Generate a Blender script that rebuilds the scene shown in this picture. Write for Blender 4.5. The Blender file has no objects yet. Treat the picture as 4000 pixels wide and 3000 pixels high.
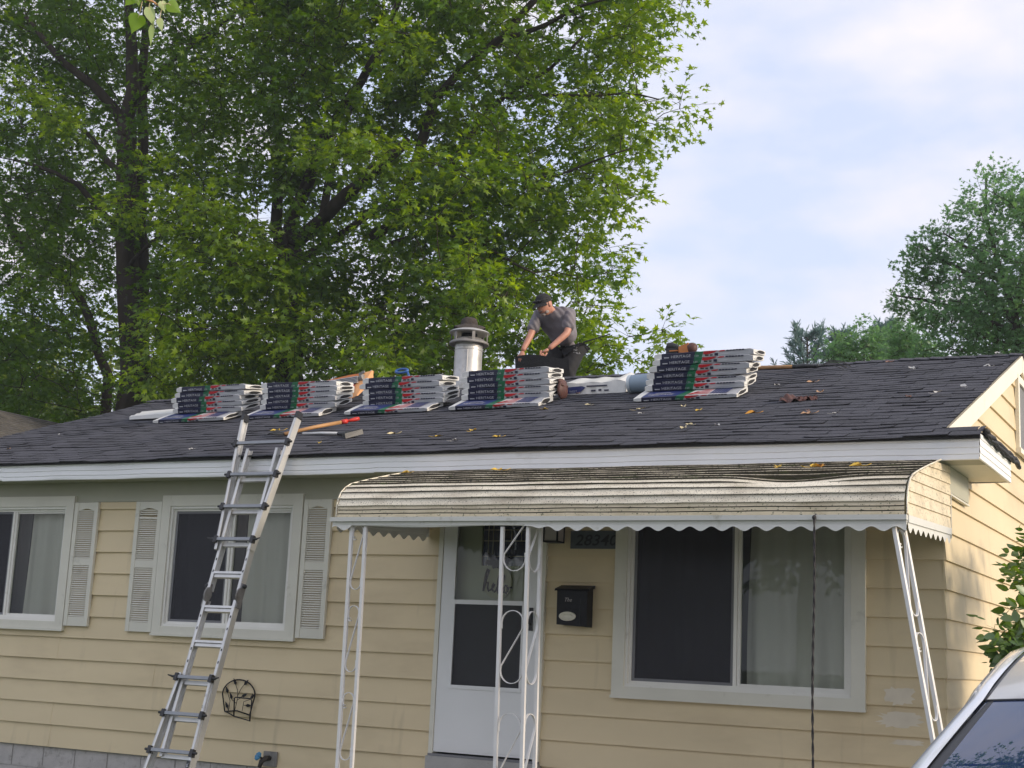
import bpy, math, random
import numpy as np
from mathutils import Vector, Matrix, Quaternion

random.seed(7)
RNG = np.random.default_rng(11)
R = math.radians
scene = bpy.context.scene
COL = scene.collection

# ------------------------------------------------------------------ camera
cam_d = bpy.data.cameras.new('camera')
cam_d.sensor_width = 36.0
cam_d.sensor_fit = 'HORIZONTAL'
cam_d.lens = 50.514
cam_d.clip_start = 0.05
cam_d.clip_end = 2000
cam = bpy.data.objects.new('camera', cam_d)
COL.objects.link(cam)
cam.matrix_world = Matrix([[0.8844034, 0.0471137, 0.4643392, 2.036572], [0.464523, -0.1853464, -0.8659475, -10.3088224], [0.0452656, 0.9815432, -0.1858064, 0.0174263], [0, 0, 0, 1]])
scene.camera = cam

# ------------------------------------------------------------------ light
SUN_EL, SUN_AZ = R(20), R(88)            # azimuth measured from +Y towards +X
SUN_DIR = Vector((math.sin(SUN_AZ) * math.cos(SUN_EL), math.cos(SUN_AZ) * math.cos(SUN_EL), math.sin(SUN_EL)))
world = bpy.data.worlds.new('World')
scene.world = world
world.use_nodes = True
nt = world.node_tree
nt.nodes.clear()
wo = nt.nodes.new('ShaderNodeOutputWorld')
bg = nt.nodes.new('ShaderNodeBackground')
sky = nt.nodes.new('ShaderNodeTexSky')
sky.sky_type = 'NISHITA'
sky.sun_disc = False
sky.sun_elevation = SUN_EL
sky.sun_rotation = SUN_AZ
sky.air_density = 1.0
sky.dust_density = 2.0
sky.ozone_density = 1.5
tc = nt.nodes.new('ShaderNodeTexCoord')
mp = nt.nodes.new('ShaderNodeMapping')
mp.inputs['Scale'].default_value = (1.0, 1.0, 2.2)
mp.inputs['Location'].default_value = (0.35, 1.2, 0.3)
nz = nt.nodes.new('ShaderNodeTexNoise')
nz.inputs['Scale'].default_value = 4.6
nz.inputs['Detail'].default_value = 6
nz.inputs['Roughness'].default_value = 0.52
nz.inputs['Distortion'].default_value = 0.0
cr = nt.nodes.new('ShaderNodeValToRGB')
cr.color_ramp.elements[0].position = 0.42
cr.color_ramp.elements[0].color = (0.0, 0.0, 0.0, 1)
cr.color_ramp.elements[1].position = 0.64
cr.color_ramp.elements[1].color = (1, 1, 1, 1)
hz = nt.nodes.new('ShaderNodeMixRGB')                          # thin even haze over the blue
hz.inputs['Fac'].default_value = 0.76
hz.inputs['Color2'].default_value = (3.65, 3.95, 4.95, 1)
nt.links.new(sky.outputs['Color'], hz.inputs['Color1'])
mx = nt.nodes.new('ShaderNodeMixRGB')
mx.inputs['Color2'].default_value = (4.45, 4.28, 4.5, 1)        # soft cloud, same units as the sky texture
nt.links.new(tc.outputs['Generated'], mp.inputs['Vector'])
nt.links.new(mp.outputs['Vector'], nz.inputs['Vector'])
nt.links.new(nz.outputs['Fac'], cr.inputs['Fac'])
nt.links.new(cr.outputs['Color'], mx.inputs['Fac'])
nt.links.new(hz.outputs['Color'], mx.inputs['Color1'])
nt.links.new(mx.outputs['Color'], bg.inputs['Color'])
bg.inputs['Strength'].default_value = 0.1
nt.links.new(bg.outputs['Background'], wo.inputs['Surface'])

sun_d = bpy.data.lights.new('sun', 'SUN')
sun_d.energy = 1.5
sun_d.angle = R(14)
sun_d.color = (1.0, 0.86, 0.68)
sun = bpy.data.objects.new('sun', sun_d)
COL.objects.link(sun)
sun.rotation_euler = SUN_DIR.to_track_quat('Z', 'Y').to_euler()
sun.location = (30, 0, 15)

scene.view_settings.view_transform = 'Standard'
scene.view_settings.look = 'None'
scene.view_settings.exposure = 1.20
scene.view_settings.gamma = 1
scene.view_settings.use_curve_mapping = False
scene.cycles.max_bounces = 8
scene.cycles.transparent_max_bounces = 12
scene.cycles.use_denoising = True

# ------------------------------------------------------------------ helpers
ORG = {}

def reg(o, org):
    ORG[o.name] = Vector(org)
    return o

def tag(o, label=None, cat=None, group=None, kind=None):
    if label: o['label'] = label
    if cat: o['category'] = cat
    if group: o['group'] = group
    if kind: o['kind'] = kind
    return o

def thing(name, label, cat, loc, group=None):
    o = bpy.data.objects.new(name, None)
    o.empty_display_size = 0.2
    COL.objects.link(o)
    o.location = loc
    reg(o, loc)
    return tag(o, label, cat, group)

class MB:
    """collects faces, then links them as ONE mesh object"""
    def __init__(s):
        s.v, s.f, s.m = [], [], []
    def add(s, vs, fs, m=0):
        b = len(s.v)
        s.v += [tuple(v) for v in vs]
        s.f += [tuple(i + b for i in f) for f in fs]
        s.m += [m] * len(fs)
        return s
    def hexa(s, p, m=0):     # p: 4 bottom ccw, 4 top ccw
        return s.add(p, [(3, 2, 1, 0), (4, 5, 6, 7), (0, 1, 5, 4), (1, 2, 6, 5), (2, 3, 7, 6), (3, 0, 4, 7)], m)
    def box(s, x0, x1, y0, y1, z0, z1, m=0):
        return s.hexa([(x0, y0, z0), (x1, y0, z0), (x1, y1, z0), (x0, y1, z0), (x0, y0, z1), (x1, y0, z1), (x1, y1, z1), (x0, y1, z1)], m)
    def beam(s, p0, p1, w, d, ref=(1, 0, 0), m=0, w1=None, d1=None):
        p0, p1 = Vector(p0), Vector(p1)
        t = (p1 - p0).normalized()
        a = Vector(ref); a = (a - t * a.dot(t)).normalized()
        b = t.cross(a)
        q = []
        for p, W, D in ((p0, w, d), (p1, w1 or w, d1 or d)):
            q += [p - a * W / 2 - b * D / 2, p + a * W / 2 - b * D / 2, p + a * W / 2 + b * D / 2, p - a * W / 2 + b * D / 2]
        return s.hexa(q, m)
    def tube(s, pts, r, n=6, m=0, cap=True, closed=False):
        pts = [Vector(p) for p in pts]
        rs = r if isinstance(r, (list, tuple)) else [r] * len(pts)
        b = len(s.v); k = len(pts); ref = None
        for i, p in enumerate(pts):
            t = (pts[min(i + 1, k - 1)] - pts[max(i - 1, 0)])
            if closed: t = pts[(i + 1) % k] - pts[(i - 1) % k]
            t = t.normalized() if t.length > 1e-9 else Vector((0, 0, 1))
            if ref is None:
                ref = Vector((0, 0, 1)) if abs(t.z) < 0.9 else Vector((1, 0, 0))
            a = ref - t * ref.dot(t)
            a = a.normalized() if a.length > 1e-6 else t.orthogonal().normalized()
            ref = a
            c = t.cross(a)
            for j in range(n):
                g = 2 * math.pi * j / n
                s.v.append(tuple(p + (a * math.cos(g) + c * math.sin(g)) * rs[i]))
        kk = k if closed else k - 1
        for i in range(kk):
            i2 = (i + 1) % k
            for j in range(n):
                s.f.append((b + i * n + j, b + i * n + (j + 1) % n, b + i2 * n + (j + 1) % n, b + i2 * n + j)); s.m.append(m)
        if cap and not closed:
            s.f.append(tuple(b + j for j in reversed(range(n)))); s.m.append(m)
            s.f.append(tuple(b + (k - 1) * n + j for j in range(n))); s.m.append(m)
        return s
    def lathe(s, prof, c=(0, 0, 0), n=24, m=0, sx=1, sy=1):
        b = len(s.v); c = Vector(c)
        for (r, z) in prof:
            for j in range(n):
                g = 2 * math.pi * j / n
                s.v.append((c.x + r * sx * math.cos(g), c.y + r * sy * math.sin(g), c.z + z))
        for i in range(len(prof) - 1):
            for j in range(n):
                s.f.append((b + i * n + j, b + i * n + (j + 1) % n, b + (i + 1) * n + (j + 1) % n, b + (i + 1) * n + j)); s.m.append(m)
        return s
    def grid(s, fn, nu, nv, m=0, flip=False):
        b = len(s.v)
        for i in range(nu + 1):
            for j in range(nv + 1):
                s.v.append(tuple(fn(i / nu, j / nv)))
        for i in range(nu):
            for j in range(nv):
                q = (b + i * (nv + 1) + j, b + (i + 1) * (nv + 1) + j, b + (i + 1) * (nv + 1) + j + 1, b + i * (nv + 1) + j + 1)
                s.f.append(q[::-1] if flip else q); s.m.append(m)
        return s
    def prism(s, poly, ext, m=0):   # convex or simple polygon in 3D, extruded
        n = len(poly); ext = Vector(ext)
        vs = [Vector(p) for p in poly] + [Vector(p) + ext for p in poly]
        fs = [tuple(reversed(range(n))), tuple(range(n, 2 * n))] + [(i, (i + 1) % n, n + (i + 1) % n, n + i) for i in range(n)]
        return s.add(vs, fs, m)
    def ellipsoid(s, c, r, nu=12, nv=8, m=0, mat=None):
        c = Vector(c); b = len(s.v)
        for i in range(nv + 1):
            th = math.pi * i / nv
            for j in range(nu):
                ph = 2 * math.pi * j / nu
                p = Vector((r[0] * math.sin(th) * math.cos(ph), r[1] * math.sin(th) * math.sin(ph), r[2] * math.cos(th)))
                if mat: p = mat @ p
                s.v.append(tuple(c + p))
        for i in range(nv):
            for j in range(nu):
                s.f.append((b + i * nu + j, b + (i + 1) * nu + j, b + (i + 1) * nu + (j + 1) % nu, b + i * nu + (j + 1) % nu)); s.m.append(m)
        return s
    def mesh(s, name, mats, org=(0, 0, 0), smooth=False, angle=None):
        me = bpy.data.meshes.new(name)
        o = Vector(org)
        me.from_pydata([(v[0] - o.x, v[1] - o.y, v[2] - o.z) for v in s.v], [], s.f)
        for mm in mats: me.materials.append(mm)
        if len(mats) > 1: me.polygons.foreach_set('material_index', s.m)
        if smooth or angle:
            me.polygons.foreach_set('use_smooth', [True] * len(s.f))
            if angle: me.set_sharp_from_angle(angle=R(angle))
        me.update()
        return me
    def build(s, name, mats, parent=None, org=None, smooth=False, angle=None):
        if not isinstance(mats, (list, tuple)): mats = [mats]
        if parent is not None:
            org = ORG[parent.name]
        elif org is None:
            xs = [v[0] for v in s.v]; ys = [v[1] for v in s.v]; zs = [v[2] for v in s.v]
            org = ((min(xs) + max(xs)) / 2, (min(ys) + max(ys)) / 2, min(zs))
        me = s.mesh(name, mats, org, smooth, angle)
        o = bpy.data.objects.new(name, me)
        COL.objects.link(o)
        if parent is not None: o.parent = parent
        else: o.location = org
        return reg(o, org)

def mesh_obj(name, me, parent=None, loc=None, rot=None):
    o = bpy.data.objects.new(name, me)
    COL.objects.link(o)
    if parent is not None: o.parent = parent
    if loc is not None: o.location = loc
    if rot is not None: o.rotation_euler = rot
    return o

def copy_tree(o, parent=None):
    c = o.copy()
    COL.objects.link(c)
    if parent is not None: c.parent = parent
    for ch in list(o.children): copy_tree(ch, c)
    return c

def hsh(i, j):
    return (math.sin(i * 127.1 + j * 311.7) * 43758.5453) % 1.0
def noise1(t, s):
    i = math.floor(t); f = t - i
    f = f * f * (3 - 2 * f)
    return hsh(i, s) * (1 - f) + hsh(i + 1, s) * f

# ------------------------------------------------------------------ materials
def N(t, typ, **kw):
    n = t.nodes.new(typ)
    for k, v in kw.items(): setattr(n, k, v)
    return n

def mat(name, col, rough=0.6, var=0.12, vs=6.0, bump=0.0, bs=60.0, metal=0.0, spec=0.5, coat=0.0,
        dirt=None, dirt_s=5.0, dirt_lo=0.5, dirt_hi=0.7, stretch=(1, 1, 1), space='Object', speck=None, streak=None):
    m = bpy.data.materials.new(name)
    m.use_nodes = True
    t = m.node_tree
    p = t.nodes['Principled BSDF']
    p.inputs['Roughness'].default_value = rough
    p.inputs['Metallic'].default_value = metal
    p.inputs['Specular IOR Level'].default_value = spec
    p.inputs['Coat Weight'].default_value = coat
    co = N(t, 'ShaderNodeTexCoord')
    src = co.outputs['Object']
    if space == 'World':
        src = N(t, 'ShaderNodeNewGeometry').outputs['Position']
    mpn = N(t, 'ShaderNodeMapping')
    mpn.inputs['Scale'].default_value = stretch
    t.links.new(src, mpn.inputs['Vector'])
    vec = mpn.outputs['Vector']
    n1 = N(t, 'ShaderNodeTexNoise')
    n1.inputs['Scale'].default_value = vs
    n1.inputs['Detail'].default_value = 5
    t.links.new(vec, n1.inputs['Vector'])
    r1 = N(t, 'ShaderNodeMapRange')
    r1.inputs['From Min'].default_value = 0.25; r1.inputs['From Max'].default_value = 0.75
    r1.inputs['To Min'].default_value = 1 - var; r1.inputs['To Max'].default_value = 1 + var
    t.links.new(n1.outputs['Fac'], r1.inputs['Value'])
    mul = N(t, 'ShaderNodeVectorMath', operation='SCALE')
    mul.inputs[0].default_value = col
    t.links.new(r1.outputs['Result'], mul.inputs['Scale'])
    out = mul.outputs['Vector']
    if dirt:
        n2 = N(t, 'ShaderNodeTexNoise')
        n2.inputs['Scale'].default_value = dirt_s
        n2.inputs['Detail'].default_value = 8
        n2.inputs['Roughness'].default_value = 0.65
        t.links.new(vec, n2.inputs['Vector'])
        r2 = N(t, 'ShaderNodeMapRange')
        r2.inputs['From Min'].default_value = dirt_lo; r2.inputs['From Max'].default_value = dirt_hi
        t.links.new(n2.outputs['Fac'], r2.inputs['Value'])
        mm = N(t, 'ShaderNodeMixRGB')
        mm.inputs['Color2'].default_value = (*dirt, 1)
        t.links.new(r2.outputs['Result'], mm.inputs['Fac'])
        t.links.new(out, mm.inputs['Color1'])
        out = mm.outputs['Color']
    if streak:                   # (colour, scale, lo, hi): runs of dirt down the face
        ms = N(t, 'ShaderNodeMapping'); ms.inputs['Scale'].default_value = (3.0, 3.0, 0.35)
        t.links.new(src, ms.inputs['Vector'])
        n4 = N(t, 'ShaderNodeTexNoise'); n4.inputs['Scale'].default_value = streak[1]; n4.inputs['Detail'].default_value = 7
        t.links.new(ms.outputs['Vector'], n4.inputs['Vector'])
        r4 = N(t, 'ShaderNodeMapRange'); r4.inputs['From Min'].default_value = streak[2]; r4.inputs['From Max'].default_value = streak[3]
        t.links.new(n4.outputs['Fac'], r4.inputs['Value'])
        m4 = N(t, 'ShaderNodeMixRGB'); m4.inputs['Color2'].default_value = (*streak[0], 1)
        t.links.new(r4.outputs['Result'], m4.inputs['Fac'])
        t.links.new(out, m4.inputs['Color1'])
        out = m4.outputs['Color']
    if speck:                    # (colour, scale, lo, hi): small spots
        n3 = N(t, 'ShaderNodeTexNoise')
        n3.inputs['Scale'].default_value = speck[1]
        n3.inputs['Detail'].default_value = 3
        t.links.new(src, n3.inputs['Vector'])
        r3 = N(t, 'ShaderNodeMapRange')
        r3.inputs['From Min'].default_value = speck[2]; r3.inputs['From Max'].default_value = speck[3]
        t.links.new(n3.outputs['Fac'], r3.inputs['Value'])
        m3 = N(t, 'ShaderNodeMixRGB')
        m3.inputs['Color2'].default_value = (*speck[0], 1)
        t.links.new(r3.outputs['Result'], m3.inputs['Fac'])
        t.links.new(out, m3.inputs['Color1'])
        out = m3.outputs['Color']
    t.links.new(out, p.inputs['Base Color'])
    if bump:
        nb = N(t, 'ShaderNodeTexNoise')
        nb.inputs['Scale'].default_value = bs
        nb.inputs['Detail'].default_value = 4
        t.links.new(vec, nb.inputs['Vector'])
        bn = N(t, 'ShaderNodeBump')
        bn.inputs['Strength'].default_value = bump
        bn.inputs['Distance'].default_value = 0.01
        t.links.new(nb.outputs['Fac'], bn.inputs['Height'])
        t.links.new(bn.outputs['Normal'], p.inputs['Normal'])
    return m

def leaf_mat(name, ca, cb, cc, trans=0.45, gloss=0.06):
    """ca..cc run over each leaf's own random number; thin leaf: diffuse + light shining through"""
    m = bpy.data.materials.new(name)
    m.use_nodes = True
    t = m.node_tree
    t.nodes.clear()
    o = N(t, 'ShaderNodeOutputMaterial')
    at = N(t, 'ShaderNodeAttribute', attribute_name='var')
    rp = N(t, 'ShaderNodeValToRGB')
    e = rp.color_ramp.elements
    e[0].position, e[0].color = 0.0, (*ca, 1)
    e[1].position, e[1].color = 1.0, (*cc, 1)
    x = e.new(0.6); x.color = (*cb, 1)
    t.links.new(at.outputs['Fac'], rp.inputs['Fac'])
    df = N(t, 'ShaderNodeBsdfDiffuse')
    tr = N(t, 'ShaderNodeBsdfTranslucent')
    gl = N(t, 'ShaderNodeBsdfGlossy'); gl.inputs['Roughness'].default_value = 0.45
    gl.inputs['Color'].default_value = (0.9, 0.95, 0.9, 1)
    hs = N(t, 'ShaderNodeHueSaturation'); hs.inputs['Value'].default_value = 2.2; hs.inputs['Saturation'].default_value = 1.2
    hs.inputs['Hue'].default_value = 0.485
    t.links.new(rp.outputs['Color'], df.inputs['Color'])
    t.links.new(rp.outputs['Color'], hs.inputs['Color'])
    t.links.new(hs.outputs['Color'], tr.inputs['Color'])
    m1 = N(t, 'ShaderNodeMixShader'); m1.inputs['Fac'].default_value = trans
    m2 = N(t, 'ShaderNodeMixShader'); m2.inputs['Fac'].default_value = gloss
    t.links.new(df.outputs[0], m1.inputs[1]); t.links.new(tr.outputs[0], m1.inputs[2])
    t.links.new(m1.outputs[0], m2.inputs[1]); t.links.new(gl.outputs[0], m2.inputs[2])
    t.links.new(m2.outputs[0], o.inputs['Surface'])
    return m

def glass_mat(name, tint=(0.85, 0.9, 0.88), refl=1.0, rough=0.0, opa=0.0, opcol=(0.02, 0.02, 0.02)):
    """thin pane: clear + mirror by angle (+ a share of dull surface for screens)"""
    m = bpy.data.materials.new(name)
    m.use_nodes = True
    t = m.node_tree
    t.nodes.clear()
    o = N(t, 'ShaderNodeOutputMaterial')
    tp = N(t, 'ShaderNodeBsdfTransparent'); tp.inputs['Color'].default_value = (*tint, 1)
    gl = N(t, 'ShaderNodeBsdfGlossy'); gl.inputs['Roughness'].default_value = rough
    fr = N(t, 'ShaderNodeFresnel'); fr.inputs['IOR'].default_value = 1.5
    mu = N(t, 'ShaderNodeMath', operation='MULTIPLY'); mu.inputs[1].default_value = refl
    t.links.new(fr.outputs[0], mu.inputs[0])
    m1 = N(t, 'ShaderNodeMixShader')
    t.links.new(mu.outputs[0], m1.inputs['Fac'])
    t.links.new(tp.outputs[0], m1.inputs[1]); t.links.new(gl.outputs[0], m1.inputs[2])
    last = m1.outputs[0]
    if opa:
        df = N(t, 'ShaderNodeBsdfDiffuse'); df.inputs['Color'].default_value = (*opcol, 1)
        m2 = N(t, 'ShaderNodeMixShader'); m2.inputs['Fac'].default_value = opa
        t.links.new(last, m2.inputs[1]); t.links.new(df.outputs[0], m2.inputs[2])
        last = m2.outputs[0]
    t.links.new(last, o.inputs['Surface'])
    return m

MT = {}
MT['siding'] = mat('siding_paint', (0.69, 0.562, 0.35), 0.55, 0.06, 1.4, 0.08, 120, space='World',
                   dirt=(0.52, 0.41, 0.25), dirt_s=1.1, dirt_lo=0.52, dirt_hi=0.85, stretch=(0.5, 0.5, 1.6), speck=((0.16, 0.11, 0.06), 14, 0.77, 0.82), streak=((0.36, 0.29, 0.18), 2.2, 0.60, 1.0))
MT['trim'] = mat('trim_paint', (0.68, 0.655, 0.56), 0.5, 0.05, 4, 0.05, 90, space='World', dirt=(0.35, 0.33, 0.27), dirt_s=6, dirt_lo=0.6, dirt_hi=0.85)
MT['frieze'] = mat('frieze_paint', (0.43, 0.42, 0.33), 0.6, 0.06, 3, 0.05, 90, space='World')
MT['vinyl'] = mat('vinyl_white', (0.78, 0.76, 0.70), 0.4, 0.04, 5, space='World', dirt=(0.4, 0.36, 0.3), dirt_s=7, dirt_lo=0.62, dirt_hi=0.85)
MT['fascia'] = mat('aluminium_white', (0.86, 0.86, 0.86), 0.38, 0.03, 2, 0.03, 8, space='World', dirt=(0.55, 0.54, 0.5), dirt_s=3, dirt_lo=0.6, dirt_hi=0.9)
MT['cream'] = mat('cream_paint', (0.80, 0.75, 0.62), 0.5, 0.04, 3, space='World', dirt=(0.5, 0.45, 0.36), dirt_s=5, dirt_lo=0.6, dirt_hi=0.85)
MT['shingle'] = mat('asphalt_shingle', (0.058, 0.058, 0.070), 0.85, 0.22, 2.2, 0.5, 260, space='World', spec=0.35,
                    dirt=(0.088, 0.088, 0.104), dirt_s=45, dirt_lo=0.5, dirt_hi=0.72)
MT['shingle_b'] = mat('asphalt_shingle_light', (0.062, 0.062, 0.074), 0.88, 0.22, 2.2, 0.5, 260, space='World', spec=0.35, dirt=(0.090, 0.090, 0.106), dirt_s=45, dirt_lo=0.5, dirt_hi=0.72)
MT['shingle_c'] = mat('asphalt_shingle_dark', (0.050, 0.050, 0.060), 0.88, 0.22, 2.2, 0.5, 260, space='World', spec=0.35, dirt=(0.080, 0.080, 0.093), dirt_s=45, dirt_lo=0.5, dirt_hi=0.72)
MT['felt'] = mat('black_felt', (0.014, 0.014, 0.015), 0.7, 0.2, 20, 0.3, 60, space='World')
MT['awning'] = mat('awning_enamel', (0.80, 0.73, 0.58), 0.5, 0.08, 3, 0.05, 60, space='World', stretch=(0.35, 1, 1),
                   dirt=(0.33, 0.27, 0.185), dirt_s=7, dirt_lo=0.44, dirt_hi=0.80, speck=((0.06, 0.052, 0.036), 120, 0.60, 0.66))
MT['awning_tan'] = mat('awning_tan', (0.71, 0.61, 0.43), 0.5, 0.08, 3, 0.05, 60, space='World', stretch=(0.6, 1, 1),
                   dirt=(0.36, 0.29, 0.17), dirt_s=6, dirt_lo=0.46, dirt_hi=0.82, speck=((0.08, 0.085, 0.04), 60, 0.60, 0.70))
MT['awning_dirty'] = mat('awning_mildew', (0.62, 0.545, 0.41), 0.6, 0.15, 4, 0.1, 60, space='World', stretch=(0.7, 1, 1),
                   dirt=(0.17, 0.14, 0.10), dirt_s=12, dirt_lo=0.40, dirt_hi=0.66, speck=((0.045, 0.042, 0.03), 70, 0.54, 0.62))
MT['awning_lip'] = mat('awning_grime', (0.07, 0.065, 0.045), 0.8, 0.4, 12, space='World', dirt=(0.07, 0.09, 0.03), dirt_s=6, dirt_lo=0.55, dirt_hi=0.65)
MT['awning_white'] = mat('awning_white', (0.66, 0.65, 0.60), 0.42, 0.04, 4, space='World', dirt=(0.40, 0.38, 0.30), dirt_s=9, dirt_lo=0.6, dirt_hi=0.8)
MT['iron'] = mat('white_iron', (0.80, 0.78, 0.76), 0.45, 0.05, 6, space='World', dirt=(0.45, 0.35, 0.25), dirt_s=14, dirt_lo=0.68, dirt_hi=0.8)
MT['alu'] = mat('ladder_aluminium', (0.66, 0.65, 0.63), 0.42, 0.12, 9, 0.06, 80, metal=0.5, space='World', stretch=(1, 1, 0.3))
MT['alu_dark'] = mat('rung_aluminium', (0.26, 0.27, 0.28), 0.4, 0.12, 9, metal=0.8, space='World')
MT['plastic'] = mat('black_plastic', (0.018, 0.018, 0.02), 0.4, 0.1, 8)
MT['black_metal'] = mat('black_metal', (0.007, 0.007, 0.010), 0.5, 0.15, 10, spec=0.3)
MT['block'] = mat('painted_block', (0.47, 0.44, 0.42), 0.85, 0.14, 9, 0.6, 45, space='World', dirt=(0.2, 0.18, 0.16), dirt_s=12, dirt_lo=0.56, dirt_hi=0.75)
MT['mortar'] = mat('mortar', (0.38, 0.36, 0.34), 0.9, 0.15, 20, 0.4, 80, space='World')
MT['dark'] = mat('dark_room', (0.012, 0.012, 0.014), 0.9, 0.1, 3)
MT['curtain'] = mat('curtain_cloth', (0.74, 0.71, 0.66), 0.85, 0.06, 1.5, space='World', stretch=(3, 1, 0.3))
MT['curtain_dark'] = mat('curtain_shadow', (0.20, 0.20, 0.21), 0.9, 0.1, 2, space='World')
MT['glass'] = glass_mat('window_glass', (0.85, 0.88, 0.84), 0.9)
MT['screen'] = glass_mat('insect_screen', (0.5, 0.5, 0.52), 0.6, 0.25, 0.60, (0.060, 0.060, 0.070))
MT['door_white'] = mat('door_enamel', (0.74, 0.74, 0.73), 0.35, 0.03, 2, space='World')
MT['inner_door'] = mat('inner_door_paint', (0.50, 0.52, 0.40), 0.5, 0.05, 2, space='World')
MT['concrete'] = mat('concrete', (0.36, 0.35, 0.33), 0.9, 0.15, 3, 0.4, 60, space='World', dirt=(0.25, 0.16, 0.1), dirt_s=8, dirt_lo=0.64, dirt_hi=0.7)
MT['grass'] = mat('lawn', (0.055, 0.085, 0.025), 0.95, 0.4, 6, 0.8, 90, space='World', dirt=(0.10, 0.09, 0.04), dirt_s=1.5, dirt_lo=0.5, dirt_hi=0.8)
MT['asphalt'] = mat('street_asphalt', (0.055, 0.054, 0.053), 0.9, 0.2, 8, 0.5, 120, space='World')
MT['bark'] = mat('bark', (0.062, 0.050, 0.040), 0.95, 0.35, 6, 0.9, 30, space='World', stretch=(1, 1, 0.25), spec=0.1)
MT['twig'] = mat('twig_bark', (0.05, 0.04, 0.028), 0.9, 0.3, 6, space='World', spec=0.1)
MT['maple'] = leaf_mat('maple_leaf', (0.032, 0.078, 0.008), (0.078, 0.158, 0.012), (0.215, 0.310, 0.020), 0.50, 0.035)
MT['tree_r'] = leaf_mat('ash_leaf', (0.085, 0.165, 0.078), (0.110, 0.205, 0.088), (0.155, 0.245, 0.085), 0.5, 0.04)
MT['backleaf'] = leaf_mat('far_leaf', (0.045, 0.080, 0.016), (0.095, 0.140, 0.022), (0.20, 0.23, 0.035), 0.5)
MT['lilac'] = leaf_mat('shrub_leaf', (0.032, 0.075, 0.018), (0.060, 0.125, 0.022), (0.12, 0.19, 0.03), 0.4, 0.08)
MT['cotton'] = leaf_mat('poplar_leaf', (0.10, 0.18, 0.03), (0.17, 0.27, 0.05), (0.30, 0.36, 0.16), 0.5)
MT['pine'] = leaf_mat('pine_needle', (0.070, 0.125, 0.115), (0.090, 0.150, 0.135), (0.11, 0.17, 0.14), 0.35)  # blueness of far haze put into the needle colour
MT['navy'] = mat('print_navy', (0.010, 0.011, 0.040), 0.32, 0.1, 9, 0.35, 14)
MT['navy_blue'] = mat('print_blue', (0.018, 0.032, 0.15), 0.32, 0.1, 9)
MT['green'] = mat('print_green', (0.012, 0.13, 0.055), 0.32, 0.1, 9, 0.35, 14)
MT['red'] = mat('print_red', (0.50, 0.012, 0.022), 0.34, 0.1, 9)
MT['pink'] = mat('print_stripe', (0.72, 0.22, 0.24), 0.34, 0.1, 9)
MT['wrap'] = mat('wrapper_film', (0.40, 0.405, 0.42), 0.32, 0.08, 7, 0.9, 9, stretch=(0.5, 1, 3))
MT['wrap_w'] = mat('wrapper_white', (0.70, 0.69, 0.66), 0.4, 0.05, 9, 0.6, 14)
MT['print_w'] = mat('print_white', (0.45, 0.45, 0.48), 0.35, 0.08, 30)
MT['shingle_end'] = mat('shingle_end', (0.022, 0.021, 0.022), 0.85, 0.3, 60, 0.6, 90)
MT['skin'] = mat('skin', (0.48, 0.225, 0.155), 0.5, 0.12, 18, 0.05, 200)
MT['shirt'] = mat('grey_tshirt', (0.185, 0.172, 0.190), 0.9, 0.12, 10, 0.4, 25, dirt=(0.14, 0.105, 0.115), dirt_s=4, dirt_lo=0.5, dirt_hi=0.75)
MT['black_cloth'] = mat('black_cloth', (0.012, 0.012, 0.014), 0.85, 0.2, 10, 0.3, 30)
MT['beard'] = mat('grey_beard', (0.26, 0.22, 0.20), 0.9, 0.25, 90, 0.4, 150)
MT['galv'] = mat('galvanised_steel', (0.50, 0.49, 0.47), 0.45, 0.22, 7, 0.15, 14, metal=0.55, space='World', dirt=(0.30, 0.28, 0.26), dirt_s=7, dirt_lo=0.55, dirt_hi=0.75)
MT['rust'] = mat('dull_steel', (0.25, 0.24, 0.23), 0.7, 0.25, 12, 0.2, 40, metal=0.3, space='World', dirt=(0.15, 0.13, 0.11), dirt_s=9, dirt_lo=0.5, dirt_hi=0.75)
MT['hat'] = mat('hat_felt', (0.052, 0.042, 0.036), 0.95, 0.3, 18, 0.5, 50)
MT['orange'] = mat('orange_card', (0.72, 0.23, 0.065), 0.6, 0.08, 8, dirt=(0.5, 0.1, 0.06), dirt_s=5, dirt_lo=0.5, dirt_hi=0.8)
MT['orange_in'] = mat('orange_card_light', (0.85, 0.42, 0.17), 0.6, 0.05, 8)
MT['wood'] = mat('wood_handle', (0.42, 0.22, 0.085), 0.55, 0.22, 8, 0.1, 60, stretch=(1, 1, 1))
MT['redgrip'] = mat('red_grip', (0.55, 0.03, 0.02), 0.4, 0.1, 8)
MT['steel_dk'] = mat('worn_steel', (0.06, 0.055, 0.05), 0.5, 0.3, 12, metal=0.5)
MT['blue_t'] = mat('blue_rubber', (0.03, 0.11, 0.33), 0.4, 0.1, 8)
MT['brown'] = mat('brown_leather', (0.10, 0.04, 0.03), 0.6, 0.3, 10, 0.3, 30)
MT['bluegrey'] = mat('blue_grey_plastic', (0.28, 0.36, 0.44), 0.45, 0.08, 6)
MT['cardpale'] = mat('pale_plastic', (0.60, 0.66, 0.70), 0.45, 0.05, 6)
MT['gunorange'] = mat('tool_orange', (0.55, 0.19, 0.04), 0.45, 0.15, 20)
MT['rope'] = mat('twisted_wire', (0.030, 0.026, 0.028), 0.7, 0.4, 60)
MT['car_white'] = mat('car_paint', (0.72, 0.74, 0.78), 0.18, 0.02, 3, coat=1.0)
MT['car_black'] = mat('car_trim', (0.013, 0.013, 0.016), 0.45, 0.1, 10)
MT['car_glass'] = mat('car_glass', (0.018, 0.038, 0.105), 0.01, 0.02, 2, spec=0.75)
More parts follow.
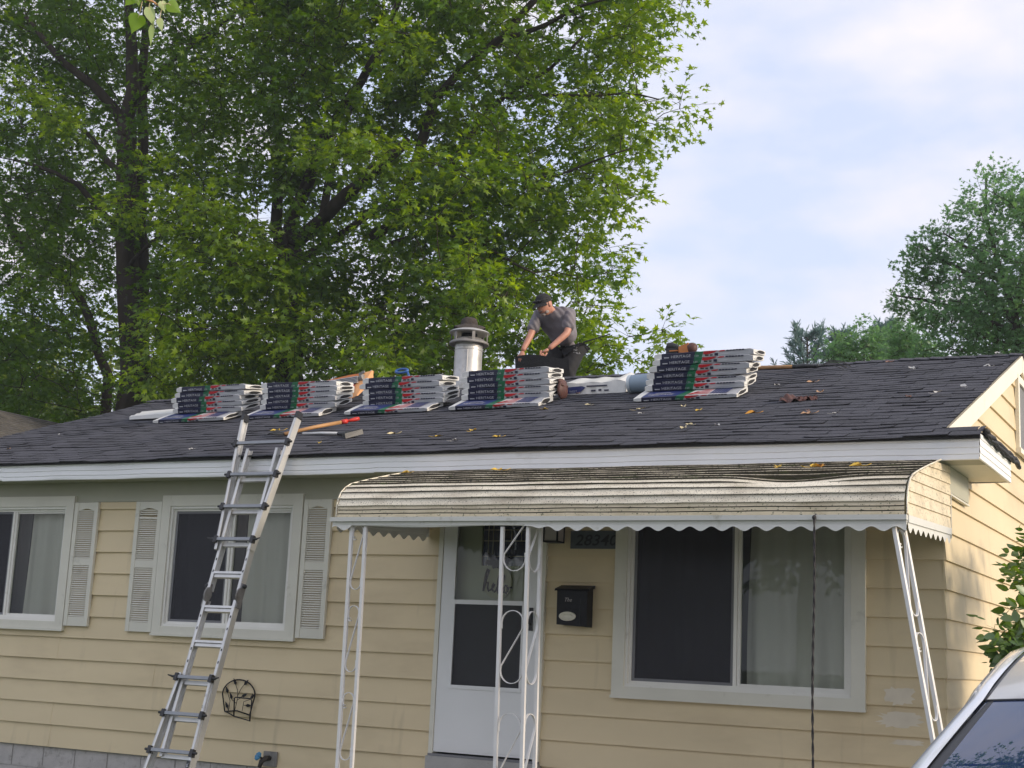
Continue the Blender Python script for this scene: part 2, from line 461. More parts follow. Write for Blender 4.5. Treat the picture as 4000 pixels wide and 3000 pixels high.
MT['tyre'] = mat('tyre_rubber', (0.02, 0.02, 0.02), 0.85, 0.2, 10)
MT['rim'] = mat('wheel_alloy', (0.5, 0.5, 0.52), 0.3, 0.05, 5, metal=0.9)
MT['lamp'] = mat('headlamp', (0.6, 0.62, 0.65), 0.1, 0.05, 5, coat=1.0)
MT['yl'] = mat('leaf_yellow', (0.62, 0.40, 0.05), 0.7, 0.2, 30)
MT['yl_pale'] = mat('leaf_pale', (0.62, 0.52, 0.30), 0.7, 0.15, 30)
MT['yl_orange'] = mat('leaf_orange', (0.60, 0.28, 0.03), 0.7, 0.25, 30)
MT['lf_tan'] = mat('leaf_tan', (0.42, 0.25, 0.14), 0.75, 0.2, 30)
MT['lf_brown'] = mat('leaf_brown', (0.26, 0.13, 0.085), 0.75, 0.25, 30)
MT['lf_white'] = mat('leaf_white', (0.60, 0.57, 0.52), 0.7, 0.1, 30)
MT['plaque'] = mat('slate_plaque', (0.085, 0.10, 0.115), 0.6, 0.12, 8, space='World')
MT['plaque_no'] = mat('plaque_number', (0.010, 0.012, 0.02), 0.5, 0.1, 8)
MT['lamp_glass'] = mat('frosted_glass', (0.42, 0.38, 0.36), 0.3, 0.05, 8)
MT['brass'] = mat('pale_metal', (0.62, 0.58, 0.48), 0.35, 0.1, 20, metal=0.6)
MT['blue_tap'] = mat('tap_blue', (0.06, 0.24, 0.42), 0.5, 0.15, 20)
MT['grout'] = mat('old_plate', (0.24, 0.23, 0.21), 0.85, 0.3, 14, 0.4, 50, dirt=(0.12, 0.06, 0.04), dirt_s=12, dirt_lo=0.55, dirt_hi=0.7)
MT['signwood'] = mat('pale_sign', (0.50, 0.50, 0.34), 0.6, 0.06, 8)
MT['stain'] = mat('bare_patch', (0.70, 0.62, 0.49), 0.7, 0.08, 8, space='World')
MT['neigh'] = mat('weathered_shingle', (0.068, 0.063, 0.058), 0.9, 0.35, 3, 0.4, 120, space='World', dirt=(0.13, 0.12, 0.10), dirt_s=7, dirt_lo=0.5, dirt_hi=0.75)
MT['neigh_wall'] = mat('neighbour_wall', (0.4, 0.36, 0.3), 0.8, 0.1, 3, space='World')

_txt = {}
def text_geo(s, shear=0.0, bold=0.0):
    """flat letters as (verts, faces), unit height, origin at lower left"""
    k = (s, shear, bold)
    if k not in _txt:
        cu = bpy.data.curves.new('lettering', 'FONT')
        cu.body = s; cu.size = 1.4; cu.shear = shear; cu.offset = bold; cu.resolution_u = 2
        ob = bpy.data.objects.new('lettering', cu)
        COL.objects.link(ob)
        dg = bpy.context.evaluated_depsgraph_get(); dg.update()
        me = bpy.data.meshes.new_from_object(ob.evaluated_get(dg))
        _txt[k] = ([tuple(v.co) for v in me.vertices], [tuple(p.vertices) for p in me.polygons])
        bpy.data.objects.remove(ob); bpy.data.curves.remove(cu); bpy.data.meshes.remove(me)
    return _txt[k]

def put_text(mb, s, org, ux, uy, width, height, m=0, shear=0.0, bold=0.0):
    vs, fs = text_geo(s, shear, bold)
    x0 = min(v[0] for v in vs); x1 = max(v[0] for v in vs); y0 = min(v[1] for v in vs); y1 = max(v[1] for v in vs)
    o, ux, uy = Vector(org), Vector(ux), Vector(uy)
    mb.add([o + ux * ((v[0] - x0) / (x1 - x0) * width) + uy * ((v[1] - y0) / (y1 - y0) * height) for v in vs], fs, m)

GZ = -1.5                      # ground level; z = 0 is eye level
SL, YE, ZE = 0.356, -0.34, 1.633   # roof slope, eave line
def roof_z(y): return ZE + SL * (y - YE)
RN = Vector((0, -SL, 1)).normalized()
RU = Vector((0, 1, SL)).normalized()

# ------------------------------------------------------------------ ground
def sheet(name, x0, x1, y0, y1, z, m):
    o = MB().add([(x0, y0, z), (x1, y0, z), (x1, y1, z), (x0, y1, z)], [(0, 1, 2, 3)]).build(name, m)
    o['kind'] = 'structure'
    return o
sheet('ground', -500, 500, -500, 500, GZ, MT['grass'])
sheet('driveway', 0.55, 3.6, -14, 9, GZ + 0.006, MT['concrete'])
sheet('street', -200, 200, -24, -16.5, GZ + 0.004, MT['asphalt'])
sheet('pavement', -200, 200, -15.4, -14, GZ + 0.012, MT['concrete'])
slab = MB().box(-4.4, 0.45, -1.6, -0.06, GZ - 0.1, -1.04).build('porch_slab', MT['concrete'])
slab['kind'] = 'structure'

# ------------------------------------------------------------------ house
XL = -10.35
house = thing('house', 'single storey cream sided ranch house with dark shingle roof and white windows', 'house', (-5, 3.5, GZ))
C8 = 0.203

WIN = [dict(x0=-9.80, x1=-8.205, z0=0.06, z1=1.345, mx=-9.02), dict(x0=-7.10, x1=-5.50, z0=0.058, z1=1.338, mx=-6.30),
       dict(x0=-2.495, x1=-0.553, z0=-0.255, z1=1.338, mx=-1.515, dz=1)]
DOOR = (-4.09, -3.095, -0.80, 1.30)
TR = 0.10
holes = [(w['x0'] + 0.05, w['x1'] - 0.05, w['z0'] + 0.05, w['z1'] - 0.05) for w in WIN] + [(DOOR[0] + 0.03, DOOR[1] - 0.03, DOOR[2] - 0.02, DOOR[3] - 0.03)]

# wall core behind the boards, with the openings left out
def wall_rects(x0, x1, z0, z1, hs):
    xs = sorted({x0, x1} | {h[0] for h in hs} | {h[1] for h in hs})
    out = []
    for a, b in zip(xs[:-1], xs[1:]):
        if b <= x0 or a >= x1: continue
        sp = [(z0, z1)]
        for h in hs:
            if h[0] < (a + b) / 2 < h[1]:
                ns = []
                for p, q in sp:
                    if h[2] > p: ns.append((p, min(q, h[2])))
                    if h[3] < q: ns.append((max(p, h[3]), q))
                sp = [(p, q) for p, q in ns if q - p > 1e-4]
        out.append((a, b, sp))
    return out
mb = MB()
for a, b, sp in wall_rects(XL + 0.02, -0.02, -1.02, 1.49, holes):
    for p, q in sp: mb.box(a, b, 0.018, 0.14, p, q)
mb.box(-0.14, -0.02, 0.14, 6.98, -1.02, 1.60)
mb.box(XL + 0.02, XL + 0.14, 0.14, 6.98, -1.02, 1.60)
mb.box(XL + 0.14, -0.14, 6.86, 6.98, -1.02, 1.60)
mb.build('wall', MT['frieze'], house)
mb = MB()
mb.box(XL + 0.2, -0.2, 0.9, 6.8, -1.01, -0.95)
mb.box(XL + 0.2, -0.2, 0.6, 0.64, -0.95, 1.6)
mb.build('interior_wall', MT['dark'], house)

# front boards, one object per run of board between openings
for k in range(-6, 6):
    zb = -C8 * k; zt = min(zb + C8, 1.285)
    if zt - zb < 0.02: continue
    run = None
    xe = -0.004
    joints = sorted({round(XL + 0.9 + 3.66 * j + 2.1 * hsh(k, 3 + j), 3) for j in range(3)})
    for a, b, sp in wall_rects(XL, xe, zb, zt, holes) + [(0, 0, [])]:
        if not sp:
            if run: run.build('siding_board', MT['siding'], house)
            run = None
            continue
        if run is None: run = MB()
        fy = lambda z: -0.009 + 0.020 * (z - zb) / C8
        if a < 0 and b - a > 0.9:
            js = [j for j in joints if a + 0.3 < j < b - 0.3]
        else: js = []
        cuts = [a] + js + [b]
        for ci in range(len(cuts) - 1):
          if ci and run:
            run.build('siding_board', MT['siding'], house); run = MB()
          a, b = cuts[ci], cuts[ci + 1]
          po = 0.0022 * (ci % 2)
          fy = lambda z: -0.009 - po + 0.020 * (z - zb) / C8
          for p, q in sp:
            run.hexa([(a, fy(p), p), (b, fy(p), p), (b, 0.0178, p), (a, 0.0178, p), (a, fy(q), q), (b, fy(q), q), (b, 0.0178, q), (a, 0.0178, q)])
    if run: run.build('siding_board', MT['siding'], house)

# gable wall boards on the right end, clipped under the roof slopes
YR, ZR = 3.50, roof_z(3.50)
def gable_span(z):
    if z <= roof_z(0) - 0.16: return (-0.004, 7.0)
    y = (z + 0.16 - ZE) / SL + YE
    return (y, 7.0 - y)
for k in range(-14, 6):
    zb = -C8 * k; zt = zb + C8
    if zb > ZR - 0.2: continue
    zt = min(zt, ZR - 0.17)
    (a0, b0), (a1, b1) = gable_span(zb), gable_span(zt)
    if b1 < a1: a1 = b1 = 3.5
    lx, tx = 0.008, -0.010
    MB().hexa([(-0.018, a0, zb), (lx, a0, zb), (lx, b0, zb), (-0.018, b0, zb), (-0.018, a1, zt), (tx, a1, zt), (tx, b1, zt), (-0.018, b1, zt)]).build('siding_board', MT['siding'], house)
MB().add([(-0.02, 0.1, 1.5), (-0.02, 6.9, 1.5), (-0.02, 3.5, ZR - 0.1), (-0.12, 0.1, 1.5), (-0.12, 6.9, 1.5), (-0.12, 3.5, ZR - 0.1)],
         [(0, 1, 2), (5, 4, 3), (0, 2, 5, 3), (1, 4, 5, 2)]).build('gable_wall', MT['frieze'], house)
# left gable end, plain
MB().add([(XL, 0, -1.02), (XL, 7, -1.02), (XL, 7, 1.6), (XL, 3.5, ZR - 0.1), (XL, 0, 1.6), (XL + 0.02, 0, -1.02), (XL + 0.02, 7, -1.02), (XL + 0.02, 7, 1.6), (XL + 0.02, 3.5, ZR - 0.1), (XL + 0.02, 0, 1.6)],
         [(4, 3, 2, 1, 0), (5, 6, 7, 8, 9), (0, 1, 6, 5), (1, 2, 7, 6), (2, 3, 8, 7), (3, 4, 9, 8), (4, 0, 5, 9)]).build('gable_wall', MT['siding'], house)

# foundation blocks
bw, bh = 0.40, 0.20
fb = MB().box(-0.395, -0.008, 0, 0.14, 0.006, bh - 0.004)
x = XL + 0.03
first = None
for r in range(2):
    for i in range(26):
        xx = XL + 0.42 + i * bw - (0.2 if r % 2 else 0)
        if xx > 0: continue
        z = -1.02 - (r + 1) * bh
        if first is None:
            first = fb.mesh('foundation_block', [MT['block']])
        o = mesh_obj('foundation_block', first, house)
        o.location = Vector((xx, 0.022 + random.uniform(-0.002, 0.002), z)) - ORG[house.name]
MB().box(XL + 0.03, -0.02, 0.028, 0.16, GZ - 0.05, -1.02).build('foundation_mortar', MT['mortar'], house)
MB().box(-0.16, -0.01, 0.17, 7.0, GZ - 0.05, -1.02).build('foundation_mortar', MT['block'], house)

# frieze board, soffit, fascia
MB().box(XL, 0.0, -0.010, 0.0175, 1.288, 1.474).build('frieze_board', MT['frieze'], house)
XE = 0.292
YF = -0.30
ZS = 1.474
MB().box(XL - 0.2, XE - 0.012, YF + 0.012, 0.0, ZS, ZS + 0.012).build('soffit', MT['frieze'], house)
MB().box(0.0045, XE - 0.012, 0.0, 0.93, ZS, ZS + 0.012).build('soffit', MT['cream'], house)
MB().box(0.005, 0.035, -0.01, 0.70, 1.285, ZS - 0.002).build('frieze_block', MT['frieze'], house)
MB().beam((0.022, 0.0, 1.275), (0.026, 0.70, 1.268), 0.03, 0.012, (1, 0, 0)).build('frieze_batten', MT['trim'], house)

def fascia(mb, A, B, out, zb, zt, th=0.012):
    """ribbed aluminium board from A to B (plan points), facing out"""
    A, B, out = Vector((*A, 0)), Vector((*B, 0)), Vector((*out, 0))
    prof = [(0, zb), (0.006, zb)]
    h = zt - zb
    prof = [(-0.02, zb), (0, zb), (0.002, zb + 0.004)]
    for f in (0.22, 0.50, 0.78):
        z = zb + h * f
        prof += [(0.0, z - 0.004), (-0.004, z), (0.003, z + 0.005)]
    prof += [(0, zt), (-0.02, zt)]
    n = len(prof); nseg = max(2, int((B - A).length / 0.35))
    def p(u, v):
        i = min(int(round(v * (n - 1))), n - 1)
        o, z = prof[i]
        w = 0.0025 * math.sin(u * 37.0 + A.x * 5) + 0.002 * math.sin(u * 91.0)
        q = A.lerp(B, u) + out * (o + w * (1 if 1 < i < n - 1 else 0))
        return (q.x, q.y, z + 0.003 * math.sin(u * 23 + A.x))
    mb.grid(p, nseg, n - 1, flip=out.y >= 0)
for i, (a, b) in enumerate(((XL - 0.22, -8.90), (-8.92, -4.60), (-4.62, XE))):
    m_ = MB()
    fascia(m_, (a, YF - 0.003 * (i % 2)), (b, YF - 0.003 * (i % 2)), (0, -1), ZS - 0.006 * (i == 1) - 0.002, 1.634 - 0.003 * (i == 1))
    m_.build('fascia_panel', MT['fascia'], house, angle=30)
m_ = MB(); fascia(m_, (XE, YF), (XE, 0.99), (1, 0), ZS, 1.652); m_.build('fascia_panel', MT['fascia'], house, angle=30)
m_ = MB(); fascia(m_, (XE, 0.99), (0.0, 0.99), (0, 1), ZS, 1.652); m_.build('fascia_panel', MT['fascia'], house, angle=30)
MB().box(XL - 0.21, XE - 0.014, YF + 0.014, YF + 0.04, ZS + 0.012, 1.622).build('sub_fascia', MT['frieze'], house)

# rake boards (right gable), cream
def rake(y0, y1, s):
    q = []
    for y in (y0, y1):
        yy = y if s > 0 else 7 - y
        z = roof_z(y) - 0.012
        q.append((yy, z))
    (ya, za), (yb, zb) = q
    d = 0.155
    v = [(0.008, ya, za - d), (0.030, ya, za - d), (0.030, yb, zb - d), (0.008, yb, zb - d), (0.008, ya, za), (0.030, ya, za), (0.030, yb, zb), (0.008, yb, zb)]
    if s > 0:
        v[0] = (0.008, ya + 0.40, za - d + 0.40 * SL); v[1] = (0.030, ya + 0.40, za - d + 0.40 * SL)
    return MB().hexa(v).build('rake_board', MT['cream'], house)
rake(-0.02, 3.495, 1); rake(-0.02, 3.495, -1)

# gable vent window
mb = MB()
for a in ((0.0, 0.034, 3.20, 3.27, 2.06, 2.76), (0.0, 0.034, 3.73, 3.80, 2.06, 2.76), (0.0, 0.034, 3.27, 3.73, 2.69, 2.76), (0.0, 0.050, 3.17, 3.83, 2.03, 2.075)):
    mb.box(*a)
gv = mb.build('gable_vent', MT['cream'], house)
MB().box(0.0, 0.012, 3.27, 3.73, 2.075, 2.69).build('vent_screen', MT['curtain_dark'], gv)

# ------------------------------------------------------------------ roof
def sag(x, y):
    return (0.006 * math.sin(x * 1.7 + 0.8 * y) + 0.005 * math.sin(x * 3.9 - y * 2.1 + 1.0) + 0.004 * math.sin(x * 0.9 + y * 3.0)
            + 0.022 * math.exp(-((x + 1.35) / 0.35) ** 2 - ((y - 1.35) / 0.25) ** 2)
            + 0.020 * math.exp(-((x + 9.0) / 0.9) ** 2 - ((y - 1.1) / 0.5) ** 2) - 0.012 * math.exp(-((x + 8.1) / 0.4) ** 2 - ((y - 0.9) / 0.4) ** 2))
NROW = 31
SLEN = math.hypot(YR - YE, ZR - ZE)
EXP = SLEN / NROW
roof = MB()
roof.add([(XL - 0.20, YE + 0.03, roof_z(YE + 0.03) - 0.014), (0.02, YE + 0.03, roof_z(YE + 0.03) - 0.014), (0.02, YR, ZR - 0.014), (XL - 0.20, YR, ZR - 0.014)], [(0, 1, 2, 3)])
roof.add([(XL - 0.20, YR, ZR - 0.014), (0.02, YR, ZR - 0.014), (0.02, 7.35, ZR - 0.014 - SL * 3.85), (XL - 0.20, 7.35, ZR - 0.014 - SL * 3.85)], [(0, 1, 2, 3)])
roof = roof.build('roof', MT['felt'], house)
for r in range(NROW):
    x1 = 0.034
    if r < 2: x1 = 0.31
    xa = XL - 0.20
    mb = MB()
    s0 = r * EXP
    sh = 0.152 * (r % 2) + 0.05 * hsh(r, 5)
    tabs = []
    x = xa
    first = 0.305 - sh if sh else 0.305
    while x < x1 - 0.01:
        w = min(first if x == xa else 0.305, x1 - x)
        tabs.append((x, x + w)); x += w
    for ti, (ta, tb_) in enumerate(tabs):
        ta2, tb2 = ta + 0.003, tb_ - 0.003
        nseg = 4
        h0 = hsh(ti, r + 7); tilt = (hsh(ti, r + 33) - 0.5) * 0.004
        slo = 0.012 * (hsh(ti, r + 51) - 0.5)
        rows = []
        for i in range(nseg + 1):
            u = i / nseg
            x = ta2 + (tb2 - ta2) * u
            s_lo = s0 - 0.010 + 0.010 * (noise1(x / 0.9, r) - 0.5) + slo
            curl = 0.004 * (abs(2 * u - 1) ** 3) * hsh(ti, r + 77)
            lift = 0.0055 + 0.0075 * h0 ** 2 + tilt * (2 * u - 1) + curl + 0.002 * noise1(x / 0.12, r + 90)
            y_lo = YE + s_lo * RU.y; y_hi = YE + (s0 + EXP + 0.015) * RU.y
            b = Vector((x, y_lo, roof_z(y_lo))) + RN * (sag(x, y_lo) + lift)
            md = YE + (s0 + EXP * 0.45) * RU.y
            c_ = Vector((x, md, roof_z(md))) + RN * (sag(x, md) + 0.007 + lift * 0.25)
            e_ = Vector((x, y_hi, roof_z(y_hi))) + RN * (sag(x, y_hi) + 0.003)
            rows += [c_ - RN * 0.006, b - RN * 0.0055, b, c_, e_]
        fs = []
        for i in range(nseg):
            q = i * 5
            for j in range(4): fs.append((q + j, q + 5 + j, q + 6 + j, q + 1 + j))
        tone = hsh(ti * 3 + 1, r + 120)
        mb.add(rows, fs, 1 if tone > 0.70 else 2 if tone < 0.28 else 0)
    mb.build('shingle_row', [MT['shingle'], MT['shingle_b'], MT['shingle_c']], roof)
# back slope rows, coarser
for r in range(0, NROW):
    y0 = YR + r * EXP * RU.y; y1 = y0 + EXP * RU.y * 1.05
    f = lambda y: ZR - SL * (y - YR)
    MB().hexa([(XL - 0.2, y0, f(y0) - 0.004), (0.034, y0, f(y0) - 0.004), (0.034, y1, f(y1) - 0.004), (XL - 0.2, y1, f(y1) - 0.004),
               (XL - 0.2, y0, f(y0) + 0.004), (0.034, y0, f(y0) + 0.004), (0.034, y1, f(y1) + 0.012), (XL - 0.2, y1, f(y1) + 0.012)]).build('shingle_row', MT['shingle'], roof)
# ridge caps
x = XL - 0.2
while x < -0.02:
    w = 0.15
    dz = random.uniform(0, 0.006)
    q = []
    for xx, up in ((x, 0.022), (min(x + w, 0.036), 0.012)):
        for dy in (-0.14, 0, 0.14):
            q.append((xx, YR + dy, ZR - SL * abs(dy) * 0.92 + up + dz + sag(xx, YR) * 0.6))
    q2 = [(a, b, c - 0.007) for a, b, c in q]
    MB().add(q + q2, [(0, 1, 4, 3), (1, 2, 5, 4), (6, 9, 10, 7), (7, 10, 11, 8), (0, 6, 7, 1), (1, 7, 8, 2), (3, 4, 10, 9), (4, 5, 11, 10), (0, 3, 9, 6), (2, 8, 11, 5)]).build('ridge_cap', MT['shingle'], roof)
    x += w * 0.97
# dark drip edge under the first row
MB().box(XL - 0.2, 0.30, YE + 0.012, YE + 0.045, 1.612, 1.640).build('drip_edge', MT['felt'], roof)
# small return roof at the right end, with its curled felt edge
mb = MB()
mb.grid(lambda u, v: (0.008 + 0.29 * u, -0.12 + 1.38 * v, 1.720 - 0.05 * u - 0.008 * math.sin(v * 9) * u + 0.012 * (1 - v)), 5, 12)
mb.build('return_roof', MT['shingle'], roof, smooth=True)
mb = MB()
pts = [(0.305 + 0.006 * math.sin(i * 2.3), -0.16 + i * 0.09, 1.690 + 0.008 * math.sin(i * 1.9) - 0.0015 * i) for i in range(17)]
mb.tube(pts, [0.016 + 0.008 * hsh(i, 3) for i in range(17)], 7)
mb.tube([(a + 0.012, b, c - 0.03 - 0.006 * hsh(i, 8)) for i, (a, b, c) in enumerate(pts)], [0.012 + 0.008 * hsh(i, 4) for i in range(17)], 6)
mb.build('curled_edge', MT['felt'], roof, smooth=True)

# ------------------------------------------------------------------ windows
def window(w):
    x0, x1, z0, z1, mx = w['x0'], w['x1'], w['z0'], w['z1'], w['mx']
    root = MB()
    t = TR
    # outer casing: four mitred-looking boards, butted
    root.box(x0, x0 + t, -0.036, 0.02, z0, z1); root.box(x1 - t, x1, -0.036, 0.02, z0, z1)
    root.box(x0 + t, x1 - t, -0.034, 0.02, z0, z0 + t * 0.85); root.box(x0 + t, x1 - t, -0.034, 0.02, z1 - t, z1)
    root.box(x0 - 0.006, x1 + 0.006, -0.046, -0.0362, z0 - 0.004, z0 + 0.018)
    win = root.build('window', MT['trim'], house)
    a0, a1, b0, b1 = x0 + t, x1 - t, z0 + t * 0.85, z1 - t
    f = 0.05
    mb = MB()
    for (yy, ye, o) in ((-0.020, 0.05, 0.0), (0.004, 0.07, 0.022)):
        g = f * 0.45
        p0, p1, q0, q1 = a0 + o, a1 - o, b0 + o, b1 - o
        mb.box(p0, p0 + g, yy, ye, q0, q1); mb.box(p1 - g, p1, yy, ye, q0, q1)
        mb.box(p0 + g, p1 - g, yy, ye, q0, q0 + g); mb.box(p0 + g, p1 - g, yy, ye, q1 - g, q1)
    mb.build('frame', MT['vinyl'], win, angle=30)
    c0, c1, d0, d1 = a0 + 0.0445, a1 - 0.0445, b0 + 0.0445, b1 - 0.0445
    mb = MB()
    mb.box(mx - 0.026, mx + 0.000, 0.006, 0.03, d0, d1); mb.box(mx + 0.002, mx + 0.026, 0.014, 0.045, d0, d1)
    mb.box(mx + 0.026, c1, 0.018, 0.045, d0, d0 + 0.018); mb.box(mx + 0.026, c1, 0.018, 0.045, d1 - 0.018, d1); mb.box(c1 - 0.018, c1, 0.018, 0.045, d0 + 0.018, d1 - 0.018)
    mb.build('sash', MT['vinyl'], win)
    MB().add([(mx + 0.026, 0.034, d0 + 0.018), (c1 - 0.018, 0.034, d0 + 0.018), (c1 - 0.018, 0.034, d1 - 0.018), (mx + 0.026, 0.034, d1 - 0.018)], [(0, 1, 2, 3)]).build('pane', MT['glass'], win)
    MB().add([(c0, 0.050, d0), (mx - 0.0265, 0.050, d0), (mx - 0.0265, 0.050, d1), (c0, 0.050, d1)], [(0, 1, 2, 3)]).build('pane', MT['glass'], win)
    MB().add([(c0 + 0.022, 0.020, d0 + 0.022), (mx - 0.047, 0.020, d0 + 0.022), (mx - 0.047, 0.020, d1 - 0.022), (c0 + 0.022, 0.020, d1 - 0.022)], [(0, 1, 2, 3)]).build('insect_screen', MT['screen'], win)
    mb = MB()
    s0_, s1_ = c0 + 0.001, mx - 0.027
    mb.box(s0_, s0_ + 0.021, 0.014, 0.026, d0, d1); mb.box(s1_ - 0.020, s1_, 0.014, 0.026, d0, d1)
    mb.box(s0_ + 0.021, s1_ - 0.02, 0.014, 0.026, d0, d0 + 0.021); mb.box(s0_ + 0.021, s1_ - 0.02, 0.014, 0.026, d1 - 0.021, d1)
    mb.build('screen_frame', MT['curtain_dark'], win)
    # curtain with folds
    ph = x0 * 3.1
    def cur(xa, xb, y):
        def fn(u, v):
            x = xa + (xb - xa) * u
            y2 = y + (0.022 * math.sin(x * 19 + ph) + 0.012 * math.sin(x * 41 + 1.3 * v + ph) + 0.014 * math.sin(x * 8 - 2 * v)) * (0.6 + 0.4 * (1 - v))
            if w.get('dz'): x += 0.05 * max(0, v - 0.3) * (1 - u) ** 4
            return (x, y2, b0 - 0.02 + (b1 - b0 + 0.04) * v)
        return fn
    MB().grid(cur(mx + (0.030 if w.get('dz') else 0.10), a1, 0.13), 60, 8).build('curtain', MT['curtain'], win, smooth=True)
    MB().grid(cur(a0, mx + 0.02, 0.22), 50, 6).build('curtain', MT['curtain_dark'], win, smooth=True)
for w in WIN: window(w)

# ------------------------------------------------------------------ shutters
lv = MB().hexa([(0, -0.031, 0), (1, -0.031, 0), (1, -0.026, 0), (0, -0.026, 0), (0, -0.020, 0.0138), (1, -0.020, 0.0138), (1, -0.015, 0.0130), (0, -0.015, 0.0130)]).mesh('louvre', [MT['trim']])
def shutter(x0, x1, z0, z1, broken=False):
    st = 0.045
    zm0, zm1 = z0 + (z1 - z0) * 0.487, z0 + (z1 - z0) * 0.545
    zb, zt = z0 + 0.085, z1 - 0.070
    mb = MB()
    mb.box(x0, x0 + st, -0.034, -0.004, z0, z1); mb.box(x1 - st, x1, -0.034, -0.004, z0, z1)
    mb.box(x0 + st, x1 - st, -0.030, -0.004, z0, zb); mb.box(x0 + st, x1 - st, -0.030, -0.004, zm0, zm1)
    # arched top rail
    n = 10
    top = []
    for i in range(n + 1):
        u = i / n
        top.append((x0 + st + (x1 - x0 - 2 * st) * u, zt - 0.012 + 0.022 * math.sin(math.pi * u) ** 1.5))
    for i in range(n):
        (xa, za), (xb, zb2) = top[i], top[i + 1]
        mb.hexa([(xa, -0.030, za), (xb, -0.030, zb2), (xb, -0.004, zb2), (xa, -0.004, za), (xa, -0.030, z1), (xb, -0.030, z1), (xb, -0.004, z1), (xa, -0.004, z1)])
    s = mb.build('shutter', MT['trim'], house)
    for lo, hi in ((zb, zm0), (zm1, zt)):
        n = int(round((hi - lo) / 0.0200))
        for i in range(n):
            o = mesh_obj('louvre', lv, s)
            zz = lo + (i + 0.15) * (hi - lo) / n
            if broken and hi == zt and i == n - 4:
                o.rotation_euler = (0.3, 0.03, 0)
            o.location = Vector((x0 + st, random.uniform(-0.001, 0.001), zz)) - ORG[house.name]
            o.scale = (x1 - x0 - 2 * st, 1, 1)
shutter(-8.195, -7.895, 0.110, 1.282)
shutter(-7.420, -7.105, 0.082, 1.283, True)
shutter(-5.485, -5.19, 0.086, 1.285)

# ------------------------------------------------------------------ front door (storm door over the inner door)
dx0, dx1, dz0, dz1 = DOOR
mb = MB()
mb.box(dx0, dx0 + 0.040, -0.030, 0.06, dz0 + 0.02, dz1); mb.box(dx1 - 0.050, dx1, -0.030, 0.06, dz0 + 0.02, dz1); mb.box(dx0 + 0.04, dx1 - 0.05, -0.030, 0.06, dz1 - 0.05, dz1)
fr = mb.build('door_frame', MT['trim'], house)
MB().box(dx0 - 0.01, dx1 + 0.01, -0.05, 0.10, dz0 - 0.20, dz0).build('door_step', MT['concrete'], house)
MB().box(dx0, dx1, -0.035, 0.06, dz0 + 0.001, dz0 + 0.019).build('threshold', MT['curtain_dark'], house)
sx0, sx1, sz0, sz1 = dx0 + 0.043, dx1 - 0.053, dz0 + 0.035, dz1 - 0.053
gx0, gx1 = -3.925, -3.285
mb = MB()
mb.box(sx0, gx0, -0.022, 0.004, sz0, sz1); mb.box(gx1, sx1, -0.022, 0.004, sz0, sz1)
mb.box(gx0, gx1, -0.022, 0.004, sz0, -0.235); mb.box(gx0, gx1, -0.020, 0.002, 1.17, sz1)
mb.box(gx0 - 0.012, gx1 + 0.012, -0.030, -0.0222, -0.262, -0.232)
mb.box(sx0 + 0.02, sx1 - 0.02, -0.026, -0.0222, sz0 + 0.02, sz0 + 0.10)
sd = mb.build('storm_door', MT['door_white'], house)
mb = MB()
mb.box(gx0, gx1, -0.026, 0.000, 0.415, 0.450); mb.box(gx0, gx0 + 0.010, -0.0235, 0.0, -0.235, 0.415); mb.box(gx1 - 0.01, gx1, -0.0235, 0.0, -0.235, 0.415)
mb.build('mid_bar', MT['door_white'], sd)
MB().add([(gx0, -0.012, 0.45), (gx1, -0.012, 0.45), (gx1, -0.012, 1.17), (gx0, -0.012, 1.17)], [(0, 1, 2, 3)]).build('pane', MT['glass'], sd)
MB().add([(gx0 + 0.01, -0.012, -0.235), (gx1 - 0.01, -0.012, -0.235), (gx1 - 0.01, -0.012, 0.415), (gx0 + 0.01, -0.012, 0.415)], [(0, 1, 2, 3)]).build('insect_screen', MT['screen'], sd)
mb = MB(); mb.box(sx1 - 0.075, sx1 - 0.045, -0.036, -0.022, 0.22, 0.40); mb.tube([(sx1 - 0.06, -0.036, 0.27), (sx1 - 0.06, -0.065, 0.275), (sx1 - 0.06, -0.065, 0.35), (sx1 - 0.06, -0.036, 0.355)], 0.008)
mb.build('handle', MT['plastic'], sd)
mb = MB()
ix0, ix1, iz0 = -3.74, -3.30, 0.735
mb.box(sx0 - 0.01, ix0, 0.085, 0.12, sz0, sz1 + 0.05); mb.box(ix1, sx1 + 0.03, 0.085, 0.12, sz0, sz1 + 0.05); mb.box(ix0, ix1, 0.085, 0.12, sz0, iz0)
for a in ((ix0 - 0.03, ix0, iz0 - 0.03, 1.3), (ix1, ix1 + 0.03, iz0 - 0.03, 1.3)): mb.box(a[0], a[1], 0.075, 0.0848, a[2], a[3])
mb.box(ix0, ix1, 0.075, 0.0848, iz0 - 0.03, iz0)
idr = mb.build('inner_door', MT['inner_door'], house)
MB().box(ix0, ix1, 0.10, 0.11, iz0, 1.28).build('door_light', MT['car_glass'], idr)
mb = MB()
for xx in (ix0 + 0.045, ix0 + 0.09, ix1 - 0.045): mb.box(xx - 0.002, xx + 0.002, 0.096, 0.0995, iz0, 1.28)
for zz in (iz0 + 0.08, 0.94, 1.03): mb.box(ix0, ix1, 0.0962, 0.0993, zz - 0.002, zz + 0.002)
for xx in (ix0 + 0.17, ix0 + 0.26, ix0 + 0.35): mb.box(xx - 0.002, xx + 0.002, 0.096, 0.0995, 0.942, 1.028)
mb.build('leading', MT['brass'], idr)

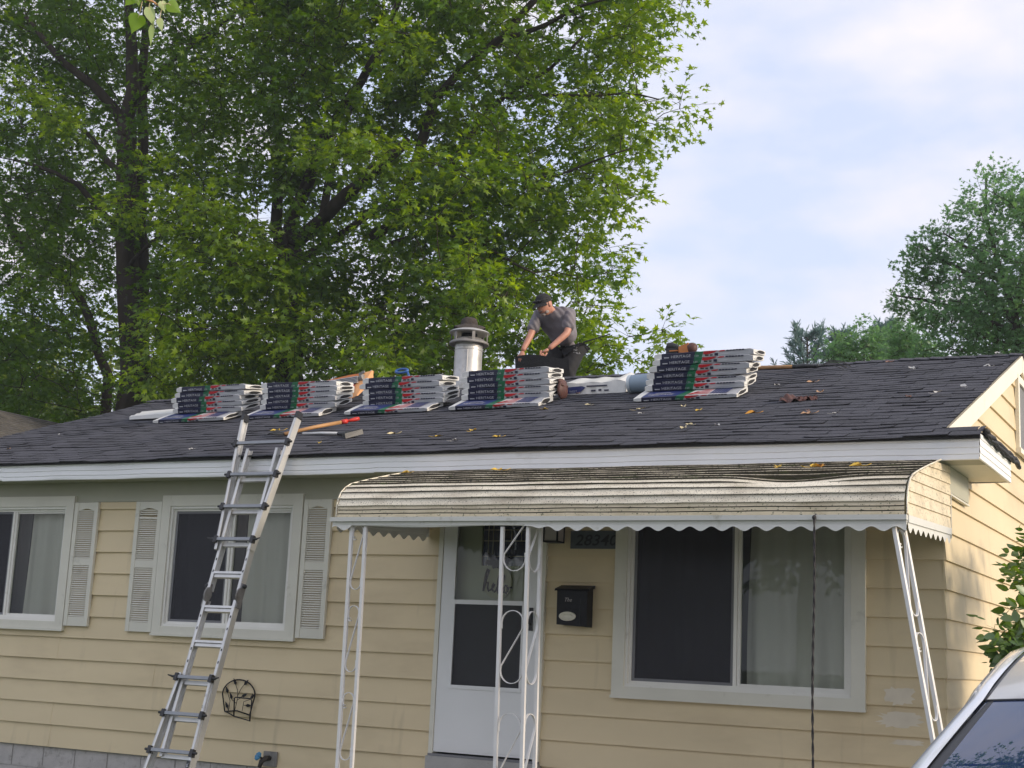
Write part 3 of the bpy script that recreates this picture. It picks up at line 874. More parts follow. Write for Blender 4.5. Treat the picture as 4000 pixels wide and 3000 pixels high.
# ------------------------------------------------------------------ awning
AX0, AX1, AYF = -4.215, 0.035, -1.345
awn = thing('awning', 'curved metal porch awning with mildewed cream slats and a wavy white valance', 'awning', (-2.1, -0.7, 0.93))
prof = [(-1.345, 0.985), (-1.345, 1.072), (-1.330, 1.125), (-1.300, 1.175), (-1.250, 1.217), (-1.180, 1.252), (-1.080, 1.280), (-0.960, 1.312), (-0.820, 1.347), (-0.660, 1.386), (-0.500, 1.423), (-0.390, 1.449), (-0.312, 1.467)]
def dent(x, i):
    return -0.035 * math.exp(-((x + 0.75) / 0.30) ** 2) * (1 if i in (4, 5) else 0.35 if i in (3, 6) else 0)
for i in range(len(prof) - 1):
    (ya, za), (yb, zb) = prof[i], prof[i + 1]
    n = 44
    mb = MB()
    out = Vector((0, -(zb - za), (yb - ya))).normalized()      # outward normal
    tdir = Vector((0, yb - ya, zb - za)).normalized()
    rows = [(Vector((0, ya, za)) - out * 0.006, 1), (Vector((0, ya, za)) + out * 0.013 - tdir * 0.008, 1), (Vector((0, ya, za)) + out * 0.015 - tdir * 0.004, 0),
            (Vector((0, ya, za)).lerp(Vector((0, yb, zb)), 0.5) + out * 0.006, 0), (Vector((0, yb, zb)) + out * 0.0005 + tdir * 0.004, 0)]
    if i == 0:
        rows = rows[:3]
        for f in (0.30, 0.63):
            c = Vector((0, ya, za)).lerp(Vector((0, yb, zb)), f)
            rows += [(c + out * 0.010 - tdir * 0.004, 0), (c + out * 0.003, 1), (c + out * 0.011 + tdir * 0.003, 0)]
        rows += [(Vector((0, yb, zb)) + out * 0.004, 0)]
    nr = len(rows)
    for j in range(n + 1):
        x = AX0 + 0.012 + (AX1 - AX0 - 0.024) * j / n
        for (p, _) in rows:
            wv = 0.0014 * math.sin(x * 5 + i * 1.7) + 0.0008 * math.sin(x * 13 + i)
            mb.v.append((x, p.y, p.z + wv + dent(x, i)))
    top = 1 if i >= 5 else 0
    for j in range(n):
        for k in range(nr - 1):
            q = j * nr + k
            mb.f.append((q, q + nr, q + nr + 1, q + 1))
            lip = (k == 0) or (i == 0 and k >= 2 and rows[k][1] != rows[k + 1][1])
            mb.m.append(1 if lip else 0)
    mb.build('slat', [MT['awning_dirty'] if top else MT['awning_tan'] if i == 0 else MT['awning'], MT['awning_lip']], awn, angle=40)
# header bar and wavy valance
mb = MB()
mb.box(AX0 - 0.045, AX1 + 0.004, -1.372, -1.335, 0.952, 0.984); mb.box(AX0 - 0.03, AX1, -1.352, -1.335, 0.924, 0.9515)
mb.build('header_bar', MT['awning_white'], awn)
mb = MB()
per = 0.1500
def val_z(x):
    if x < -4.08: return 0.918 - 0.016 * (1 - math.cos(2 * math.pi * (x - AX0) / 0.16))
    if x < -2.62: return 0.921 - 0.006 * (1 + math.sin(x * 5))
    f = min(1, (x + 2.62) / 0.25)
    return 0.920 - (0.021 - 0.015 * math.cos(2 * math.pi * (x + 2.58) / per)) * f - 0.002
n = 420
for j in range(n + 1):
    x = AX0 - 0.03 + (AX1 - AX0 + 0.03) * j / n
    bow = 0.012 * math.sin((x - AX0) * 2 * math.pi / 0.31)
    z = val_z(x)
    yy = -1.3525 if x > -2.62 or x < -4.08 else -1.342
    mb.v += [(x, -1.3535, 0.9245), (x, yy - 0.006, z)]
for j in range(n): q = j * 2; mb.f.append((q, q + 1, q + 3, q + 2)); mb.m.append(0)
mb.build('valance', MT['awning_white'], awn)
# side panels
def side(x, s):
    nb = 6
    zs = [0.985 + 0.0775 * i for i in range(nb + 1)]
    def yfront(z):
        for (ya, za), (yb, zb) in zip(prof[:-1], prof[1:]):
            if za <= z <= zb: return ya + (yb - ya) * (z - za) / (zb - za)
        return prof[-1][0]
    for i in range(nb):
        za, zb = zs[i], min(zs[i + 1], 1.440)
        tilt = 0.045                      # boards run slightly up towards the wall
        a, b = yfront(za) + 0.005, yfront(zb) + 0.005
        e = -0.012
        f = lambda z, y: z + tilt * (y + 1.345) / 1.33
        m_ = MB().hexa([(x - 0.004 * s, a, za), (x + 0.010 * s, a, za), (x + 0.010 * s, e, min(f(za, e), 1.469)), (x - 0.004 * s, e, min(f(za, e), 1.469)),
                        (x - 0.006 * s, b, zb), (x + 0.001 * s, b, zb), (x + 0.001 * s, e, min(f(zb, e), 1.470)), (x - 0.006 * s, e, min(f(zb, e), 1.470))])
        m_.build('side_board', MT['awning_tan'], awn)
    # side header + saw-tooth valance
    MB().hexa([(x - 0.008 * s, -1.335, 0.938), (x + 0.012 * s, -1.335, 0.938), (x + 0.012 * s, -0.012, 0.985), (x - 0.008 * s, -0.012, 0.985),
               (x - 0.008 * s, -1.335, 0.984), (x + 0.012 * s, -1.335, 0.984), (x + 0.012 * s, -0.012, 1.030), (x - 0.008 * s, -0.012, 1.030)]).build('side_header', MT['awning_white'], awn)
    m_ = MB(); n = 160
    for j in range(n + 1):
        y = -1.330 + 1.31 * j / n
        zt = 0.940 + 0.047 * j / n
        ph = (y * 1 / 0.150) % 1.0
        zb = zt - 0.030 - 0.022 * (1 - math.cos(2 * math.pi * ph)) / 2 * 1.6
        m_.v += [(x + 0.003 * s, y, zt), (x + 0.006 * s, y, zb)]
    for j in range(n): q = j * 2; m_.f.append((q, q + 1, q + 3, q + 2)); m_.m.append(0)
    m_.build('valance', MT['awning_white'], awn)
    # curved edge strip
    m_ = MB()
    pts = [(x + 0.004 * s, y - 0.004, z + 0.006) for y, z in prof]
    m_.tube(pts, 0.0065, 5)
    m_.build('edge_trim', MT['awning'], awn, angle=40)
    MB().box(x - 0.012, x + 0.012, -0.0175, -0.009, 0.96, 1.286).build('wall_channel', MT['awning_white'], awn)
side(AX1, 1); side(AX0, -1)

# ------------------------------------------------------------------ iron posts
def s_scroll(w, v0, v1, curl=False):
    """S curve in panel coordinates (u across, v up)"""
    r = w / 2 - 0.004
    q = []
    ct, cb = v1 - r, v0 + r
    u0 = w / 2
    if curl:
        for i in range(9):
            a = math.pi * (1.9 - 1.6 * i / 8)
            q.append((u0 - r + 0.016 + 0.012 * math.cos(a), ct - 0.055 + 0.012 * math.sin(a)))
    q.append((u0 - r + (0.002 if not curl else 0), ct - 0.040))
    for i in range(11):
        a = math.pi * (1.0 - i / 10)
        q.append((u0 + r * math.cos(a), ct + r * math.sin(a)))
    q.append((u0 + r * 0.96, ct - 0.03))
    q.append((u0 - r * 0.96, cb + 0.03))
    for i in range(11):
        a = math.pi * (1.0 + i / 10)
        q.append((u0 + r * math.cos(a), cb + r * math.sin(a)))
    q.append((u0 + r - (0.004 if not curl else 0), cb + 0.040))
    return q
def ribbon(mb, pts3, nrm, hw, th):
    nrm = Vector(nrm)
    k = len(pts3)
    b = len(mb.v)
    for i, p in enumerate(pts3):
        p = Vector(p)
        t = (Vector(pts3[min(i + 1, k - 1)]) - Vector(pts3[max(i - 1, 0)])).normalized()
        s = t.cross(nrm).normalized()
        for a, c in ((-1, -1), (1, -1), (1, 1), (-1, 1)):
            mb.v.append(tuple(p + nrm * a * hw + s * c * th))
    for i in range(k - 1):
        for j in range(4):
            mb.f.append((b + i * 4 + j, b + i * 4 + (j + 1) % 4, b + i * 4 + 4 + (j + 1) % 4, b + i * 4 + 4 + j)); mb.m.append(0)
def panel(root, A, B, w_lean, ztop, zbot, spans, curl, skip_a=False):
    """two rails A,B (plan points at the top), bars between them; w_lean = plan shift from top to bottom"""
    A, B = Vector((*A, 0)), Vector((*B, 0)); L = Vector((*w_lean, 0))
    ax = (B - A).normalized()
    pos = lambda P, z: P + L * ((ztop - z) / (ztop - zbot)) + Vector((0, 0, z))
    rs = 0.024
    for P in ((B,) if skip_a else (A, B)):
        MB().beam(pos(P, zbot), pos(P, ztop), rs, rs, ax).build('rail', MT['iron'], root)
    w = (B - A).length - rs
    for v0, v1 in spans:
        q = s_scroll(w, v0, v1, curl)
        pts = []
        for u, v in q:
            P = A + ax * (rs / 2 + u)
            pts.append(pos(P, v))
        m_ = MB(); ribbon(m_, pts, ax.cross(Vector((0, 0, 1))), 0.009, 0.0022)
        m_.build('scroll', MT['iron'], root, angle=40)
PB = -1.04
p1 = thing('porch_post', 'flat white iron scroll post at the left end of the awning', 'porch post', (-4.03, -1.32, PB), 'iron posts under the awning')
panel(p1, (-4.09, -1.32), (-3.965, -1.32), (0.012, 0), 0.925, PB, [(0.45, 0.93), (-0.15, 0.33), (-0.78, -0.30)], True)
p2 = thing('porch_post', 'white iron corner post of three rails with large scrolls in front of the door', 'porch post', (-2.7, -1.3, PB), 'iron posts under the awning')
panel(p2, (-2.805, -1.32), (-2.600, -1.32), (0.034, 0), 0.915, PB, [(0.605, 1.06), (-0.170, 0.330), (-0.90, -0.37)], False)
panel(p2, (-2.600, -1.32), (-2.600, -1.125), (0.034, 0), 0.930, PB, [(0.605, 1.06), (-0.170, 0.330), (-0.90, -0.37)], False, True)
p3 = thing('porch_post', 'slanting white iron scroll post under the right corner of the awning by the car', 'porch post', (0.12, -1.2, PB), 'iron posts under the awning')
panel(p3, (-0.048, -1.330), (-0.017, -1.205), (0.345, 0), 0.925, PB, [(0.37, 0.90), (-0.25, 0.27), (-0.86, -0.36)], True)

# hanging twisted wire
mb = MB()
xw = -0.535
for k in (0, math.pi):
    mb.tube([(xw + 0.004 * math.cos(i * 0.55 + k) + 0.004 * math.sin(i * 0.07), -1.387 + 0.004 * math.sin(i * 0.55 + k), 0.965 - i * 0.0155) for i in range(158)], 0.0048, 4)
mb.ellipsoid((xw, -1.387, 0.965), (0.014, 0.014, 0.016), 8, 6)
mb.tube([(xw, -1.385, 0.97), (xw + 0.003, -1.36, 0.988), (xw, -1.33, 0.984)], 0.005, 5)
tag(mb.build('hanging_wire', MT['rope'], smooth=True), 'thin dark twisted wire knotted on the awning edge and hanging before the picture window', 'wire')

# ------------------------------------------------------------------ ladder
LK = 0.30
def lad(z, x, off=0.0):
    """point on the ladder plane at height z; off = distance out of the plane to the front"""
    n = Vector((0, -1, LK)).normalized()
    return Vector((x, -0.36 + LK * (z - 1.64), z)) + n * off
ladder = thing('ladder', 'telescoping aluminium ladder leaning on the eave left of the awning', 'ladder', tuple(lad(GZ, -5.75)))
def lerp(z, z0, a, z1, b): return a + (b - a) * (z - z0) / (z1 - z0)
xL_up = lambda z: lerp(z, 1.99, -6.035, 0.80, -5.925)
xR_up = lambda z: lerp(z, 1.99, -5.425, 0.80, -5.548)
xL_lo = lambda z: lerp(z, -0.28, -5.930, -0.882, -5.995)
xR_lo = lambda z: lerp(z, -0.28, -5.575, -0.882, -5.562)
def channel(x0, x1, z0, z1, side_, w=0.028, d=0.075, off=0.0, name='rail', mt='alu'):
    """C section rail: web and two flanges"""
    m_ = MB()
    n = Vector((0, -1, LK)).normalized()
    t = (lad(z1, x1) - lad(z0, x0)).normalized()
    for (dx, do, ww, dd) in ((0, 0, 0.005, d), (-side_ * w / 2, d / 2 - 0.003, w, 0.006), (-side_ * w / 2, -d / 2 + 0.003, w, 0.006)):
        a = lad(z0, x0 + dx, off + do); b = lad(z1, x1 + dx, off + do)
        m_.beam(a, b, ww, dd, (1, 0, 0))
    return m_.build(name, MT[mt], ladder)
channel(xL_up(0.78), xL_up(1.99), 0.78, 1.99, -1, 0.024, 0.072, 0.016)
channel(xR_up(0.78), xR_up(1.99), 0.78, 1.99, 1, 0.024, 0.072, 0.016)
channel(-5.900, -5.900, 0.44, 1.69, -1, 0.026, 0.062)
channel(-5.560, -5.560, 0.44, 1.69, 1, 0.026, 0.062)
channel(-5.905, -5.900, -0.90, 0.36, -1, 0.026, 0.062)
channel(-5.560, -5.562, -0.90, 0.36, 1, 0.026, 0.062)
channel(xL_lo(GZ), xL_lo(-0.25), GZ + 0.03, -0.25, -1, 0.024, 0.072, 0.016)
rr = channel(xR_lo(GZ), xR_lo(-0.25), GZ + 0.03, -0.25, 1, 0.024, 0.072, 0.016)
for (x, s) in ((xL_up(1.99), -1), (xR_up(1.99), 1)):
    m_ = MB(); m_.beam(lad(1.955, x - s * 0.01, 0.018), lad(2.015, x - s * 0.012, 0.020), 0.038, 0.080, (1, 0, 0), 0, 0.032, 0.062)
    m_.build('end_cap', MT['plastic'], ladder)
for (x, s) in ((xL_lo(GZ), -1), (xR_lo(GZ), 1)):
    m_ = MB(); m_.beam(lad(GZ, x - s * 0.01, 0.018), lad(GZ + 0.09, x - s * 0.01, 0.018), 0.05, 0.10, (1, 0, 0)); m_.build('rubber_foot', MT['plastic'], ladder)
rungz = [1.723 - 0.2877 * i for i in range(11)]
for i, z in enumerate(rungz):
    z = z + 0.004
    up, low = z > 0.80, z < -0.25
    if up: a, b = xL_up(z), xR_up(z)
    elif low: a, b = xL_lo(z), xR_lo(z)
    else: a, b = -5.900, -5.560
    a2, b2 = a, b
    m_ = MB(); o = 0.056 if (up or low) else 0.0
    n = Vector((0, -1, LK)).normalized()
    if up or low:
        m_.beam(lad(z, a, o), lad(z, b, o), 0.026, 0.030, (0, LK, 1))
        m_.build('rung', MT['alu_dark'], ladder)
        if z < 1.60:
            m2 = MB(); m2.beam(lad(z - 0.03, -5.898, 0.0), lad(z - 0.03, -5.562, 0.0), 0.034, 0.03, (0, LK, 1)); m2.build('rung', MT['alu'], ladder)
        for x in (a, b):
            big = i in (3, 7)
            m2 = MB()
            c = lad(z, x, o + 0.005)
            m2.beam(lad(z - 0.030, x, o), lad(z + 0.028, x, o), 0.036, 0.042, (1, 0, 0), 0, 0.028, 0.038)
            s = -1 if x == a else 1
            m2.tube([c, c + Vector((s * 0.048, 0, 0))], [0.014, 0.010], 8)
            if big: m2.tube([c + Vector((s * 0.04, 0, 0.0)), c + Vector((s * 0.085, -0.01, 0.01))], [0.009, 0.005], 6)
            m2.build('lock_knob', MT['plastic'], ladder)
    else:
        m_.beam(lad(z + 0.012, a, 0.004), lad(z + 0.012, b, 0.004), 0.020, 0.052, (0, LK, 1))
        m_.beam(lad(z - 0.014, a, 0.0), lad(z - 0.014, b, 0.0), 0.026, 0.040, (0, LK, 1))
        m_.build('rung', MT['alu'], ladder)
for x, s in ((-5.905, -1), (-5.555, 1)):
    m_ = MB()
    c = lad(0.40, x, 0.028)
    n = Vector((0, -1, LK)).normalized()
    ax = Vector((1, 0, 0)); t = n.cross(ax)
    dv = Vector((s * 0.008, 0, 0))
    k = 18
    ring = [c + (n * math.cos(2 * math.pi * j / k) * 0.045 + t * math.sin(2 * math.pi * j / k) * 0.062) for j in range(k)]
    m_.prism([p - dv - Vector((0.0, 0.0, 0.0)) + Vector((0.012, 0, 0)) for p in ring], (0.014, 0, 0))
    m_.beam(lad(0.30, x, 0.0), lad(0.50, x, 0.0), 0.022, 0.058, (1, 0, 0))
    m_.build('hinge', MT['rust'], ladder)
    m2 = MB(); m2.ellipsoid(lad(0.475, x + s * 0.022 + 0.012, 0.02), (0.020, 0.020, 0.020), 10, 8); m2.build('hinge_knob', MT['plastic'], ladder, smooth=True)
# slots and lettering on the rails
def rail_frame(xf, z0, z1, off):
    p0, p1 = lad(z0, xf(z0), off), lad(z1, xf(z1), off)
    return p0, (p1 - p0).normalized()
mb = MB()
for z in (0.70, 0.60, 0.22, 0.12, -0.05, -0.15):
    for x in (-5.887, -5.573):
        c = lad(z, x, 0.0315); t = (lad(z + 0.1, x) - lad(z, x)).normalized()
        mb.beam(c - t * 0.010, c + t * 0.010, 0.010, 0.002, (1, 0, 0))
mb.build('slot', MT['dark'], ladder)['kind'] = 'stuff'
n = Vector((0, -1, LK)).normalized()
p0, t = rail_frame(lambda z: xR_lo(z) - 0.015, -1.30, -0.70, 0.0612)
mb = MB(); mb.beam(p0, p0 + t * 0.40, 0.026, 0.002, (1, 0, 0))
st_ = mb.build('sticker', MT['plastic'], ladder)
mb = MB(); put_text(mb, 'TAIN LADDER', p0 + n * 0.0015 + Vector((0.009, 0, 0)) + t * 0.02, t, (-1, 0, 0), 0.36, 0.018, 0, 0, 0.01)
mb.build('lettering', MT['print_w'], st_)
mb = MB()
for zz, ch in ((-0.52, '0'), (-0.66, 'Y'), (-0.43, '0')):
    put_text(mb, ch, lad(zz, xR_lo(zz) - 0.022, 0.0615), (1, 0, 0), t, 0.012, 0.026)
mb.build('rail_mark', MT['rust'], ladder)['kind'] = 'stuff'

# ------------------------------------------------------------------ things on the front wall
# mailbox
mbx = thing('mailbox', 'black wall mailbox with a small oval plate beside the door', 'mailbox', (-2.82, -0.07, 0.26))
mb = MB()
mb.hexa([(-2.945, -0.105, 0.275), (-2.685, -0.105, 0.262), (-2.685, -0.006, 0.262), (-2.945, -0.006, 0.275), (-2.945, -0.115, 0.548), (-2.685, -0.115, 0.548), (-2.685, -0.006, 0.560), (-2.945, -0.006, 0.560)])
mb.build('box', MT['black_metal'], mbx)
mb = MB(); mb.hexa([(-2.962, -0.128, 0.535), (-2.668, -0.128, 0.535), (-2.668, -0.006, 0.561), (-2.962, -0.006, 0.561), (-2.962, -0.120, 0.552), (-2.668, -0.120, 0.552), (-2.668, -0.006, 0.585), (-2.962, -0.006, 0.585)])
mb.build('lid', MT['black_metal'], mbx)
mb = MB(); mb.box(-2.745, -2.741, -0.1125, -0.108, 0.28, 0.53); mb.build('seam', MT['plastic'], mbx)
fy = lambda z: -0.105 - 0.010 * (z - 0.27) / 0.28 - 0.0012
k = 22
mb = MB()
def oval(rx, rz, d): return [(-2.850 + rx * math.cos(2 * math.pi * j / k), fy(0.340 + rz * math.sin(2 * math.pi * j / k)) - d, 0.340 + rz * math.sin(2 * math.pi * j / k)) for j in range(k)]
mb.tube(oval(0.068, 0.031, 0.002), 0.006, 6, closed=True)
mb.prism(oval(0.066, 0.029, 0.003), (0, 0.003, 0))
mb.tube(oval(0.040, 0.016, 0.004), 0.0025, 5, closed=True)
mb.build('oval_plate', MT['brass'], mbx, angle=40)
mb = MB(); put_text(mb, 'The', (-2.875, fy(0.462) - 0.001, 0.452), (1, 0, 0), (0, 0, 1), 0.060, 0.030, 0, 0.35)
mb.build('lettering', MT['lamp_glass'], mbx)

# house number
nb = thing('house_number_plate', 'dark slate plate with the raised number 28340 tucked under the awning', 'house number', (-2.69, -0.015, 0.87))
MB().box(-2.892, -2.487, -0.018, -0.005, 0.872, 1.012).build('plate', MT['plaque'], nb)
mb = MB()
put_text(mb, '28340', (-2.850, -0.0225, 0.895), (1, 0, 0), (0, 0, 1), 0.365, 0.088, 0, 0.22, 0.014)
mb.build('digits', MT['plaque_no'], nb)

# wall lamp
wl = thing('wall_lamp', 'black framed square wall lantern half hidden behind the valance', 'wall lamp', (-3.0, -0.07, 0.90))
mb = MB()
X0, X1, Y0, Y1, Z0, Z1 = -3.075, -2.945, -0.145, -0.015, 0.912, 1.10
for x in (X0, X1 - 0.012):
    for y in (Y0, Y1 - 0.012): mb.box(x, x + 0.012, y, y + 0.012, Z0 + 0.012, Z1)
mb.box(X0, X1, Y0, Y1, Z0, Z0 + 0.012)
mb.box(X0 - 0.01, X1 + 0.01, Y0 - 0.01, Y1, Z1, Z1 + 0.015); mb.box(X0 + 0.03, X1 - 0.03, Y1, -0.002, 0.95, 1.10)
mb.build('lantern_frame', MT['black_metal'], wl)
MB().box(X0 + 0.006, X1 - 0.006, Y0 + 0.006, Y1 - 0.006, Z0 + 0.0125, Z1 - 0.001).build('lantern_glass', MT['lamp_glass'], wl)

# hello sign on the inner door
hs = thing('hello_sign', 'round pale hanging sign with black hello script behind the storm door glass', 'door sign', (-3.56, 0.06, 0.48))
cx, cz, rad = -3.575, 0.60, 0.135
k = 30
MB().prism([(cx + rad * math.cos(2 * math.pi * j / k), 0.062, cz + rad * math.sin(2 * math.pi * j / k)) for j in range(k)], (0, 0.010, 0)).build('disc', MT['signwood'], hs)
strokes = {'h': [(0, -.1), (.06, .25), (.17, .75), (.21, .93), (.15, .98), (.08, .75), (.03, .3), (.0, -.1), (.03, .15), (.1, .36), (.18, .36), (.17, .1), (.22, -.06), (.30, .02)],
           'e': [(.30, .02), (.40, .16), (.46, .30), (.41, .36), (.36, .2), (.38, .0), (.46, -.04), (.54, .05)],
           'l': [(.54, .05), (.63, .4), (.70, .75), (.66, .86), (.60, .6), (.58, .1), (.62, -.1), (.68, .0)],
           'L': [(.68, .0), (.78, .4), (.85, .75), (.81, .88), (.75, .6), (.72, .1), (.76, -.08), (.82, .04)],
           'o': [(.98, .32), (.90, .34), (.84, .2), (.86, .02), (.94, -.02), (1.0, .12), (.99, .28), (1.04, .26), (1.16, .30)]}
mb = MB()
for s in strokes.values():
    mb.tube([(cx - 0.125 + u * 0.225, 0.058, cz - 0.055 + v * 0.17 - u * 0.03) for u, v in s], 0.0085, 5)
mb.build('lettering', MT['plastic'], hs, smooth=True)
mb = MB()
mb.tube([(cx - 0.02, 0.06, cz + rad), (cx - 0.01, 0.065, cz + 0.30)], 0.003)
for a in ((-0.09, 0.09), (0.09, 0.08), (-0.05, -0.02), (0.05, -0.03), (-0.11, 0.02)):
    mb.beam((cx - 0.01, 0.056, cz + 0.145), (cx + a[0], 0.050, cz + 0.145 + a[1]), 0.008, 0.05, (0, 1, 0), 0, 0.006, 0.035)
mb.build('bow', MT['plastic'], hs)

# wire wall planter
pl = thing('wire_planter', 'black wire wall basket with leaf sprigs below the middle window', 'wall planter', (-6.02, -0.05, -0.585))
mb = MB()
q = []
for i in range(19):
    a = math.pi * i / 18
    q.append((-6.052 - 0.178 * math.cos(a), -0.02, -0.425 + 0.130 * math.sin(a)))
q = [(-6.190, -0.02, -0.575)] + q + [(-5.915, -0.02, -0.590)]
mb.tube(q, 0.0062, 6)
mb.tube([(-6.190, -0.02, -0.575), (-6.05, -0.03, -0.560), (-5.915, -0.02, -0.590)], 0.0062, 6)
mb.build('frame', MT['black_metal'], pl, smooth=True)
mb = MB()
fr_ = [(-6.02, -0.02, -0.565), (-5.985, -0.16, -0.450), (-5.965, -0.165, -0.442), (-5.81, -0.165, -0.445), (-5.795, -0.16, -0.455), (-5.80, -0.16, -0.62), (-5.84, -0.15, -0.625), (-5.92, -0.02, -0.590)]
mb.tube([(-5.975, -0.16, -0.60), (-5.985, -0.16, -0.450), (-5.965, -0.165, -0.440), (-5.81, -0.165, -0.445), (-5.795, -0.16, -0.458), (-5.800, -0.16, -0.63), (-5.975, -0.16, -0.60)], 0.0062, 6)
mb.tube([(-6.190, -0.02, -0.575), (-6.08, -0.12, -0.575), (-5.975, -0.16, -0.60)], 0.0062, 6); mb.tube([(-5.915, -0.02, -0.590), (-5.85, -0.1, -0.61), (-5.80, -0.16, -0.63)], 0.0062, 6)
mb.tube([(-5.90, -0.02, -0.41), (-5.85, -0.1, -0.43), (-5.81, -0.165, -0.445)], 0.005, 6)
mb.build('hoop', MT['black_metal'], pl, smooth=True)
stems = [[(-6.08, -.02, -.56), (-6.06, -.02, -.45), (-6.07, -.02, -.38), (-6.10, -.02, -.325)], [(-6.065, -.02, -.44), (-6.03, -.02, -.37), (-5.99, -.02, -.325)], [(-6.15, -.02, -.57), (-6.14, -.02, -.48), (-6.18, -.02, -.40)],
         [(-6.07, -.02, -.50), (-6.12, -.02, -.47), (-6.13, -.02, -.45)], [(-6.0, -.02, -.56), (-5.99, -.02, -.48), (-5.93, -.02, -.46), (-5.91, -.02, -.44)], [(-6.06, -.02, -.47), (-6.02, -.02, -.44), (-6.0, -.02, -.43)], [(-5.99, -.02, -.51), (-5.95, -.02, -.51)], [(-6.15, -.02, -.565), (-6.17, -.02, -.53)]]
mb = MB()
for s in stems:
    mb.tube(s, 0.003, 5)
    e, d = Vector(s[-1]), (Vector(s[-1]) - Vector(s[-2])).normalized()
    w = d.cross(Vector((0, 1, 0)))
    lf = MB(); lf.prism([e - d * .02, e + w * .014, e + w * .010 + d * .022, e + d * .045, e - w * .010 + d * .022, e - w * .014], (0, 0.004, 0))
    lf.build('metal_leaf', MT['black_metal'], pl)
mb.build('stem', MT['black_metal'], pl)

# hose tap
tp = thing('hose_tap', 'outdoor hose tap with a blue handle on a rusty plate low on the wall', 'hose tap', (-5.66, -0.06, -1.01))
MB().box(-5.735, -5.592, -0.020, -0.005, -1.005, -0.880).build('wall_plate', MT['grout'], tp)
mb = MB(); mb.tube([(-5.665, -0.01, -0.935), (-5.672, -0.07, -0.935), (-5.690, -0.10, -0.96), (-5.697, -0.12, -1.02)], [0.02, 0.024, 0.022, 0.016], 8); mb.tube([(-5.690, -0.085, -0.94), (-5.71, -0.12, -0.92)], 0.010, 6)
mb.build('spout', MT['steel_dk'], tp, smooth=True)
mb = MB(); mb.tube([(-5.697, -0.12, -1.015), (-5.699, -0.125, -1.045)], 0.019, 10); mb.build('hose_connector', MT['brass'], tp, smooth=True)
mb = MB()
c = Vector((-5.712, -0.125, -0.918)); ax = Vector((-0.3, -0.75, 0.4)).normalized(); a = ax.orthogonal().normalized(); b = ax.cross(a)
for j in range(8):
    g = 2 * math.pi * j / 8
    mb.ellipsoid(c + (a * math.cos(g) + b * math.sin(g)) * 0.026, (0.013, 0.013, 0.013), 8, 6)
mb.tube([c - ax * 0.008, c + ax * 0.008], 0.026, 12)
mb.build('handle', MT['blue_tap'], tp, smooth=True)

# bare paint patches at the right corner
for i, (x0, x1, z0, z1, k) in enumerate(((-0.44, -0.20, -0.205, -0.06, 0), (-0.50, -0.14, -0.36, -0.24, 1), (-0.40, -0.14, -0.47, -0.425, 2))):
    n = 34
    ring = []
    for j in range(n):
        g = 2 * math.pi * j / n
        rr_ = 0.62 + 0.40 * hsh(j, i)
        cx_, cz_ = (x0 + x1) / 2, (z0 + z1) / 2
        px, pz = cx_ + (x1 - x0) / 2 * rr_ * math.copysign(abs(math.cos(g)) ** 0.7, math.cos(g)), cz_ + (z1 - z0) / 2 * rr_ * math.copysign(abs(math.sin(g)) ** 0.7, math.sin(g))
        kk = math.floor(pz / C8 + 1e-6)
        yb = -0.009 + 0.020 * (pz / C8 - kk)
        ring.append((px, yb - 0.0012, pz))
    zc = (z0 + z1) / 2; kk = math.floor(zc / C8)
    MB().add([((x0 + x1) / 2, -0.009 + 0.020 * (zc / C8 - kk) - 0.0012, zc)] + ring, [(0, j + 1, (j + 1) % n + 1) for j in range(n)]).build('bare_patch', MT['stain'], house)

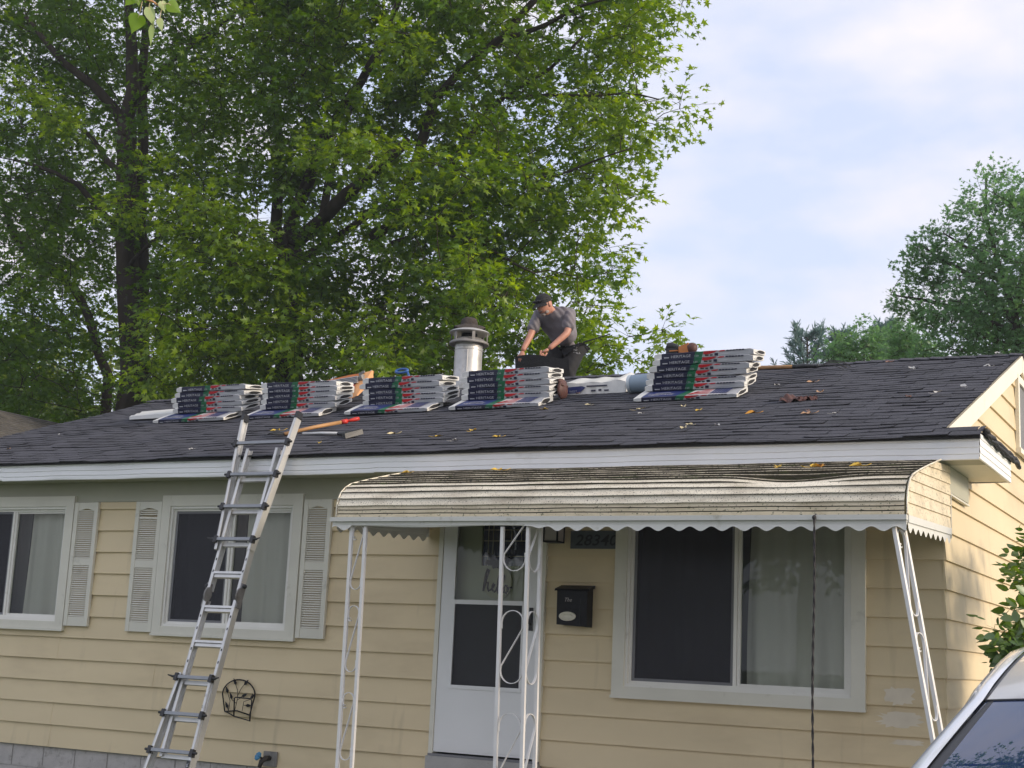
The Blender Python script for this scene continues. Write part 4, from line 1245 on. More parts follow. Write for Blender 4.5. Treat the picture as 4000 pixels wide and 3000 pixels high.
# ------------------------------------------------------------------ bundles of shingles
BW = 0.325
def bundle_protos(seed, top_print, t=0.060, tb=0.047):
    rg = random.Random(seed)
    L = 0.965; K = t / 0.064
    cols = [(0.0, 0, 'wrap_w'), (0.075, 0, 'navy'), (0.385, 0.020, 'green'), (0.462, 0.020, 'wrap')]
    xs = []
    edges = [0.0, 0.04, 0.075, 0.14, 0.21, 0.29, 0.385, 0.42, 0.462, 0.53, 0.60, 0.67, 0.74, 0.81, 0.88, 0.93, L]
    slots = ['wrap_w', 'navy', 'green', 'wrap', 'shingle_end', 'navy_blue', 'pink']
    def slot(x):
        if x < 0.075: return 0
        if x < 0.385: return 1
        if x < 0.462: return 2
        return 3
    mb = MB()
    ny = len(edges)
    ring = []
    for i, x in enumerate(edges):
        sl = 0.034 if 0.38 < x < 0.47 else 0.0
        j = lambda a: rg.uniform(-a, a)
        e = 1.0 if 0 < i < ny - 1 else 0.80
        hz, b0 = t * e + j(0.0022), j(0.0022) + t * (1 - e) * 0.5
        yb = 0.012 + j(0.003)
        fo = -0.004 + j(0.0025)
        row = [(x, 0.008, b0), (x + sl * 0.25, fo, b0 + 0.005), (x + sl * 0.75, fo + 0.001, hz - 0.005), (x + sl, yb * 0.6, hz), (x + sl * 1.5, BW * 0.5, hz * 0.5 + tb * 0.5 + j(0.003)), (x + sl * 2, BW - 0.01, tb + j(0.002)), (x, BW, tb * 0.5), (x, BW - 0.01, b0)]
        ring.append(row)
        mb.v += row
    n = 8
    for i in range(ny - 1):
        xm = (edges[i] + edges[i + 1]) / 2
        for k in range(n):
            q = (i * n + k, (i + 1) * n + k, (i + 1) * n + (k + 1) % n, i * n + (k + 1) % n)
            s_ = slot(xm)
            if k in (3, 4):
                if top_print: s_ = {0: 0, 1: 5, 2: 2, 3: (3 if xm > 0.80 else 0)}[s_]
                else: s_ = 3 if s_ == 3 else s_
            if k in (5, 6, 7) and s_ != 1: s_ = 0
            mb.f.append(q); mb.m.append(s_)
    # ends: puckered film around a dark opening on the right, folded film on the left
    b = (ny - 1) * n
    mb.f.append(tuple(b + k for k in range(n))); mb.m.append(0)
    mb.f.append(tuple(reversed(range(n)))); mb.m.append(0)
    wrapper = mb.mesh('shingle_bundle', [MT[s] for s in slots], (0, 0, 0), angle=50)
    # opening
    mb = MB(); k = 14
    oy, oz, ry, rz = 0.165 + rg.uniform(-.02, .02), 0.026 + rg.uniform(-.003, .003), 0.108 + rg.uniform(-.02, .02), 0.019 + rg.uniform(-.004, .002)
    ov = [(L + 0.0035, oy + ry * math.copysign(abs(math.cos(2 * math.pi * j / k)) ** 0.8, math.cos(2 * math.pi * j / k)), oz + (rz + rg.uniform(-.0025, .0025)) * math.sin(2 * math.pi * j / k)) for j in range(k)]
    mb.prism(ov, (-0.004, 0, 0))
    opening = mb.mesh('end_opening', [MT['shingle_end']])
    mb = MB()
    mb.tube([(x + 0.001, y + (y - oy) * 0.07, z + (z - oz) * 0.14) for x, y, z in ov], 0.0042, 5, closed=True)
    for s in (-1, 1):
        mb.tube([(L + 0.001, oy + s * ry, oz), (L + 0.002, oy + s * (ry + 0.03), oz + 0.008 * s), (L - 0.002, 0.165 + s * 0.158, oz + 0.012)], 0.0035, 4)
    rim = mb.mesh('end_rim', [MT['wrap_w']], smooth=True)
    # print on the front: lettering, red swoosh, stamps
    FY = -0.0085
    mb = MB()
    put_text(mb, 'HERITAGE', (0.170, FY, 0.012 * K), (1, 0, 0), (0, 0, 1), 0.195, 0.027 * K, 0, 0, 0.012)
    mb.add([(0.10, FY, 0.014 * K), (0.15, FY, 0.014 * K), (0.15, FY, 0.025 * K), (0.10, FY, 0.025 * K)], [(0, 1, 2, 3)], 0)
    put_text(mb, '130', (0.405, FY, 0.012 * K), (1, 0, 0), (0, 0, 1), 0.036, 0.018 * K, 0)
    def sw(pts, m): mb.add([(x, FY, z * K) for x, z in pts], [tuple(range(len(pts)))], m)
    sw([(0.484, 0.036), (0.505, 0.028), (0.555, 0.033), (0.600, 0.046), (0.628, 0.061), (0.492, 0.061)], 1)
    sw([(0.645, 0.048), (0.690, 0.050), (0.702, 0.061), (0.660, 0.061), (0.63, 0.054)], 1)
    sw([(0.595, 0.012), (0.628, 0.012), (0.628, 0.036), (0.595, 0.036)], 2)
    sw([(0.500, 0.014), (0.535, 0.014), (0.540, 0.026), (0.505, 0.028)], 3); sw([(0.552, 0.013), (0.575, 0.013), (0.578, 0.027), (0.550, 0.027)], 3)
    for i in range(6):
        x = 0.708 + i * 0.029
        sw([(x, 0.049), (x + 0.025, 0.049 + 0.001 * (i % 2)), (x + 0.027, 0.0612), (x + 0.003, 0.0612)], 2)
    pr = mb.mesh('printed_label', [MT['print_w'], MT['red'], MT['navy'], MT['steel_dk']])
    tp_ = None
    if top_print:
        mb = MB()
        def zt(y): return t + (tb - t) * max(0, (y - 0.012)) / (BW - 0.022) + 0.0045
        def tw(pts, m): mb.add([(x, y, zt(y)) for x, y in pts], [tuple(range(len(pts)))], m)
        o, uy = Vector((0.36, 0.030, zt(0.03))), Vector((0, -1, -(tb - t) / BW))
        vs, fs = text_geo('HERITAGE', 0, 0.012)
        x1_ = max(v[0] for v in vs); y1_ = max(v[1] for v in vs)
        mb.add([(0.125 + v[0] / x1_ * 0.235, 0.035 + (v[1] / y1_) * 0.06, zt(0.035 + v[1] / y1_ * 0.06)) for v in vs], fs, 0)
        tw([(0.16, 0.12), (0.32, 0.12), (0.31, 0.14), (0.17, 0.14)], 0)
        for i in range(5):
            y = 0.02 + i * 0.050
            tw([(0.535 + i * 0.018, y), (0.70, y + 0.006), (0.70, y + 0.026), (0.555 + i * 0.018, y + 0.024)], 1)
        tw([(0.50, 0.015), (0.545, 0.02), (0.60, 0.10), (0.57, 0.13), (0.52, 0.06)], 4)
        for i in range(6):
            x = 0.710 + i * 0.027
            for j in range(3):
                y = 0.02 + j * 0.075
                tw([(x, y), (x + 0.022, y), (x + 0.026, y + 0.065), (x + 0.004, y + 0.065)], 2)
                mb.add([(x + 0.007, y + 0.02, zt(y) + 0.0012), (x + 0.016, y + 0.02, zt(y) + 0.0012), (x + 0.019, y + 0.045, zt(y) + 0.0008), (x + 0.010, y + 0.045, zt(y) + 0.0008)], [(0, 1, 2, 3)], 0)
        tp_ = mb.mesh('printed_top', [MT['print_w'], MT['pink'], MT['navy_blue'], MT['steel_dk'], MT['red']])
    return wrapper, opening, rim, pr, tp_
BP = [bundle_protos(20 + i, False) for i in range(4)]
BT = [bundle_protos(40 + i, True, 0.042, 0.060) for i in range(2)]
def bundle(protos, x, y, z, tilt, yaw, label, group, roll=0.0, sx=1.0):
    w, op, rim, pr, tp_ = protos
    o = mesh_obj('shingle_bundle', w, None, (x, y, z), (tilt, roll, yaw))
    o.scale = (sx, 1, 1)
    tag(o, label, 'shingle bundle', group)
    mesh_obj('end_opening', op, o); mesh_obj('end_rim', rim, o)
    mesh_obj('printed_label', pr, o)['kind'] = 'stuff'
    if tp_: mesh_obj('printed_top', tp_, o)['kind'] = 'stuff'
    return o
STK = [
 ('leftmost stack', [-8.686, -8.707, -8.751, -8.720, -8.713], -8.803, 2.486, -0.012),
 ('stack behind the ladder top', [-7.522, -7.492, -7.494, -7.496, -7.498], -7.572, 2.478, 0.004),
 ('middle stack left of the flue pipe', [-6.220, -6.249, -6.211, -6.192, -6.195], -6.271, 2.468, -0.002),
 ('stack below the bending man', [-5.031, -5.040, -5.017, -5.020, -5.016], -5.043, 2.474, 0.0),
 ('tall right stack under the nail gun', [-2.985, -2.989, -3.020, -3.049, -3.059, -3.057], -3.086, 2.476, 0.0)]
ORD = ['lowest', 'second', 'third', 'fourth', 'fifth', 'sixth', 'seventh']
for si, (where, xs, xb, zlow, yaw) in enumerate(STK):
    grp = 'shingle bundles stacked on the roof'
    n = len(xs)
    yb = 1.615
    ang = math.atan(SL)
    zb = roof_z(yb) + 0.016
    bundle(BT[si % 2], xb, yb, zb, ang, yaw * 0.5, 'bottom flag printed bundle flat on the roof, ' + where, grp, sx=1.02)
    z0 = zlow
    for i in range(n):
        lvl = n - 1 - i           # xs are listed from the top down
        til = R(20.0 - (20.0 - 8.5) * (lvl / max(1, n - 1)))
        zz = z0 + 0.0592 * lvl
        pos = 'topmost bundle, ' if i == 0 else ORD[lvl] + ' bundle above the flat one, '
        o = bundle(BP[(si * 2 + i) % 4], xs[i], 1.82 + random.uniform(-0.014, 0.014), zz, til, yaw + random.uniform(-0.018, 0.018), pos + where, grp, random.uniform(-0.006, 0.012))
# loose pale bundle sticking out at the left
fl = MB()
f = lambda y: roof_z(y) + 0.018
fl.grid(lambda u, v: (-9.50 + 0.95 * u - 0.10 * v * (1 - u), 1.98 + 0.30 * v, f(1.98 + 0.3 * v) + 0.035 + 0.03 * u + 0.006 * math.sin(v * 14)), 8, 8)
fl.grid(lambda u, v: (-9.50 + 0.95 * u, 1.98, f(1.98) + (0.035 + 0.03 * u) * v), 8, 1)
fl.grid(lambda u, v: (-9.50 - 0.10 * u, 1.98 + 0.30 * u, f(1.98 + 0.3 * u) + 0.035 * v + 0.006 * math.sin(u * 14) * v), 8, 1, flip=True)
tag(fl.build('starter_bundle', MT['wrap_w'], smooth=False, angle=40), 'plain white bundle poking out to the left of the leftmost stack', 'shingle bundle')

# blue and white pack right of the fourth stack
bp_ = thing('shingle_pack', 'white pack with a blue band lying right of the stack below the man', 'shingle pack', (-3.75, 2.35, roof_z(2.3)))
mb = MB()
f = lambda y: roof_z(y) + 0.02
def pk(u, v):
    x = -4.10 + 0.66 * u; y = 2.22 + 0.30 * v
    return (x, y, f(y) + 0.115 + 0.006 * math.sin(u * 17) + 0.03 * (u > 0.78) * (1 - abs(u - 0.88) / 0.12) * (0.4 + v))
mb.grid(pk, 22, 5)
mb.grid(lambda u, v: (-4.10 + 0.66 * u, 2.22 + 0.004 * math.sin(u * 30), f(2.22) + v * (pk(u, 0)[2] - f(2.22))), 22, 3)
mb.add([(-3.44, 2.22, f(2.22)), (-3.44, 2.52, f(2.52)), pk(1, 1), pk(1, 0)], [(0, 1, 2, 3)])
mb.build('wrapper', MT['wrap_w'], bp_, angle=45)
mb = MB()
z0 = f(2.22)
mb.add([(-4.06, 2.213, z0 + 0.012), (-3.93, 2.213, z0 + 0.012), (-3.86, 2.213, z0 + 0.065), (-3.90, 2.213, z0 + 0.082), (-4.06, 2.213, z0 + 0.075)], [(0, 1, 2, 3, 4)])
mb.build('blue_band', MT['navy_blue'], bp_)
mb = MB()
put_text(mb, 'WEST', (-4.035, 2.2115, z0 + 0.020), (1, 0, 0), (0, 0, 1), 0.085, 0.022)
mb.build('lettering', MT['print_w'], bp_)
mb = MB()
for a in ((-3.85, 0.070, 0.22, 0.014), (-3.80, 0.022, 0.05, 0.018), (-3.72, 0.024, 0.03, 0.02), (-3.66, 0.022, 0.05, 0.014)):
    mb.add([(a[0], 2.2115, z0 + a[1]), (a[0] + a[2], 2.2115, z0 + a[1]), (a[0] + a[2], 2.2115, z0 + a[1] + a[3]), (a[0], 2.2115, z0 + a[1] + a[3])], [(0, 1, 2, 3)])
mb.build('printed_marks', MT['navy'], bp_)['kind'] = 'stuff'

# brown pouch at the end of that stack
mb = MB()
mb.ellipsoid((-4.015, 2.02, roof_z(2.02) + 0.10), (0.035, 0.10, 0.095), 12, 9)
mb.ellipsoid((-4.030, 2.04, roof_z(2.02) + 0.18), (0.030, 0.09, 0.035), 10, 7)
mb.box(-4.02, -3.985, 1.95, 2.08, roof_z(2.02) + 0.13, roof_z(2.02) + 0.155)
tag(mb.build('tool_pouch', MT['brown'], smooth=True), 'brown leather tool pouch beside the right end of the stack below the man', 'tool pouch')

# grey plastic drum left of the tall stack
dr = thing('plastic_pail', 'pale blue grey plastic pail lying on its side left of the tall stack', 'pail', (-3.2, 2.15, roof_z(2.15)))
mb = MB()
c = Vector((-3.37, 2.16, roof_z(2.16) + 0.108)); rad = 0.088
def ring(x, r): return [(x, c.y + r * math.cos(2 * math.pi * j / 28), c.z + r * math.sin(2 * math.pi * j / 28)) for j in range(28)]
def tubes(seq, m_):
    b = len(m_.v)
    for x, r in seq: m_.v += ring(x, r)
    for i in range(len(seq) - 1):
        for j in range(28): m_.f.append((b + i * 28 + j, b + (i + 1) * 28 + j, b + (i + 1) * 28 + (j + 1) % 28, b + i * 28 + (j + 1) % 28)); m_.m.append(0)
tubes([(c.x + 0.012, 0.0), (c.x + 0.010, rad * 0.9), (c.x + 0.05, rad), (c.x + 0.33, rad * 1.06), (c.x + 0.33, 0.0)], mb)
mb.build('body', MT['bluegrey'], dr, angle=40)
mb = MB(); tubes([(c.x + 0.008, rad * 0.80), (c.x - 0.004, rad * 0.88), (c.x - 0.002, rad * 0.99), (c.x + 0.026, rad * 1.03), (c.x + 0.030, rad * 0.98)], mb)
mb.build('base_ring', MT['cardpale'], dr, angle=40)

# nail gun on the tall stack
ng = thing('nail_gun', 'black and orange cordless nail gun resting on top of the tall right stack', 'nail gun', (-2.75, 1.95, 2.79))
Z = 2.476 + 0.0592 * 6 + 0.020
mb = MB(); mb.tube([(-2.895, 1.93, Z + 0.075), (-2.86, 1.93, Z + 0.070), (-2.80, 1.935, Z + 0.055)], [0.034, 0.040, 0.030], 10); mb.box(-2.90, -2.79, 1.90, 1.97, Z - 0.005, Z + 0.045)
mb.tube([(-2.91, 1.93, Z + 0.03), (-2.88, 1.93, Z + 0.10)], 0.018, 8)
mb.build('battery_head', MT['plastic'], ng, angle=40)
mb = MB(); mb.hexa([(-2.775, 1.90, Z), (-2.68, 1.90, Z - 0.006), (-2.68, 1.98, Z - 0.006), (-2.775, 1.98, Z), (-2.775, 1.90, Z + 0.055), (-2.68, 1.895, Z + 0.088), (-2.68, 1.985, Z + 0.088), (-2.775, 1.98, Z + 0.055)])
mb.build('housing', MT['gunorange'], ng)
mb = MB(); mb.tube([(-2.685, 1.94, Z + 0.040), (-2.66, 1.94, Z + 0.044), (-2.625, 1.94, Z + 0.042), (-2.612, 1.94, Z + 0.040)], [0.050, 0.052, 0.042, 0.025], 14)
mb.build('motor_cap', MT['brown'], ng, angle=40)
mb = MB(); mb.tube([(-2.80, 1.94, Z + 0.04), (-2.77, 1.94, Z + 0.035)], [0.035, 0.030], 8); mb.build('collar', MT['plastic'], ng, angle=40)
mb = MB(); mb.box(-2.86, -2.78, 1.885, 1.8995, Z + 0.012, Z + 0.022); mb.build('trigger', MT['gunorange'], ng)

# orange carton behind the second stack
oc = thing('orange_carton', 'open orange cardboard sleeve with white sheets tilted behind the stack at the ladder', 'carton', (-7.0, 2.55, 2.6))
P = lambda x, y, z: Vector((x, y, z))
a, b, c_, d_ = P(-7.62, 2.55, 2.80), P(-6.86, 2.55, 2.74), P(-6.64, 2.62, 2.905), P(-6.66, 2.62, 3.028)
mb = MB()
mb.prism([P(-7.45, 2.66, 2.90), P(-6.70, 2.66, 2.84), P(-6.655, 2.66, 3.030), P(-6.98, 2.66, 3.000), P(-7.30, 2.66, 2.950)], (0, 0.012, 0))
mb.build('back_flap', MT['orange'], oc)
mb = MB()
mb.prism([P(-6.90, 2.50, 2.66), P(-6.72, 2.46, 2.72), P(-6.62, 2.60, 2.905), P(-6.65, 2.62, 3.026), P(-6.77, 2.60, 3.00), P(-6.80, 2.54, 2.86)], (0.010, 0.010, 0))
mb.build('front_panel', MT['orange_in'], oc)
mb = MB()
for i in range(5):
    q = 0.016 * i
    mb.hexa([(-7.35, 2.52, 2.83 + q), (-6.77, 2.52, 2.880 + q), (-6.77, 2.645, 2.882 + q), (-7.35, 2.645, 2.832 + q), (-7.35, 2.525, 2.839 + q), (-6.77, 2.525, 2.890 + q), (-6.77, 2.645, 2.892 + q), (-7.35, 2.645, 2.841 + q)])
mb.build('white_sheets', MT['wrap'], oc)
mb = MB(); mb.tube([(-6.80, 2.58, 2.925), (-6.715, 2.565, 2.945)], [0.030, 0.036], 10); mb.beam((-6.80, 2.60, 2.985), (-6.73, 2.60, 3.012), 0.02, 0.03, (0, 1, 0)); mb.build('grey_roll', MT['rust'], oc, smooth=False)
mb = MB()
for u in range(5): mb.beam((-6.850 + 0.014 * u, 2.520 - 0.005 * u, 2.812 + 0.004 * u), (-6.846 + 0.014 * u, 2.524 - 0.005 * u, 2.842 + 0.004 * u), 0.008, 0.003, (1, 0, 0))
mb.build('printed_marks', MT['red'], oc)['kind'] = 'stuff'
# white scraps on the second stack
mb = MB()
for x, z, s in ((-7.06, 2.80, .04), (-7.02, 2.775, .03), (-7.075, 2.765, .04), (-6.98, 2.765, .025)):
    mb.hexa([(x, 2.0, z - 0.03), (x + s, 2.0, z - 0.03), (x + s, 2.03, z - 0.03), (x, 2.03, z - 0.03), (x + .006, 2.0, z - 0.008), (x + s * 1.2, 2.0, z - 0.014), (x + s, 2.03, z - 0.01), (x, 2.03, z - 0.005)])
tag(mb.build('paper_scrap', MT['wrap_w']), 'small torn scrap of white wrapper on the stack at the ladder', 'paper scrap')

# blue handled tool on the middle stack
bt = thing('utility_hook', 'blue rubber looped tool handle poking up behind the middle stack', 'hand tool', (-5.92, 2.2, 2.75))
mb = MB()
q = []
for i in range(16):
    g = 2 * math.pi * i / 16
    q.append((-5.965 + 0.072 * math.cos(g), 2.16 + 0.02 * math.sin(g), 2.895 + 0.024 * math.sin(g)))
mb.tube(q, 0.014, 8, closed=True)
mb.build('loop', MT['blue_t'], bt, smooth=True)
mb = MB(); mb.tube([(-5.90, 2.16, 2.885), (-5.875, 2.16, 2.84), (-5.86, 2.16, 2.70)], [0.016, 0.014, 0.011], 8); mb.build('shank', MT['blue_t'], bt, smooth=True)

# roofing fork and pry bar by the ladder top
rp = lambda x, y, h: Vector((x, y, roof_z(y))) + RN * h
fk = thing('roofing_fork', 'roofing fork with a wooden shaft and red grip lying behind the ladder top', 'roofing fork', tuple(rp(-6.0, 0.6, 0)))
A, B = rp(-6.13, 0.47, 0.045), rp(-5.845, 0.99, 0.05)
mb = MB(); mb.tube([A, A.lerp(B, 0.5) + RN * 0.006, B], [0.017, 0.018, 0.018], 8); mb.build('shaft', MT['wood'], fk, smooth=True)
mb = MB(); C_ = rp(-5.745, 1.125, 0.055)
mb.tube([B - (C_ - B) * 0.05, B.lerp(C_, 0.30)], [0.023, 0.022], 8); mb.tube([B.lerp(C_, 0.30), B.lerp(C_, 0.55), B.lerp(C_, 0.8), C_], [0.012, 0.016, 0.021, 0.017], 8); mb.build('grip', MT['redgrip'], fk, smooth=True)
mb = MB()
for i in range(5):
    e = rp(-6.45 + 0.02 * i, 0.70 - 0.055 * i, 0.035)
    s = rp(-6.20, 0.535 - 0.022 * i, 0.045)
    mb.tube([A, s, s.lerp(e, 0.5) + RN * 0.02, e], [0.008, 0.007, 0.006, 0.003], 5)
mb.build('tine', MT['steel_dk'], fk, smooth=True)
pb = thing('shingle_remover', 'short grey shafted shingle remover with a black hooked head left of centre roof', 'pry tool', tuple(rp(-5.5, 0.45, 0)))
mb = MB(); mb.tube([rp(-5.98, 0.55, 0.025), rp(-5.75, 0.525, 0.03), rp(-5.50, 0.465, 0.03)], 0.015, 8); mb.build('shaft', MT['alu'], pb, smooth=True)
mb = MB(); mb.tube([rp(-5.52, 0.468, 0.03), rp(-5.42, 0.44, 0.03), rp(-5.33, 0.39, 0.03)], [0.018, 0.026, 0.022], 8)
mb.hexa([rp(-5.38, 0.33, 0.01), rp(-5.33, 0.31, 0.01), rp(-5.24, 0.46, 0.02), rp(-5.29, 0.47, 0.02), rp(-5.39, 0.34, 0.055), rp(-5.34, 0.32, 0.055), rp(-5.25, 0.465, 0.065), rp(-5.30, 0.475, 0.065)])
mb.build('head', MT['plastic'], pb)
# second fork at the ridge
f2 = thing('roofing_fork', 'old roofing fork with an orange worn shaft lying along the ridge', 'roofing fork', tuple(rp(-2.0, 3.0, 0)))
mb = MB(); mb.tube([rp(-2.55, 3.26, 0.05), rp(-2.15, 3.15, 0.055), rp(-2.03, 3.12, 0.055)], 0.019, 8); mb.build('shaft', MT['wood'], f2, smooth=True)
mb = MB(); mb.tube([rp(-2.05, 3.125, 0.055), rp(-1.93, 3.10, 0.06), rp(-1.80, 3.07, 0.055)], [0.022, 0.025, 0.016], 8); mb.tube([rp(-1.815, 3.07, 0.055), rp(-1.78, 3.075, 0.06)], 0.020, 8); mb.build('socket', MT['plastic'], f2, smooth=True)
mb = MB()
for i in range(5):
    s = rp(-1.78, 3.08, 0.055); e = rp(-1.47 + 0.02 * (i % 2), 3.06 - 0.06 * i, 0.045)
    k1 = rp(-1.70, 3.22 - 0.075 * i, 0.085)
    mb.tube([s, k1, k1.lerp(e, 0.55) + RN * 0.022, e], [0.005, 0.005, 0.004, 0.003], 5)
mb.build('tine', MT['steel_dk'], f2, smooth=True)

# crumpled rag
mb = MB()
c = rp(-1.50, 1.33, 0.04)
mb.grid(lambda u, v: c + Vector(((u - 0.5) * 0.20, (v - 0.5) * 0.18, (v - 0.5) * 0.18 * SL)) + RN * (0.022 * math.sin(u * 11 + v * 5) * math.sin(v * 8 + u * 3) - 0.012 + 0.040 * (1 - abs(2 * u - 0.7)) * (1 - abs(2 * v - 1))), 18, 14)
mb.grid(lambda u, v: c + Vector((0.05 + u * 0.16, -0.06 + v * 0.08, (-0.06 + v * 0.08) * SL)) + RN * (-0.01 + 0.025 * math.sin(u * 13) * math.cos(v * 9)), 12, 6)
tag(mb.build('crumpled_rag', MT['brown'], smooth=True), 'crumpled brown rag on the right side of the roof', 'rag')

# ------------------------------------------------------------------ flue pipe and hat
FX, FY_, FR = -5.830, 3.30, 0.160
fl_ = thing('flue_pipe', 'round galvanised flue pipe with a louvred cap near the ridge', 'flue pipe', (FX, FY_, roof_z(FY_)))
mb = MB()
mb.lathe([(FR, 2.80), (FR, 3.02), (FR * 0.975, 3.03), (FR * 0.965, 3.335), (FR * 0.99, 3.338), (FR * 0.99, 3.35), (FR * 0.955, 3.353), (FR * 0.955, 3.372), (FR * 0.985, 3.376), (FR * 0.985, 3.388), (FR * 0.95, 3.392), (FR * 0.95, 3.430)], (FX, FY_, 0), 36)
mb.box(FX + FR * 0.4, FX + FR * 0.46, FY_ - FR * 0.93, FY_ - FR * 0.86, 2.9, 3.33)
mb.build('pipe', MT['galv'], fl_, angle=30)
mb = MB(); mb.lathe([(FR * 1.10, 2.885), (FR * 1.10, 2.93), (FR * 1.02, 2.935)], (FX, FY_, 0), 32); mb.build('storm_collar', MT['galv'], fl_, angle=30)
mb = MB(); mb.lathe([(FR * 0.92, 3.425), (0.222, 3.405), (0.226, 3.415), (0.222, 3.428), (0.150, 3.475), (0.0, 3.476)], (FX, FY_, 0), 36); mb.build('lower_cone', MT['rust'], fl_, angle=30)
for j in range(6):
    g = 2 * math.pi * (j + 0.22) / 6
    ca, sa = math.cos(g), math.sin(g)
    m_ = MB(); m_.beam((FX + 0.208 * ca, FY_ + 0.208 * sa, 3.42), (FX + 0.208 * ca, FY_ + 0.208 * sa, 3.555), 0.034, 0.006, (-sa, ca, 0)); m_.build('cap_strap', MT['rust'], fl_)
mb = MB(); mb.lathe([(0.0, 3.535), (0.215, 3.530), (0.228, 3.540), (0.215, 3.556), (0.10, 3.598), (0.0, 3.605)], (FX, FY_, 0), 36); mb.build('cap', MT['galv'], fl_, angle=30)
mb = MB(); mb.lathe([(0.09, 3.476), (0.09, 3.53)], (FX, FY_, 0), 20); mb.build('inner_duct', MT['dark'], fl_)
mb = MB()
hz = 3.612
def hatp(u, v):
    g = 2 * math.pi * u
    P_ = [(0.178, -0.006), (0.172, 0.000), (0.120, 0.010), (0.100, 0.016), (0.094, 0.055), (0.082, 0.088), (0.055, 0.104), (0.0, 0.100)]
    t = v * (len(P_) - 1); i = min(int(t), len(P_) - 2); f_ = t - i
    r = P_[i][0] * (1 - f_) + P_[i + 1][0] * f_; z = P_[i][1] * (1 - f_) + P_[i + 1][1] * f_
    brim = max(0, (r - 0.10) / 0.07)
    z += brim * (0.014 * math.sin(2 * g + 0.6) - 0.024 * brim + 0.010 * math.sin(5 * g))
    r *= 1 + 0.06 * math.sin(3 * g + 1) * (0.5 + brim)
    return (FX - 0.005 + r * math.cos(g), FY_ - 0.01 + r * math.sin(g) * 0.92, hz + z + 0.008 * math.sin(7 * g) * (1 - brim) * (1 - v))
mb.grid(hatp, 36, 21)
hatm = mb.build('bucket_hat', MT['hat'], smooth=True)
tag(hatm, 'crumpled dark brown bucket hat sitting on the flue cap', 'hat')

# ------------------------------------------------------------------ man bending over the ridge
def skin_mesh(nodes, edges, sub=2):
    """nodes: [(point, radius)] -> verts, faces of a smooth skin around the edge skeleton"""
    me = bpy.data.meshes.new('skin_tmp')
    me.from_pydata([tuple(p) for p, r in nodes], edges, [])
    ob = bpy.data.objects.new('skin_tmp', me)
    COL.objects.link(ob)
    md = ob.modifiers.new('Skin', 'SKIN'); md.use_smooth_shade = True
    for i, (p, r) in enumerate(nodes):
        sv = me.skin_vertices[0].data[i]
        rr_ = r if isinstance(r, tuple) else (r, r)
        sv.radius = rr_
        sv.use_root = (i == 0)
    ms = ob.modifiers.new('Sub', 'SUBSURF'); ms.levels = sub; ms.render_levels = sub
    dg = bpy.context.evaluated_depsgraph_get(); dg.update()
    ev = ob.evaluated_get(dg)
    m2 = bpy.data.meshes.new_from_object(ev)
    vs = [tuple(v.co) for v in m2.vertices]; fs = [tuple(p.vertices) for p in m2.polygons]
    bpy.data.objects.remove(ob); bpy.data.meshes.remove(me); bpy.data.meshes.remove(m2)
    return vs, fs
def chain(*ids): return [(ids[i], ids[i + 1]) for i in range(len(ids) - 1)]

man = thing('person', 'man in black cap, grey t-shirt and black trousers bending behind the ridge', 'person', (-5.07, 4.25, ZR - SL * 0.75))
V = Vector
hip, belly, chest, neck, head = V((-5.055, 4.27, 3.59)), V((-5.100, 4.15, 3.72)), V((-5.14, 4.02, 3.835)), V((-5.145, 3.88, 3.925)), V((-5.15, 3.79, 3.925))
s1, s2 = V((-5.325, 3.965, 3.845)), V((-4.955, 4.03, 3.865))
e1, e2 = V((-5.345, 3.85, 3.610)), V((-4.915, 3.93, 3.630))
w1, w2 = V((-5.385, 3.745, 3.405)), V((-5.065, 3.765, 3.415))
h1, h2 = V((-5.375, 3.715, 3.335)), V((-5.120, 3.725, 3.370))
q1, q2 = V((-5.17, 4.28, 3.51)), V((-4.985, 4.30, 3.51))
k1, k2 = V((-5.300, 4.10, 3.20)), V((-4.985, 4.10, 3.19))
a1, a2 = V((-5.300, 4.26, 2.84)), V((-4.965, 4.32, 2.81))
nodes = [(hip, (.045, .04)), (belly, (.07, .055)), (chest, (.10, .065)), (neck, .052), (head, .050),
         (s1, .048), (e1, .043), (w1, .030), (s2, .048), (e2, .043), (w2, .030), (q1, .040), (k1, .040), (a1, .036), (q2, .040), (k2, .040), (a2, .036)]
edges = chain(0, 1, 2, 3, 4) + chain(2, 5, 6, 7) + chain(2, 8, 9, 10) + chain(0, 11, 12, 13) + chain(0, 14, 15, 16)
bv, bf = skin_mesh(nodes, edges, 2)
body = MB(); body.add(bv, bf)
def seg_d(p, a, b):
    ab = b - a; t = max(0, min(1, (p - a).dot(ab) / ab.length_squared))
    return (p - a - ab * t).length
for fi, f_ in enumerate(body.f):          # what the clothes cover is dressed too
    c = sum((V(body.v[i]) for i in f_), V((0, 0, 0))) / len(f_)
    arm = min(seg_d(c, s1.lerp(e1, .6), e1), seg_d(c, e1, w1), seg_d(c, s2.lerp(e2, .6), e2), seg_d(c, e2, w2), seg_d(c, neck, head))
    if arm > 0.075: body.m[fi] = 1 if c.z > 3.55 else 2
fwd = V((-0.34, -0.80, -0.48)).normalized()
right = fwd.cross(V((0, 0, 1))).normalized()        # his left is -right
up = right.cross(fwd).normalized()
HM = Matrix((right, -fwd, up)).transposed()          # local x right, y back, z up
hc = V((-5.148, 3.775, 3.935))
